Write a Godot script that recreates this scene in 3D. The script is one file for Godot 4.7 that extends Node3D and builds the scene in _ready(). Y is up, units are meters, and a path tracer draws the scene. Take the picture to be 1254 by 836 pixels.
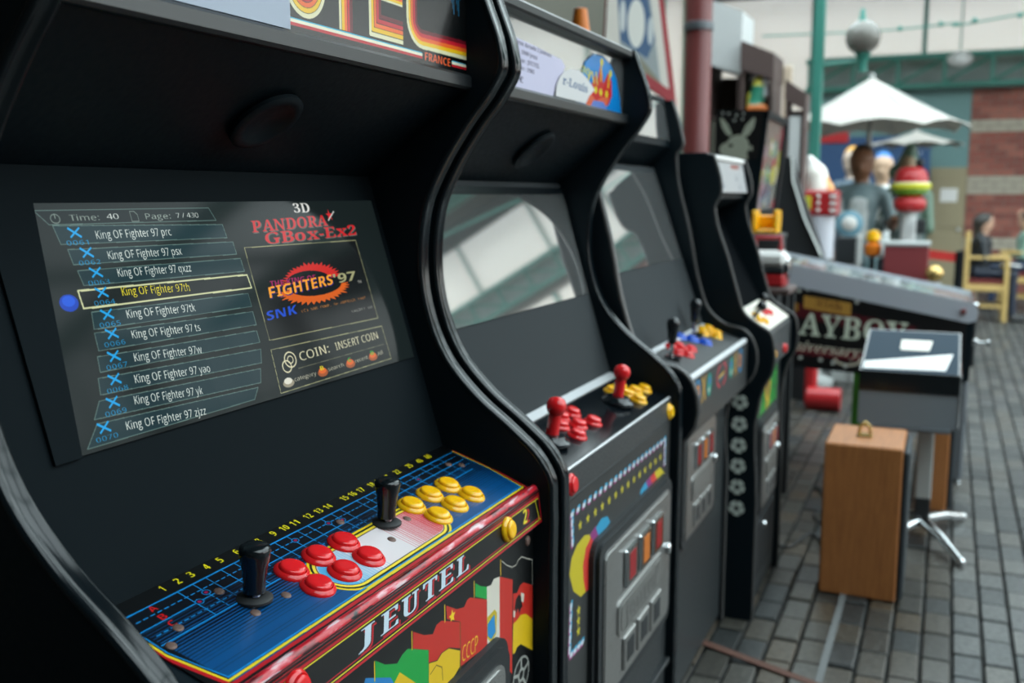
extends Node3D
# An arcade row in a market hall. Metres, y up; the row runs along -z, the machines face +x.

var mats := {}
var used := {}
var noise_fine: NoiseTexture2D
var noise_coarse: NoiseTexture2D
var f_sans: SystemFont
var f_bold: SystemFont
var f_serif: SystemFont
var f_mono: SystemFont
var text_cache := {}

# ---------------------------------------------------------------- mesh builder
class MB:
	var v := PackedVector3Array()
	var n := PackedVector3Array()
	var uv := PackedVector2Array()
	var col := PackedColorArray()
	var color := Color.WHITE
	var colored := false

	func tri(a: Vector3, b: Vector3, c: Vector3, na: Vector3, nb: Vector3, nc: Vector3, ua := Vector2.ZERO, ub := Vector2.ZERO, uc := Vector2.ZERO) -> void:
		if (b - a).cross(c - a).dot(na + nb + nc) > 0.0:
			v.append_array([a, c, b]); n.append_array([na, nc, nb]); uv.append_array([ua, uc, ub])
		else:
			v.append_array([a, b, c]); n.append_array([na, nb, nc]); uv.append_array([ua, ub, uc])
		if colored:
			col.append_array([color, color, color])

	func flat(a: Vector3, b: Vector3, c: Vector3, out: Vector3, ua := Vector2.ZERO, ub := Vector2.ZERO, uc := Vector2.ZERO) -> void:
		var g := (b - a).cross(c - a).normalized()
		if g.dot(out) < 0.0:
			g = -g
		tri(a, b, c, g, g, g, ua, ub, uc)

	func quad(a: Vector3, b: Vector3, c: Vector3, d: Vector3, out: Vector3, ua := Vector2(0, 0), ub := Vector2(1, 0), uc := Vector2(1, 1), ud := Vector2(0, 1)) -> void:
		flat(a, b, c, out, ua, ub, uc)
		flat(a, c, d, out, ua, uc, ud)

	# chamfered box: centre and turn in t
	func box(t: Transform3D, size: Vector3, bev := 0.003) -> void:
		var h := size / 2.0
		var b: float = minf(bev, minf(h.x, minf(h.y, h.z)) * 0.9)
		var p := func(sx: float, sy: float, sz: float, ax: int) -> Vector3:
			var q := Vector3(sx * (h.x - b), sy * (h.y - b), sz * (h.z - b))
			q[ax] = [sx, sy, sz][ax] * h[ax]
			return t * q
		for ax in 3:
			var u := (ax + 1) % 3
			var w := (ax + 2) % 3
			for s in [-1.0, 1.0]:
				var c := []
				for k in [[-1.0, -1.0], [1.0, -1.0], [1.0, 1.0], [-1.0, 1.0]]:
					var sg := [0.0, 0.0, 0.0]
					sg[ax] = s; sg[u] = k[0]; sg[w] = k[1]
					c.append(p.call(sg[0], sg[1], sg[2], ax))
				var o := Vector3.ZERO
				o[ax] = s
				quad(c[0], c[1], c[2], c[3], t.basis * o)
		for ax in 3:
			var u := (ax + 1) % 3
			var w := (ax + 2) % 3
			for su in [-1.0, 1.0]:
				for sw in [-1.0, 1.0]:
					var c := []
					for s in [-1.0, 1.0]:
						var sg := [0.0, 0.0, 0.0]
						sg[ax] = s; sg[u] = su; sg[w] = sw
						c.append(p.call(sg[0], sg[1], sg[2], u))
						c.append(p.call(sg[0], sg[1], sg[2], w))
					var o := Vector3.ZERO
					o[u] = su; o[w] = sw
					quad(c[0], c[1], c[3], c[2], t.basis * o)
		for sx in [-1.0, 1.0]:
			for sy in [-1.0, 1.0]:
				for sz in [-1.0, 1.0]:
					flat(p.call(sx, sy, sz, 0), p.call(sx, sy, sz, 1), p.call(sx, sy, sz, 2), t.basis * Vector3(sx, sy, sz))

	func cube(x0: float, x1: float, y0: float, y1: float, z0: float, z1: float, bev := 0.003) -> void:
		box(Transform3D(Basis(), Vector3(x0 + x1, y0 + y1, z0 + z1) / 2.0), Vector3(absf(x1 - x0), absf(y1 - y0), absf(z1 - z0)), bev)

	# slab with a pictured front face: corners top-left, top-right, bottom-right, bottom-left as seen from the front
	func slab(a: Vector3, b: Vector3, c: Vector3, d: Vector3, out: Vector3, th := 0.002) -> void:
		var o := out.normalized() * th
		quad(a, b, c, d, out)
		quad(a - o, b - o, c - o, d - o, -out)
		var m := (a + b + c + d) / 4.0
		var ring := [a, b, c, d]
		var us := [Vector2(0, 0), Vector2(1, 0), Vector2(1, 1), Vector2(0, 1)]
		for i in 4:
			var p: Vector3 = ring[i]
			var q: Vector3 = ring[(i + 1) % 4]
			quad(p, q, q - o, p - o, (p + q) / 2.0 - m, us[i], us[(i + 1) % 4], us[(i + 1) % 4], us[i])

	# polygon in local xy pushed along local z from 0 to depth
	func prism(t: Transform3D, poly: PackedVector2Array, depth: float) -> void:
		var idx := Geometry2D.triangulate_polygon(poly)
		var fz := t.basis.z.normalized() * signf(depth)
		for i in range(0, idx.size(), 3):
			var a := poly[idx[i]]; var b := poly[idx[i + 1]]; var c := poly[idx[i + 2]]
			flat(t * Vector3(a.x, a.y, 0), t * Vector3(b.x, b.y, 0), t * Vector3(c.x, c.y, 0), -fz, a, b, c)
			flat(t * Vector3(a.x, a.y, depth), t * Vector3(b.x, b.y, depth), t * Vector3(c.x, c.y, depth), fz, a, b, c)
		var cw := Geometry2D.is_polygon_clockwise(poly)
		for i in poly.size():
			var a := poly[i]
			var b := poly[(i + 1) % poly.size()]
			var d := b - a
			var nn := Vector2(d.y, -d.x)
			if cw:
				nn = -nn
			quad(t * Vector3(a.x, a.y, 0), t * Vector3(b.x, b.y, 0), t * Vector3(b.x, b.y, depth), t * Vector3(a.x, a.y, depth), t.basis * Vector3(nn.x, nn.y, 0), a, b, b, a)

	# profile of (radius, height) turned round local y
	func lathe(t: Transform3D, prof: Array, seg := 20, soft := 50.0) -> void:
		var k := prof.size()
		var sn := []
		for i in k - 1:
			var d: Vector2 = prof[i + 1] - prof[i]
			sn.append(Vector2(d.y, -d.x).normalized())
		for i in k - 1:
			var n0: Vector2 = sn[i]
			var n1: Vector2 = sn[i]
			if i > 0 and absf(sn[i].angle_to(sn[i - 1])) < deg_to_rad(soft):
				n0 = (sn[i] + sn[i - 1]).normalized()
			if i < k - 2 and absf(sn[i].angle_to(sn[i + 1])) < deg_to_rad(soft):
				n1 = (sn[i] + sn[i + 1]).normalized()
			var p: Vector2 = prof[i]
			var q: Vector2 = prof[i + 1]
			for j in seg:
				var a0 := TAU * j / seg
				var a1 := TAU * (j + 1) / seg
				var e0 := Vector3(cos(a0), 0, sin(a0))
				var e1 := Vector3(cos(a1), 0, sin(a1))
				var A := t * (e0 * p.x + Vector3.UP * p.y); var B := t * (e1 * p.x + Vector3.UP * p.y)
				var C := t * (e1 * q.x + Vector3.UP * q.y); var D := t * (e0 * q.x + Vector3.UP * q.y)
				var NA := (t.basis * (e0 * n0.x + Vector3.UP * n0.y)).normalized(); var NB := (t.basis * (e1 * n0.x + Vector3.UP * n0.y)).normalized()
				var NC := (t.basis * (e1 * n1.x + Vector3.UP * n1.y)).normalized(); var ND := (t.basis * (e0 * n1.x + Vector3.UP * n1.y)).normalized()
				if p.x > 1e-6:
					tri(A, B, C, NA, NB, NC)
				if q.x > 1e-6:
					tri(A, C, D, NA, NC, ND)

	func ball(c: Vector3, r: float, seg := 18, stretch := Vector3.ONE) -> void:
		var prof := []
		var m := seg / 2
		for i in m + 1:
			var a := -PI / 2 + PI * i / m
			prof.append(Vector2(maxf(cos(a) * r, 0.0), sin(a) * r))
		lathe(Transform3D(Basis.from_scale(stretch), c), prof, seg, 80.0)

	func tube(pts: Array, r: float, sides := 8, r1 := -1.0) -> void:
		if r1 < 0.0:
			r1 = r
		var k := pts.size()
		var up := Vector3.UP
		var prev := []
		for i in k:
			var d: Vector3 = (pts[mini(i + 1, k - 1)] - pts[maxi(i - 1, 0)]).normalized()
			if i == 0 and absf(d.dot(up)) > 0.9:
				up = Vector3.RIGHT
			var s := d.cross(up).normalized()
			up = s.cross(d).normalized()
			var rr := lerpf(r, r1, float(i) / maxf(k - 1, 1))
			var ring := []
			for j in sides:
				var a := TAU * j / sides
				var o := s * cos(a) + up * sin(a)
				ring.append([pts[i] + o * rr, o])
			if i > 0:
				for j in sides:
					var A = prev[j]; var B = prev[(j + 1) % sides]; var C = ring[(j + 1) % sides]; var D = ring[j]
					tri(A[0], B[0], C[0], A[1], B[1], C[1])
					tri(A[0], C[0], D[0], A[1], C[1], D[1])
			if i == 0 or i == k - 1:
				for j in sides:
					flat(pts[i], ring[j][0], ring[(j + 1) % sides][0], -d if i == 0 else d)
			prev = ring

	# strip of rounded moulding along a path in the xy plane; sec = [[across z, outward], ...]
	func moulding(path: PackedVector2Array, z: float, sec: Array, side := 1.0) -> void:
		var k := path.size()
		var prev := []
		for i in k:
			var d := (path[mini(i + 1, k - 1)] - path[maxi(i - 1, 0)]).normalized()
			var o := Vector2(d.y, -d.x) * side
			var ring := []
			for j in sec.size():
				var s0: Array = sec[maxi(j - 1, 0)]
				var s1: Array = sec[mini(j + 1, sec.size() - 1)]
				var tz: float = s1[0] - s0[0]
				var to: float = s1[1] - s0[1]
				var nn := Vector2(-to, tz).normalized()
				if nn.y < 0.0:
					nn = -nn
				ring.append([Vector3(path[i].x + o.x * sec[j][1], path[i].y + o.y * sec[j][1], z + sec[j][0]), Vector3(o.x * nn.y, o.y * nn.y, nn.x).normalized()])
			if i > 0:
				for j in sec.size() - 1:
					var A = prev[j]; var B = prev[j + 1]; var C = ring[j + 1]; var D = ring[j]
					tri(A[0], B[0], C[0], A[1], B[1], C[1])
					tri(A[0], C[0], D[0], A[1], C[1], D[1])
			prev = ring

	func mesh(off: Vector3) -> ArrayMesh:
		var a := []
		a.resize(Mesh.ARRAY_MAX)
		var vv := v
		if off != Vector3.ZERO:
			vv = PackedVector3Array()
			vv.resize(v.size())
			for i in v.size():
				vv[i] = v[i] - off
		a[Mesh.ARRAY_VERTEX] = vv
		a[Mesh.ARRAY_NORMAL] = n
		a[Mesh.ARRAY_TEX_UV] = uv
		if colored:
			a[Mesh.ARRAY_COLOR] = col
		var m := ArrayMesh.new()
		m.add_surface_from_arrays(Mesh.PRIMITIVE_TRIANGLES, a)
		return m

# ---------------------------------------------------------------- printed artwork (flat print only)
class Art:
	var im: Image
	var s: float
	var o: Vector2
	# region in metres: origin is its top-left, y up on the surface
	func _init(left: float, top: float, w: float, h: float, px: float, back: Color) -> void:
		s = px
		o = Vector2(left, top)
		im = Image.create(int(w * px), int(h * px), false, Image.FORMAT_RGBA8)
		im.fill(back)
	func to_px(p: Vector2) -> Vector2:
		return Vector2((p.x - o.x) * s, (o.y - p.y) * s)
	func _fill(pts: PackedVector2Array, c: Color) -> void:
		var y0 := INF
		var y1 := -INF
		for p in pts:
			y0 = minf(y0, p.y); y1 = maxf(y1, p.y)
		var k := pts.size()
		for y in range(maxi(int(floor(y0)), 0), mini(int(ceil(y1)), im.get_height() - 1) + 1):
			var yc := y + 0.5
			var xs := []
			for i in k:
				var a := pts[i]
				var b := pts[(i + 1) % k]
				if (a.y <= yc) != (b.y <= yc):
					xs.append(a.x + (yc - a.y) / (b.y - a.y) * (b.x - a.x))
			xs.sort()
			for i in range(0, xs.size() - 1, 2):
				var xa := int(round(xs[i]))
				var xb := int(round(xs[i + 1]))
				if xb > xa:
					im.fill_rect(Rect2i(xa, y, xb - xa, 1), c)
	func poly(pts: Array, c: Color) -> void:
		var q := PackedVector2Array()
		for p in pts:
			q.append(to_px(p if p is Vector2 else Vector2(p[0], p[1])))
		_fill(q, c)
	func rect(x0: float, y0: float, x1: float, y1: float, c: Color) -> void:
		poly([Vector2(x0, y0), Vector2(x1, y0), Vector2(x1, y1), Vector2(x0, y1)], c)
	func line(pts: Array, w: float, c: Color) -> void:
		for i in pts.size() - 1:
			var a: Vector2 = pts[i]
			var b: Vector2 = pts[i + 1]
			var d := (b - a).normalized() * w / 2.0
			var nn := Vector2(-d.y, d.x)
			poly([a + nn - d * 0.6, b + nn + d * 0.6, b - nn + d * 0.6, a - nn - d * 0.6], c)
	func dashes(a: Vector2, b: Vector2, w: float, on: float, off: float, c: Color) -> void:
		var L := a.distance_to(b)
		var d := (b - a) / L
		var t := 0.0
		while t < L:
			line([a + d * t, a + d * minf(t + on, L)], w, c)
			t += on + off
	func oval(c: Vector2, rx: float, ry: float, colr: Color, a0 := 0.0, a1 := TAU) -> void:
		var q := []
		for i in 33:
			var a := lerpf(a0, a1, i / 32.0)
			q.append(c + Vector2(cos(a) * rx, sin(a) * ry))
		poly(q, colr)
	func ring(c: Vector2, r: float, w: float, colr: Color, ry := -1.0, a0 := 0.0, a1 := TAU) -> void:
		if ry < 0.0:
			ry = r
		var q := []
		for i in 33:
			var a := lerpf(a0, a1, i / 32.0)
			q.append(c + Vector2(cos(a) * r, sin(a) * ry))
		line(q, w, colr)
	func star(c: Vector2, r: float, colr: Color, inner := 0.42) -> void:
		var q := []
		for i in 10:
			var a := PI / 2 + TAU * i / 10.0
			q.append(c + Vector2(cos(a), sin(a)) * (r if i % 2 == 0 else r * inner))
		poly(q, colr)
	# triangles of a text: base-left p, ex = one cap-height along the line, ey = one cap-height up
	func glyphs(tris: PackedVector2Array, p: Vector2, ex: Vector2, ey: Vector2, c: Color) -> void:
		for i in range(0, tris.size(), 3):
			var q := PackedVector2Array()
			for k in 3:
				q.append(to_px(p + ex * tris[i + k].x + ey * tris[i + k].y))
			_fill(q, c)
	func done() -> ImageTexture:
		var w := im.get_width() / 2
		var h := im.get_height() / 2
		im.resize(w, h, Image.INTERPOLATE_BILINEAR)
		return ImageTexture.create_from_image(im)

func text_tris(txt: String, font: Font) -> PackedVector2Array:
	var key := txt + str(font.get_instance_id())
	if text_cache.has(key):
		return text_cache[key]
	var base := 0.0
	var cap := 1.0
	var out := PackedVector2Array()
	for pass_n in 2:
		var tm := TextMesh.new()
		tm.font = font
		tm.font_size = 48
		tm.pixel_size = 0.02
		tm.depth = 0.0
		tm.curve_step = 2.0
		tm.text = "H" if pass_n == 0 else txt
		var ar := tm.get_mesh_arrays()
		var vs: PackedVector3Array = ar[Mesh.ARRAY_VERTEX]
		var ix = ar[Mesh.ARRAY_INDEX]
		var lo := Vector2(INF, INF)
		var hi := -lo
		for q in vs:
			lo = Vector2(minf(lo.x, q.x), minf(lo.y, q.y)); hi = Vector2(maxf(hi.x, q.x), maxf(hi.y, q.y))
		if pass_n == 0:
			base = lo.y
			cap = hi.y - lo.y
			continue
		var order = ix if ix != null and ix.size() else range(vs.size())
		for i in order:
			out.append(Vector2((vs[i].x - lo.x) / cap, (vs[i].y - base) / cap))
	text_cache[key] = out
	return out

func text_width(tris: PackedVector2Array) -> float:
	var w := 0.0
	for q in tris:
		w = maxf(w, q.x)
	return w

# text from a to b along its baseline, cap height h; lean shears it
func write(art: Art, txt: String, font: Font, a: Vector2, b: Vector2, h: float, c: Color, lean := 0.0) -> void:
	var t := text_tris(txt, font)
	var w := text_width(t)
	var ex := (b - a) / w
	var ey := Vector2(-ex.y, ex.x).normalized() * h + ex.normalized() * lean * h
	if absf(ex.y) < 1e-6:
		ey = Vector2(lean * h, h)
	art.glyphs(t, a, ex, ey, c)

# ---------------------------------------------------------------- materials and nodes
func lin(r: float, g: float, b: float) -> Color:
	return Color(r, g, b).linear_to_srgb()

func mat(key: String, c: Color, rough: float, metal := 0.0, tex: Texture2D = null) -> StandardMaterial3D:
	if mats.has(key):
		return mats[key]
	var m := StandardMaterial3D.new()
	m.resource_name = key
	m.albedo_color = c
	m.roughness = rough
	m.metallic = metal
	if tex:
		m.albedo_texture = tex
	mats[key] = m
	return m

func worn(m: StandardMaterial3D, scale := 3.0, amount := 0.25) -> StandardMaterial3D:
	# fine grain in the gloss and a little relief
	m.roughness_texture = noise_fine
	m.roughness = minf(1.0, m.roughness * (1.0 + amount))
	m.uv1_triplanar = true
	m.uv1_world_triplanar = true
	m.uv1_scale = Vector3.ONE * scale
	return m

func numbered(called: String) -> String:
	var k: int = used.get(called, -1) + 1
	used[called] = k
	return called if k == 0 else "%s_%03d" % [called, k]

func thing(called: String, label: String, category: String, at: Vector3, group := "") -> Node3D:
	var o := Node3D.new()
	o.name = numbered(called)
	o.position = at
	add_child(o, true)
	tag(o, label, category, group)
	return o

func tag(o: Node, label: String, category: String, group := "") -> void:
	o.set_meta("label", label)
	o.set_meta("category", category)
	if group:
		o.set_meta("group", group)

func base_of(o: Node) -> Vector3:
	var p := Vector3.ZERO
	while o is Node3D and o != self:
		p += o.position
		o = o.get_parent()
	return p

# a part of a thing; the builder's points are in world coordinates
func part(root: Node, called: String, b: MB, m: Material, label := "") -> MeshInstance3D:
	var o := MeshInstance3D.new()
	o.name = called
	o.mesh = b.mesh(base_of(root))
	o.material_override = m
	root.add_child(o, true)
	if label:
		o.set_meta("label", label)
	return o

func single(called: String, b: MB, m: Material, label: String, category: String, at: Vector3, group := "") -> MeshInstance3D:
	var o := MeshInstance3D.new()
	o.name = numbered(called)
	o.mesh = b.mesh(at)
	o.position = at
	o.material_override = m
	add_child(o, true)
	tag(o, label, category, group)
	return o

func struct(called: String, b: MB, m: Material, parent: Node = self) -> MeshInstance3D:
	var o := MeshInstance3D.new()
	o.name = numbered(called) if parent == self else called
	o.mesh = b.mesh(base_of(parent))
	o.material_override = m
	parent.add_child(o, true)
	if parent == self:
		o.set_meta("kind", "structure")
	return o

func smooth_path(p: PackedVector2Array, steps := 5) -> PackedVector2Array:
	var out := PackedVector2Array()
	for i in p.size() - 1:
		var a := p[maxi(i - 1, 0)]; var b := p[i]; var c := p[i + 1]; var d := p[mini(i + 2, p.size() - 1)]
		for k in steps:
			out.append(b.cubic_interpolate_in_time(c, a, d, float(k) / steps, c.distance_to(b), -b.distance_to(a), c.distance_to(b) + d.distance_to(c)))
	out.append(p[p.size() - 1])
	return out

func pv(a: Array) -> PackedVector2Array:
	var q := PackedVector2Array()
	for i in range(0, a.size(), 2):
		q.append(Vector2(a[i], a[i + 1]))
	return q

func pts2(a: Array) -> Array:
	var q := []
	for i in range(0, a.size(), 2):
		q.append(Vector2(a[i], a[i + 1]))
	return q

# a body as one skin: bones = [a, b, radius a, radius b, colour]; surface nets of their smooth union
func skin(bones: Array, cell: float, blend := 0.03) -> MB:
	var lo := Vector3.INF
	var hi := -lo
	for q in bones:
		for k in 2:
			var r: Vector3 = Vector3.ONE * (q[2 + k] + cell * 2.0 + blend)
			lo = lo.min(q[k] - r); hi = hi.max(q[k] + r)
	var nx := int((hi.x - lo.x) / cell) + 2
	var ny := int((hi.y - lo.y) / cell) + 2
	var nz := int((hi.z - lo.z) / cell) + 2
	var f := PackedFloat32Array()
	f.resize(nx * ny * nz)
	f.fill(1.0)
	for q in bones:
		var A: Vector3 = q[0]
		var ab: Vector3 = q[1] - A
		var l2 := maxf(ab.length_squared(), 1e-9)
		var m: float = maxf(q[2], q[3]) + cell * 2.0 + blend
		var b0: Vector3 = (A.min(q[1]) - Vector3.ONE * m - lo) / cell
		var b1: Vector3 = (A.max(q[1]) + Vector3.ONE * m - lo) / cell
		for z in range(maxi(int(b0.z), 0), mini(int(b1.z) + 1, nz - 1) + 1):
			for y in range(maxi(int(b0.y), 0), mini(int(b1.y) + 1, ny - 1) + 1):
				for x in range(maxi(int(b0.x), 0), mini(int(b1.x) + 1, nx - 1) + 1):
					var p := lo + Vector3(x, y, z) * cell - A
					var t := clampf(p.dot(ab) / l2, 0.0, 1.0)
					var d := (p - ab * t).length() - lerpf(q[2], q[3], t)
					var at := x + nx * (y + ny * z)
					var e := f[at]
					var h := maxf(blend - absf(d - e), 0.0) / blend
					f[at] = minf(d, e) - h * h * blend * 0.25
	var verts := {}
	var step := [1, nx, nx * ny]
	var mb := MB.new()
	mb.colored = true
	for z in nz - 1:
		for y in ny - 1:
			for x in nx - 1:
				var at := x + nx * (y + ny * z)
				var inside := 0
				for c in 8:
					if f[at + (c & 1) + ((c >> 1) & 1) * nx + ((c >> 2) & 1) * nx * ny] < 0.0:
						inside += 1
				if inside == 0 or inside == 8:
					continue
				var sum := Vector3.ZERO
				var cnt := 0
				for ax in 3:
					for k in 4:
						var oo := [0, 0, 0]
						oo[(ax + 1) % 3] = k & 1
						oo[(ax + 2) % 3] = k >> 1
						var i0: int = at + oo[0] + oo[1] * nx + oo[2] * nx * ny
						var fa := f[i0]
						var fb := f[i0 + step[ax]]
						if (fa < 0.0) != (fb < 0.0):
							var q := Vector3(oo[0], oo[1], oo[2])
							q[ax] += fa / (fa - fb)
							sum += q
							cnt += 1
				var pos := lo + (Vector3(x, y, z) + sum / cnt) * cell
				var best := INF
				var colr := Color.WHITE
				for q in bones:
					var ab: Vector3 = q[1] - q[0]
					var t := clampf((pos - q[0]).dot(ab) / maxf(ab.length_squared(), 1e-9), 0.0, 1.0)
					var d: float = (pos - q[0] - ab * t).length() - lerpf(q[2], q[3], t)
					if d < best:
						best = d
						colr = q[4]
				var g := Vector3(f[at + 1] - f[at], f[at + nx] - f[at], f[at + nx * ny] - f[at]) + Vector3(f[at + 1 + nx + nx * ny] - f[at + nx + nx * ny], f[at + 1 + nx + nx * ny] - f[at + 1 + nx * ny], f[at + 1 + nx + nx * ny] - f[at + 1 + nx])
				verts[at] = [pos, g.normalized(), colr]
	for z in range(1, nz - 1):
		for y in range(1, ny - 1):
			for x in range(1, nx - 1):
				var at := x + nx * (y + ny * z)
				for ax in 3:
					var s: int = step[ax]
					if (f[at] < 0.0) == (f[at + s] < 0.0):
						continue
					var u: int = step[(ax + 1) % 3]
					var w: int = step[(ax + 2) % 3]
					var c := [at, at - u, at - u - w, at - w]
					var ok := true
					for k in c:
						ok = ok and verts.has(k)
					if not ok:
						continue
					for tr in [[0, 1, 2], [0, 2, 3]]:
						var a = verts[c[tr[0]]]; var b = verts[c[tr[1]]]; var d = verts[c[tr[2]]]
						if (b[0] - a[0]).cross(d[0] - a[0]).dot(a[1] + b[1] + d[1]) > 0.0:
							var h = b; b = d; d = h
						for e in [a, b, d]:
							mb.v.append(e[0]); mb.n.append(e[1]); mb.uv.append(Vector2.ZERO); mb.col.append(e[2])
	return mb

# ---------------------------------------------------------------- arcade cabinets
const PA := Vector3(-0.746, 0.973, 0)
const PS := Vector3(0.9518, -0.3068, 0)
const PN := Vector3(0.3068, 0.9518, 0)

func cpt(zl: float, u: float, v: float, off := 0.0, a := PA) -> Vector3:
	return Vector3(a.x, a.y, zl - u) + PS * v + PN * off

func frame_on(origin: Vector3, up: Vector3, along := Vector3(0, 0, -1)) -> Transform3D:
	var y := up.normalized()
	if absf(y.dot(along)) > 0.99:
		along = Vector3.RIGHT
	var z := along.cross(y).normalized()
	return Transform3D(Basis(y.cross(z), y, z), origin)

func rounded(w: float, h: float, r: float, k := 5) -> PackedVector2Array:
	var q := PackedVector2Array()
	for c in [[1, 1, 0.0], [-1, 1, PI / 2], [-1, -1, PI], [1, -1, PI * 1.5]]:
		for i in k + 1:
			var a: float = c[2] + PI / 2 * i / k
			q.append(Vector2(c[0] * (w / 2 - r) + cos(a) * r, c[1] * (h / 2 - r) + sin(a) * r))
	return q

func shell(root: Node3D, contour: PackedVector2Array, zl: float, zr: float, back: float, top: float, body: Material, trim: Material, th := 0.028) -> void:
	var side := PackedVector2Array()
	side.append_array(contour)
	side.append(Vector2(back, top))
	side.append(Vector2(back, 0.0))
	for z in [zl, zr - th]:
		var b := MB.new()
		b.prism(Transform3D(Basis(), Vector3(0, 0, z)), side, th)
		part(root, "side_panel", b, body)
		var e := MB.new()
		e.moulding(contour, z + th / 2, [[-0.52 * th, -0.001], [-0.52 * th, 0.002], [-0.43 * th, 0.0055], [-0.29 * th, 0.006], [-0.18 * th, 0.004], [0.18 * th, 0.004], [0.29 * th, 0.006], [0.43 * th, 0.0055], [0.52 * th, 0.002], [0.52 * th, -0.001]])
		part(root, "edge_trim", e, trim)
	var b2 := MB.new()
	b2.cube(back, back + 0.018, 0.02, top - 0.002, zr, zl)
	part(root, "back_panel", b2, body)
	var b3 := MB.new()
	b3.cube(back + 0.02, contour[contour.size() - 1].x - 0.02, top - 0.022, top - 0.002, zr, zl)
	part(root, "top_panel", b3, body)

var btn_meshes := {}
func button(root: Node3D, t: Transform3D, m: Material, r := 0.0222, tall := 1.0) -> void:
	var key := "%f %f" % [r, tall]
	if not btn_meshes.has(key):
		var a := MB.new()
		a.lathe(Transform3D(), [Vector2(r, -0.001), Vector2(r, 0.0014), Vector2(r * 0.97, 0.0026), Vector2(r * 0.86, 0.0050), Vector2(r * 0.80, 0.0058), Vector2(r * 0.77, 0.0052), Vector2(r * 0.76, 0.003)], 24)
		var b := MB.new()
		b.lathe(Transform3D(), [Vector2(r * 0.74, 0.002), Vector2(r * 0.74, 0.0068 * tall), Vector2(r * 0.70, 0.0088 * tall), Vector2(r * 0.60, 0.0100 * tall), Vector2(r * 0.35, 0.0102 * tall), Vector2(0, 0.0100 * tall)], 24)
		btn_meshes[key] = [a.mesh(Vector3.ZERO), b.mesh(Vector3.ZERO)]
	var o := Node3D.new()
	o.name = "push_button"
	root.add_child(o, true)
	o.transform = Transform3D(t.basis, t.origin - root.position)
	for k in 2:
		var q := MeshInstance3D.new()
		q.name = ["rim", "plunger"][k]
		q.mesh = btn_meshes[key][k]
		q.material_override = m
		o.add_child(q, true)

func stick(root: Node3D, t: Transform3D, pieces: Array) -> void:
	# pieces = [[name, lathe profile, material, segments], ...]
	var o := Node3D.new()
	o.name = "joystick"
	root.add_child(o, true)
	o.transform = Transform3D(t.basis, t.origin - root.position)
	for q in pieces:
		var b := MB.new()
		b.lathe(Transform3D(), q[1], q[3])
		var mi := MeshInstance3D.new()
		mi.name = q[0]
		mi.mesh = b.mesh(Vector3.ZERO)
		mi.material_override = q[2]
		o.add_child(mi, true)

const JX := [-0.571, 0.0, -0.571, 0.45, -0.571, 0.80, -0.571, 0.90, -0.574, 0.942, -0.592, 0.974, -0.64, 1.018, -0.705, 1.068, -0.762, 1.13, -0.80, 1.22, -0.808, 1.315, -0.795, 1.392, -0.768, 1.447, -0.722, 1.515, -0.676, 1.572, -0.661, 1.60, -0.663, 1.628, -0.687, 1.70, -0.70, 1.735]

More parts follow.
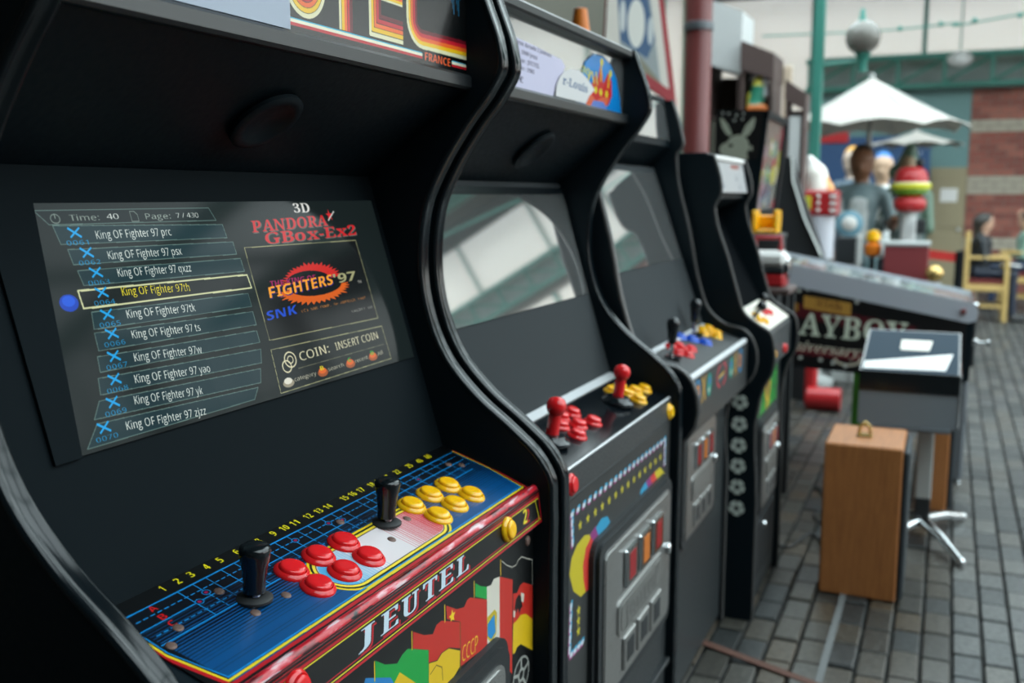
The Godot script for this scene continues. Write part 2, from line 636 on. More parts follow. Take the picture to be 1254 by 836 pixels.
func tall_cabinet(called: String, label: String, zl: float, zr: float, bez: Vector2, front_x: float, fascia_mat: Material, panel_mat: Material, card: Material) -> Node3D:
	var root := thing(called, label, "arcade cabinet", Vector3(-0.95, 0, (zl + zr) / 2), "upright arcade cabinets in the row")
	shell(root, smooth_path(pv(JX), 4), zl, zr, -1.34, 1.745, mats.black, mats.trim)
	# control panel wedge
	var b := MB.new()
	b.prism(Transform3D(Basis(), Vector3(0, 0, zr + 0.0005)), pv([-0.79, 0.987, -0.597, 0.9249, -0.5915, 0.9205, -0.5860, 0.874, -0.61, 0.872, -0.79, 0.90]), zl - zr - 0.001)
	part(root, "control_panel", b, panel_mat)
	# lower front
	b = MB.new()
	b.cube(front_x - 0.02, front_x, 0.09, 0.870, zr + 0.001, zl - 0.001, 0.002)
	part(root, "front_panel", b, fascia_mat)
	b = MB.new()
	b.cube(-0.66, -0.64, 0.0, 0.09, zr + 0.001, zl - 0.001)
	part(root, "kick_board", b, mats.black)
	# bezel
	var up := Vector3(-0.2873, 0.9578, 0)
	var P := Vector3(bez.x, bez.y, 0)
	var nn := Vector3(0.9578, 0.2873, 0)
	b = MB.new()
	var lo := P - up * 0.03
	var hi := P + up * 0.475
	b.slab(hi + Vector3(0, 0, zl), hi + Vector3(0, 0, zr), lo + Vector3(0, 0, zr), lo + Vector3(0, 0, zl), nn, 0.006)
	part(root, "bezel", b, card)
	# soffit and lip below the marquee
	b = MB.new()
	var sb := hi - up * 0.01
	b.prism(Transform3D(Basis(), Vector3(0, 0, zr + 0.0005)), pv([sb.x - 0.02, sb.y, -0.722, 1.566, -0.722, 1.60, sb.x - 0.02, sb.y + 0.03]), zl - zr - 0.001)
	part(root, "soffit", b, mats.black)
	b = MB.new()
	b.cube(-0.724, -0.705, 1.566, 1.589, zr + 0.001, zl - 0.001, 0.004)
	part(root, "marquee_lip", b, mats.satin)
	b = MB.new()
	b.cube(-0.735, -0.697, 1.716, 1.736, zr + 0.001, zl - 0.001, 0.004)
	part(root, "marquee_top_rail", b, mats.satin)
	b = MB.new()
	b.cube(-0.735, -0.733, 1.58, 1.72, zr + 0.001, zl - 0.001, 0.0005)
	part(root, "marquee_backing", b, mats.black)
	# loudspeaker cover in the soffit
	var c := Vector3((sb.x - 0.722) / 2 + 0.002, (sb.y + 1.566) / 2, (zl + zr) / 2 - 0.02)
	var sn := Vector3(1.566 - sb.y, -(-0.722 - sb.x + 0.02), 0).normalized()
	b = MB.new()
	b.lathe(frame_on(c - sn * 0.002, sn), [Vector2(0.052, 0), Vector2(0.052, 0.005), Vector2(0.048, 0.008), Vector2(0.036, 0.008), Vector2(0.033, 0.005), Vector2(0, 0.004)], 28)
	part(root, "speaker_ring", b, mats.black)
	return root

func bez_pt(zl: float, bez: Vector2, u: float, v: float, off := 0.0) -> Vector3:
	return Vector3(bez.x - 0.2873 * v + 0.9578 * off, bez.y + 0.9578 * v + 0.2873 * off, zl - u)

func coin_door(root: Node3D, x: float, zl: float, u0: float, u1: float, y0: float, y1: float, logo: String) -> void:
	var zc := zl - (u0 + u1) / 2
	var w := u1 - u0
	var h := y1 - y0
	var t := Transform3D(Basis(Vector3(0, 0, -1), Vector3(0, 1, 0), Vector3(1, 0, 0)), Vector3(x, (y0 + y1) / 2, zc))
	var o := Node3D.new()
	o.name = "coin_door"
	o.position = t.origin - root.position
	root.add_child(o, true)
	var b := MB.new()
	b.prism(t, rounded(w + 0.07, h + 0.06, 0.035), 0.010)
	b.prism(Transform3D(t.basis, t.origin + Vector3(0.010, 0, 0)), rounded(w + 0.045, h + 0.04, 0.03), 0.008)
	part(o, "frame", b, mats.dull)
	b = MB.new()
	b.prism(Transform3D(t.basis, t.origin + Vector3(0.016, 0, 0)), rounded(w, h, 0.024), 0.0045)
	b.prism(Transform3D(t.basis, t.origin + Vector3(0.020, 0, 0)), rounded(w - 0.012, h - 0.012, 0.02), 0.0025)
	part(o, "door", b, mats.steel)
	var k := 3
	for i in k:
		var f := (i - (k - 1) / 2.0) * w * 0.207 + w * 0.028
		var cy := h * 0.27
		b = MB.new()
		b.box(Transform3D(t.basis.rotated(Vector3(0, 0, 1), 0.0), t * Vector3(f, cy, 0.0255)), Vector3(w * 0.165, h * 0.27, 0.010), 0.006)
		part(o, "coin_slot_housing", b, mats.chrome)
		b = MB.new()
		b.box(Transform3D(t.basis, t * Vector3(f, cy, 0.0305)), Vector3(w * 0.085, h * 0.19, 0.002), 0.0008)
		part(o, "coin_window", b, mats.slot_red if i != 1 else mats.slot_amber)
		b = MB.new()
		b.box(Transform3D(t.basis, t * Vector3(f, -h * 0.32, 0.0250)), Vector3(w * 0.165, h * 0.24, 0.007), 0.003)
		part(o, "return_cup", b, mats.steel)
		b = MB.new()
		b.box(Transform3D(t.basis, t * Vector3(f, -h * 0.32, 0.0285)), Vector3(w * 0.105, h * 0.15, 0.0015), 0.0005)
		part(o, "return_flap", b, mats.dull)
	b = MB.new()
	b.prism(Transform3D(t.basis, t * Vector3(0, -h * 0.04, 0.0225)), rounded(w * 0.68, h * 0.24, 0.016), 0.004)
	part(o, "logo_plate", b, mats.steel)
	b = MB.new()
	b.prism(Transform3D(t.basis, t * Vector3(0, -h * 0.04, 0.0266)), rounded(w * 0.62, h * 0.19, 0.012), 0.001)
	part(o, "logo_field", b, mats.dull_steel)
	if logo:
		var tr := text_tris(logo, f_serif)
		var tw := text_width(tr)
		var sc := w * 0.50 / tw
		b = MB.new()
		for i in range(0, tr.size(), 3):
			var q := []
			for j in 3:
				q.append(t * Vector3(tr[i + j].x * sc - w * 0.25, tr[i + j].y * h * 0.13 - h * 0.11, 0.0285))
			b.flat(q[0], q[1], q[2], Vector3(1, 0, 0))
		part(o, "raised_lettering", b, mats.steel)
	b = MB.new()
	b.lathe(frame_on(t * Vector3(w * 0.43, h * 0.05, 0.0225), Vector3(1, 0, 0)), [Vector2(0.013, 0), Vector2(0.013, 0.008), Vector2(0.010, 0.011), Vector2(0, 0.011)], 18)
	part(o, "lock", b, mats.chrome)

func screen_art() -> ImageTexture:
	# u to the right, v up the glass
	var ground := Color8(20, 27, 27)
	var a := Art.new(0.033, 0.432, 0.704, 0.270, 2900.0, ground)
	var rows := [
		[0.061, 0.424, 0.333, 0.424, 0.341, 0.407, 0.076, 0.408],
		[0.080, 0.407, 0.351, 0.401, 0.353, 0.383, 0.084, 0.386],
		[0.091, 0.380, 0.362, 0.377, 0.363, 0.360, 0.093, 0.363],
		[0.096, 0.356, 0.368, 0.354, 0.369, 0.336, 0.099, 0.339],
		[0.089, 0.334, 0.372, 0.331, 0.374, 0.313, 0.090, 0.314],
		[0.099, 0.309, 0.364, 0.306, 0.364, 0.288, 0.096, 0.290],
		[0.095, 0.286, 0.363, 0.281, 0.363, 0.263, 0.094, 0.266],
		[0.090, 0.260, 0.360, 0.255, 0.360, 0.239, 0.088, 0.243],
		[0.083, 0.237, 0.358, 0.230, 0.352, 0.212, 0.080, 0.219],
		[0.076, 0.213, 0.347, 0.205, 0.340, 0.187, 0.063, 0.195],
		[0.065, 0.190, 0.332, 0.182, 0.319, 0.168, 0.044, 0.167]]
	var start := [0.135, 0.39, 0.144, 0.366, 0.151, 0.345, 0.149, 0.323, 0.147, 0.297, 0.146, 0.273, 0.14, 0.247, 0.132, 0.223, 0.123, 0.2, 0.102, 0.175]
	var ends := [0.253, 0.39, 0.262, 0.365, 0.27, 0.343, 0.258, 0.319, 0.258, 0.293, 0.257, 0.268, 0.249, 0.241, 0.254, 0.216, 0.231, 0.192, 0.227, 0.167]
	var icon := [0.106, 0.397, 0.115, 0.374, 0.12, 0.351, 0.12, 0.328, 0.119, 0.303, 0.118, 0.281, 0.112, 0.256, 0.104, 0.231, 0.093, 0.207, 0.072, 0.183]
	var names := ["prc", "psx", "qxzz", "", "", "ts", "", "yao", "yk", "zjzz"]
	var glued := ["", "", "", "th", "tk", "", "w", "", "", ""]
	var ids := ["0061", "0062", "0063", "0064", "0065", "0066", "0067", "0068", "0069", "0070"]
	var cyan := Color8(20, 150, 215)
	for i in 11:
		var q := pts2(rows[i])
		if i == 4:
			a.poly(q, Color8(14, 18, 18))
		else:
			a.poly(q, Color8(17, 27, 29) if i == 0 else Color8(20, 44, 50))
		q.append(q[0])
		a.line(q, 0.0022 if i == 4 else 0.0011, Color8(190, 195, 150) if i == 4 else Color8(85, 110, 105))
		if i == 0:
			continue
		var p := Vector2(start[i * 2 - 2], start[i * 2 - 1])
		var e := Vector2(ends[i * 2 - 2], ends[i * 2 - 1])
		var txt: String = "King OF Fighter 97" + glued[i - 1] + ((" " + names[i - 1]) if names[i - 1] else "")
		write(a, txt, f_sans, p, e, 0.0095, Color8(225, 210, 30) if i == 4 else Color8(205, 212, 205))
		var c := Vector2(icon[i * 2 - 2], icon[i * 2 - 1])
		a.line([c + Vector2(-0.007, 0.0065), c + Vector2(0.008, -0.0035)], 0.0028, cyan)
		a.line([c + Vector2(-0.006, -0.0035), c + Vector2(0.008, 0.0065)], 0.0022, cyan)
		write(a, ids[i - 1], f_mono, c + Vector2(-0.014, -0.0125), c + Vector2(0.016, -0.0125), 0.0052, Color8(18, 128, 180))
	# selector ball
	a.oval(Vector2(0.073, 0.322), 0.0125, 0.0095, Color8(14, 60, 170))
	a.oval(Vector2(0.073, 0.324), 0.0085, 0.006, Color8(22, 82, 205))
	# head line
	a.ring(Vector2(0.086, 0.4145), 0.006, 0.0012, Color8(110, 125, 118), 0.005)
	a.line([Vector2(0.086, 0.415), Vector2(0.086, 0.420)], 0.0014, Color8(110, 125, 118))
	write(a, "Time:", f_sans, Vector2(0.105, 0.4115), Vector2(0.147, 0.4115), 0.0072, Color8(125, 138, 130))
	write(a, "40", f_sans, Vector2(0.158, 0.4125), Vector2(0.176, 0.4125), 0.0065, Color8(190, 198, 192))
	a.line(pts2([0.195, 0.421, 0.195, 0.409, 0.206, 0.409, 0.206, 0.417, 0.202, 0.421, 0.195, 0.421]), 0.0011, Color8(110, 125, 118))
	write(a, "Page:", f_sans, Vector2(0.218, 0.411), Vector2(0.260, 0.411), 0.0072, Color8(135, 148, 140))
	write(a, "7 / 430", f_sans, Vector2(0.270, 0.4115), Vector2(0.310, 0.4115), 0.0065, Color8(190, 198, 192))
	# title on the right
	write(a, "3D", f_serif, Vector2(0.516, 0.4145), Vector2(0.556, 0.4145), 0.0145, Color8(205, 205, 200))
	for k in 2:
		var cc: Color = Color8(95, 90, 85) if k == 0 else Color8(190, 32, 38)
		var sh := Vector2(0.0016, -0.0016) * (1 - k)
		write(a, "PANDORA", f_serif, Vector2(0.408, 0.388) + sh, Vector2(0.592, 0.3935) + sh, 0.0165, cc, 0.2)
		write(a, "GBox-Ex2", f_serif, Vector2(0.43, 0.3705) + sh, Vector2(0.664, 0.376) + sh, 0.0165, cc, 0.2)
	a.star(Vector2(0.603, 0.409), 0.010, Color8(190, 40, 45), 0.35)
	a.line([Vector2(0.597, 0.401), Vector2(0.618, 0.415)], 0.0022, Color8(190, 190, 185))
	# preview box
	a.poly(pts2([0.382, 0.368, 0.657, 0.367, 0.66, 0.238, 0.381, 0.239]), Color8(16, 17, 18))
	a.line(pts2([0.382, 0.368, 0.657, 0.367, 0.66, 0.238, 0.381, 0.239, 0.382, 0.368]), 0.0012, Color8(150, 150, 110))
	var fire := []
	var rng := RandomNumberGenerator.new()
	rng.seed = 5
	for i in 41:
		var an := lerpf(0.1, PI * 0.98, i / 40.0)
		var rr := 0.92 + (0.22 if i % 2 == 0 else 0.0) * rng.randf_range(0.4, 1.0)
		fire.append(Vector2(0.517 + cos(an) * 0.070 * rr, 0.311 + sin(an) * 0.026 * rr))
	for i in 20:
		var an := lerpf(PI * 0.98, 0.1, i / 19.0)
		fire.append(Vector2(0.505 + cos(an) * 0.055, 0.311 + sin(an) * 0.016))
	a.poly(fire, Color8(190, 38, 34))
	fire = []
	for i in 41:
		var an := lerpf(PI * 1.02, TAU - 0.05, i / 40.0)
		var rr := 0.92 + (0.25 if i % 2 == 0 else 0.0) * rng.randf_range(0.4, 1.0)
		fire.append(Vector2(0.515 + cos(an) * 0.088 * rr, 0.303 + sin(an) * 0.024 * rr))
	for i in 20:
		var an := lerpf(TAU - 0.05, PI * 1.02, i / 19.0)
		fire.append(Vector2(0.520 + cos(an) * 0.065, 0.303 + sin(an) * 0.014))
	a.poly(fire, Color8(200, 88, 24))
	write(a, "THE KING OF", f_bold, Vector2(0.414, 0.310), Vector2(0.523, 0.3115), 0.0085, Color8(150, 28, 90), 0.15)
	write(a, "FIGHTERS", f_bold, Vector2(0.4075, 0.2935), Vector2(0.5645, 0.3005), 0.016, Color8(40, 30, 110), 0.2)
	write(a, "FIGHTERS", f_bold, Vector2(0.406, 0.295), Vector2(0.563, 0.302), 0.0155, Color8(232, 150, 42), 0.2)
	write(a, "'97", f_bold, Vector2(0.566, 0.3025), Vector2(0.628, 0.3035), 0.0145, Color8(150, 150, 110), 0.2)
	write(a, "TM", f_sans, Vector2(0.631, 0.298), Vector2(0.641, 0.298), 0.004, Color8(200, 200, 190))
	write(a, "SNK", f_bold, Vector2(0.388, 0.2655), Vector2(0.457, 0.2680), 0.0125, Color8(28, 72, 190), 0.2)
	write(a, "(C) SNK CORP. OF AMERICA 1997", f_mono, Vector2(0.468, 0.2685), Vector2(0.640, 0.272), 0.0036, Color8(190, 120, 45))
	write(a, "CREDIT 00", f_mono, Vector2(0.592, 0.2545), Vector2(0.652, 0.2555), 0.0036, Color8(150, 150, 140))
	# coin box
	a.line(pts2([0.378, 0.226, 0.664, 0.224, 0.666, 0.170, 0.374, 0.166, 0.378, 0.226]), 0.0012, Color8(150, 150, 110))
	var cream := Color8(205, 200, 165)
	a.ring(Vector2(0.402, 0.199), 0.0095, 0.002, cream, 0.008)
	a.ring(Vector2(0.413, 0.207), 0.0125, 0.002, cream, 0.0105)
	a.ring(Vector2(0.413, 0.207), 0.006, 0.0016, cream, 0.005)
	write(a, "COIN:", f_sans, Vector2(0.435, 0.2015), Vector2(0.508, 0.2035), 0.0125, cream)
	write(a, "INSERT COIN", f_sans, Vector2(0.525, 0.204), Vector2(0.645, 0.206), 0.0115, cream)
	a.line([Vector2(0.425, 0.1925), Vector2(0.655, 0.195)], 0.0009, Color8(110, 110, 85))
	var ux := [0.396, 0.478, 0.551, 0.616]
	var words := ["category", "search", "recent", "All"]
	var letters := ["", "B", "C", "D"]
	var lc := [cream, Color8(200, 185, 20), Color8(40, 170, 50), Color8(40, 170, 50)]
	for i in 4:
		var c := Vector2(ux[i], 0.1775 + 0.0012 * i)
		a.oval(c + Vector2(0, -0.001), 0.0125, 0.0058, Color8(140, 135, 115) if i == 0 else Color8(150, 78, 40))
		a.oval(c + Vector2(0, 0.002), 0.009, 0.0045, Color8(205, 205, 190) if i == 0 else Color8(205, 95, 35))
		if letters[i]:
			write(a, letters[i], f_bold, c + Vector2(-0.004, 0.0025), c + Vector2(0.0045, 0.0025), 0.0062, lc[i])
		write(a, words[i], f_sans, c + Vector2(0.014, -0.0015), c + Vector2([0.066, 0.055, 0.050, 0.030][i], -0.0005), 0.0058, Color8(175, 172, 150))
	return a.done()

func panel_art() -> ImageTexture:
	# u right, -v up
	var a := Art.new(0.0, 0.032, 0.755, 0.197, 2600.0, Color8(7, 10, 12))
	var blue := Color8(14, 128, 196)
	var hexa := pts2([0.004, -0.001, 0.001, -0.068, 0.016, -0.137, 0.741, -0.143, 0.7545, -0.070, 0.752, -0.001])
	a.poly(hexa, Color8(6, 13, 22))
	# printed blue stripes that thicken towards the player
	for i in 26:
		var v := 0.030 + i * 0.0042
		var th: float = 0.0006 + 0.00355 * minf(1.0, i / 17.0)
		a.rect(0.012 + 0.0004 * i, -v, 0.748 - 0.0004 * i, -v - th, Color8(5, 70, 122))
	# board grid
	var nums := [0.085, 0.109, 0.13, 0.156, 0.179, 0.209, 0.233, 0.255, 0.28, 0.303, 0.325, 0.355, 0.379, 0.401, 0.442, 0.463, 0.485, 0.514, 0.536, 0.557, 0.589, 0.627, 0.659, 0.689]
	var txts := ["1", "2", "3", "4", "5", "6", "7", "8", "9", "10", "11", "", "12", "13", "14", "15", "16", "17", "18", "19", "20", "22", "25", "40", "60"]
	var pos := [0.085, 0.109, 0.13, 0.156, 0.179, 0.209, 0.231, 0.251, 0.28, 0.303, 0.325, -1.0, 0.355, 0.379, 0.401, 0.442, 0.463, 0.485, 0.514, 0.536, 0.557, 0.589, 0.627, 0.659, 0.689]
	a.line(pts2([0.006, 0.0, 0.75, -0.002]), 0.0022, blue)
	for k in [0.0135, 0.041]:
		a.dashes(Vector2(0.02, -k), Vector2(0.735, -k), 0.0016, 0.006, 0.004, blue)
	a.line(pts2([0.01, -0.0275, 0.74, -0.0275]), 0.0018, blue)
	a.line(pts2([0.012, -0.055, 0.72, -0.055]), 0.0020, blue)
	for i in nums.size():
		var u: float = nums[i]
		if i % 4 == 1:
			a.line([Vector2(u + 0.008, -0.001), Vector2(u + 0.008, -0.0275)], 0.0016, blue)
			a.dashes(Vector2(u + 0.008, -0.0275), Vector2(u + 0.008, -0.055), 0.0016, 0.004, 0.003, blue)
		else:
			a.line([Vector2(u + 0.008, -0.001), Vector2(u + 0.008, -0.055)], 0.0016, blue)
	for p in [[0.098, -0.0275], [0.117, -0.020], [0.29, -0.0135], [0.363, -0.014], [0.387, -0.020], [0.521, -0.014], [0.598, -0.02]]:
		a.oval(Vector2(p[0], p[1]), 0.0060, 0.0048, blue)
		a.oval(Vector2(p[0], p[1]), 0.0045, 0.0034, Color8(6, 13, 22))
		a.oval(Vector2(p[0], p[1]), 0.0030, 0.0022, Color8(150, 20, 70))
	for i in txts.size():
		if txts[i]:
			var w: float = 0.0075 if txts[i].length() == 1 else 0.0145
			if txts[i] == "1":
				w = 0.004
			write(a, txts[i], f_bold, Vector2(pos[i] - w / 2, 0.009), Vector2(pos[i] + w / 2, 0.009), 0.0105, Color8(220, 205, 20))
	write(a, "A", f_bold, Vector2(0.046, -0.010), Vector2(0.056, -0.010), 0.009, Color8(190, 20, 25))
	write(a, "B", f_bold, Vector2(0.044, -0.026), Vector2(0.053, -0.026), 0.009, Color8(190, 20, 25))
	write(a, "C", f_bold, Vector2(0.043, -0.040), Vector2(0.052, -0.040), 0.009, Color8(190, 20, 25))
	# long oval between the two players
	var stadium := func(g: float) -> Array:
		var q := []
		var r := 0.034 + g
		for i in 17:
			var an := PI / 2 + PI * i / 16.0
			q.append(Vector2(0.282 + cos(an) * r, -0.092 + sin(an) * r * 0.95))
		for i in 17:
			var an := -PI / 2 + PI * i / 16.0
			q.append(Vector2(0.478 + cos(an) * r, -0.094 + sin(an) * r * 0.95))
		return q
	a.poly(stadium.call(0.0125), Color8(225, 195, 30))
	a.poly(stadium.call(0.0085), Color8(12, 32, 22))
	a.poly(stadium.call(0.0055), Color8(232, 206, 60))
	a.poly(stadium.call(0.0012), Color8(30, 20, 20))
	a.poly(stadium.call(0.0), Color8(214, 206, 208))
	# halftone: sky blue at one end, red at the other
	for i in 150:
		var u := 0.250 + i * 0.0018
		var dx: float = maxf(absf(u - 0.38) - 0.098, 0.0)
		var h: float = 0.032 * sqrt(maxf(0.0, 1.0 - dx * dx / (0.034 * 0.034)))
		if h <= 0.0:
			continue
		if u < 0.345:
			var k := (0.345 - u) / 0.095
			a.rect(u, -0.093 + h, u + 0.0018 * clampf(k * 1.1, 0.1, 0.95), -0.093 - h, Color8(70, 160, 205))
		elif u > 0.405:
			var k := (u - 0.405) / 0.105
			a.rect(u, -0.093 + h, u + 0.0018 * clampf(k * 1.0, 0.05, 0.85), -0.093 - h, Color8(190, 30, 42))
	# border
	var ring := hexa.duplicate()
	a.line([ring[0] + Vector2(0.006, -0.006), ring[1] + Vector2(0.007, 0.001), ring[2] + Vector2(0.007, 0.006), ring[3] + Vector2(-0.006, 0.006), ring[4] + Vector2(-0.007, 0.0), ring[5] + Vector2(-0.006, -0.006)], 0.0020, blue)
	a.line([ring[0] + Vector2(0.002, 0.0), ring[1] + Vector2(0.003, 0.0), ring[2] + Vector2(0.003, 0.002), ring[3] + Vector2(-0.002, 0.002), ring[4] + Vector2(-0.003, 0.0), ring[5] + Vector2(-0.002, 0.0)], 0.0036, Color8(215, 190, 35))
	a.line([ring[0] + Vector2(-0.003, 0.0), ring[1] + Vector2(-0.001, -0.002), ring[2] + Vector2(0.0, -0.004), ring[3] + Vector2(0.003, -0.004), ring[4] + Vector2(0.001, 0.0), ring[5] + Vector2(0.002, 0.001)], 0.0050, Color8(175, 22, 32))
	a.rect(0.0, -0.1500, 0.755, -0.17, Color8(16, 14, 16))
	return a.done()

func fascia_art() -> ImageTexture:
	var a := Art.new(0.0, 0.927, 0.755, 0.055, 2600.0, Color8(9, 11, 12))
	var red := Color8(178, 24, 34)
	var yel := Color8(212, 196, 40)
	for k in [[0.9235, 0.0050, red], [0.9195, 0.0016, Color8(40, 8, 12)], [0.9165, 0.0034, red], [0.9130, 0.0018, yel], [0.8745, 0.0036, red], [0.8785, 0.0020, yel], [0.8820, 0.0016, red]]:
		a.line([Vector2(0.0, k[0]), Vector2(0.752, k[0])], k[1], k[2])
	a.line([Vector2(0.752, 0.926), Vector2(0.754, 0.873)], 0.004, red)
	a.line([Vector2(0.736, 0.9130), Vector2(0.746, 0.8785)], 0.002, yel)
	for k in 5:
		var off: Vector2 = [Vector2(0.0055, -0.0036), Vector2(0.0040, -0.0026), Vector2(0.0024, -0.0014), Vector2(0.0012, 0.0), Vector2.ZERO][k]
		var col: Color = [red, red, Color8(40, 8, 14), Color8(186, 202, 214), Color8(186, 202, 214)][k]
		var at := [0.203, 0.250, 0.298, 0.352, 0.397, 0.448]
		for i in 6:
			var wd: float = [0.032, 0.040, 0.042, 0.038, 0.040, 0.036][i]
			var up_j: float = 0.005 if i == 0 else 0.0
			write(a, "JEUTEL"[i], f_serif, Vector2(at[i], 0.8865 + up_j) + off, Vector2(at[i] + wd, 0.8865 + up_j) + off, 0.0235 - up_j, col, 0.3)
	write(a, "2", f_bold, Vector2(0.690, 0.887), Vector2(0.708, 0.887), 0.022, red, 0.15)
	write(a, "2", f_bold, Vector2(0.682, 0.889), Vector2(0.698, 0.889), 0.022, yel, 0.15)
	write(a, "1", f_bold, Vector2(0.032, 0.887), Vector2(0.042, 0.887), 0.022, red, 0.15)
	write(a, "1", f_bold, Vector2(0.026, 0.889), Vector2(0.036, 0.889), 0.022, yel, 0.15)
	return a.done()

func flags_art() -> ImageTexture:
	var a := Art.new(0.0, 0.868, 0.755, 0.50, 2300.0, Color8(11, 13, 14))
	var red := Color8(188, 42, 32)
	var yel := Color8(214, 176, 26)
	var green := Color8(20, 150, 62)
	var white := Color8(206, 200, 186)
	a.line(pts2([0.627, 0.847, 0.645, 0.834, 0.667, 0.823, 0.682, 0.821, 0.691, 0.826, 0.705, 0.827, 0.750, 0.806, 0.750, 0.758]), 0.0016, white)
	a.poly(pts2([0.671, 0.778, 0.686, 0.773, 0.699, 0.781, 0.713, 0.781, 0.752, 0.762, 0.752, 0.702, 0.722, 0.724, 0.702, 0.73, 0.686, 0.727, 0.671, 0.727]), red)
	a.poly(pts2([0.671, 0.727, 0.686, 0.727, 0.702, 0.73, 0.722, 0.724, 0.752, 0.703, 0.752, 0.647, 0.702, 0.68, 0.686, 0.681, 0.678, 0.675, 0.669, 0.677]), yel)
	a.poly(pts2([0.673, 0.742, 0.682, 0.764, 0.694, 0.768, 0.702, 0.761, 0.709, 0.74, 0.703, 0.742, 0.696, 0.734, 0.690, 0.747, 0.684, 0.738, 0.680, 0.750]), Color8(20, 18, 18))
	a.poly(pts2([0.702, 0.768, 0.717, 0.760, 0.712, 0.747, 0.704, 0.752]), white)
	a.poly(pts2([0.672, 0.750, 0.680, 0.745, 0.678, 0.735, 0.672, 0.738]), white)
	a.poly(pts2([0.534, 0.846, 0.551, 0.835, 0.573, 0.826, 0.573, 0.806, 0.534, 0.825]), green)
	a.poly(pts2([0.573, 0.826, 0.588, 0.823, 0.598, 0.829, 0.619, 0.825, 0.619, 0.698, 0.574, 0.736]), white)
	a.poly(pts2([0.619, 0.825, 0.669, 0.802, 0.667, 0.644, 0.619, 0.695]), red)
	a.poly(pts2([0.574, 0.777, 0.601, 0.779, 0.609, 0.771, 0.606, 0.738, 0.587, 0.732, 0.574, 0.745]), Color8(190, 165, 40))
	a.poly(pts2([0.575, 0.766, 0.600, 0.772, 0.604, 0.742, 0.588, 0.737, 0.575, 0.748]), Color8(36, 130, 190))
	a.poly(pts2([0.442, 0.848, 0.474, 0.83, 0.497, 0.824, 0.507, 0.831, 0.516, 0.831, 0.573, 0.806, 0.574, 0.733, 0.485, 0.74, 0.485, 0.807, 0.444, 0.827]), red)
	a.star(Vector2(0.460, 0.825), 0.011, Color8(225, 190, 30))
	write(a, "CCCP", f_sans, Vector2(0.489, 0.744), Vector2(0.540, 0.740), 0.024, Color8(222, 178, 34))
	a.poly(pts2([0.35, 0.849, 0.379, 0.832, 0.403, 0.823, 0.414, 0.832, 0.428, 0.832, 0.484, 0.807, 0.483, 0.768, 0.449, 0.784, 0.427, 0.786, 0.415, 0.781, 0.391, 0.788, 0.349, 0.800]), red)
	a.poly(pts2([0.391, 0.787, 0.415, 0.78, 0.429, 0.785, 0.449, 0.783, 0.483, 0.765, 0.482, 0.741, 0.442, 0.728, 0.39, 0.743]), yel)
	a.line(pts2([0.484, 0.807, 0.484, 0.735]), 0.0018, Color8(120, 95, 20))
	a.line(pts2([0.395, 0.770, 0.412, 0.775, 0.428, 0.765, 0.430, 0.745]), 0.0012, Color8(70, 55, 15))
	a.poly(pts2([0.258, 0.851, 0.28, 0.836, 0.309, 0.824, 0.322, 0.83, 0.336, 0.832, 0.391, 0.806, 0.389, 0.720, 0.257, 0.790]), green)
	a.poly(pts2([0.232, 0.834, 0.236, 0.839, 0.293, 0.813, 0.304, 0.797, 0.294, 0.780, 0.229, 0.815]), Color8(36, 120, 185))
	a.poly(pts2([0.297, 0.8, 0.315, 0.81, 0.367, 0.767, 0.317, 0.758]), yel)
	for k in [0.256, 0.347, 0.438, 0.530, 0.623]:
		a.line([Vector2(k, 0.850), Vector2(k, 0.826)], 0.0028, yel)
	# football
	a.oval(Vector2(0.704, 0.626), 0.034, 0.031, Color8(150, 152, 146))
	a.oval(Vector2(0.704, 0.626), 0.030, 0.027, Color8(30, 32, 32))
	for i in 5:
		var an := TAU * i / 5.0 + 0.3
		a.line([Vector2(0.704, 0.626) + Vector2(cos(an) * 0.012, sin(an) * 0.011), Vector2(0.704, 0.626) + Vector2(cos(an) * 0.031, sin(an) * 0.028)], 0.006, Color8(150, 152, 146))
	a.oval(Vector2(0.704, 0.626), 0.013, 0.012, Color8(150, 152, 146))
	a.oval(Vector2(0.704, 0.626), 0.008, 0.007, Color8(30, 32, 32))
	return a.done()

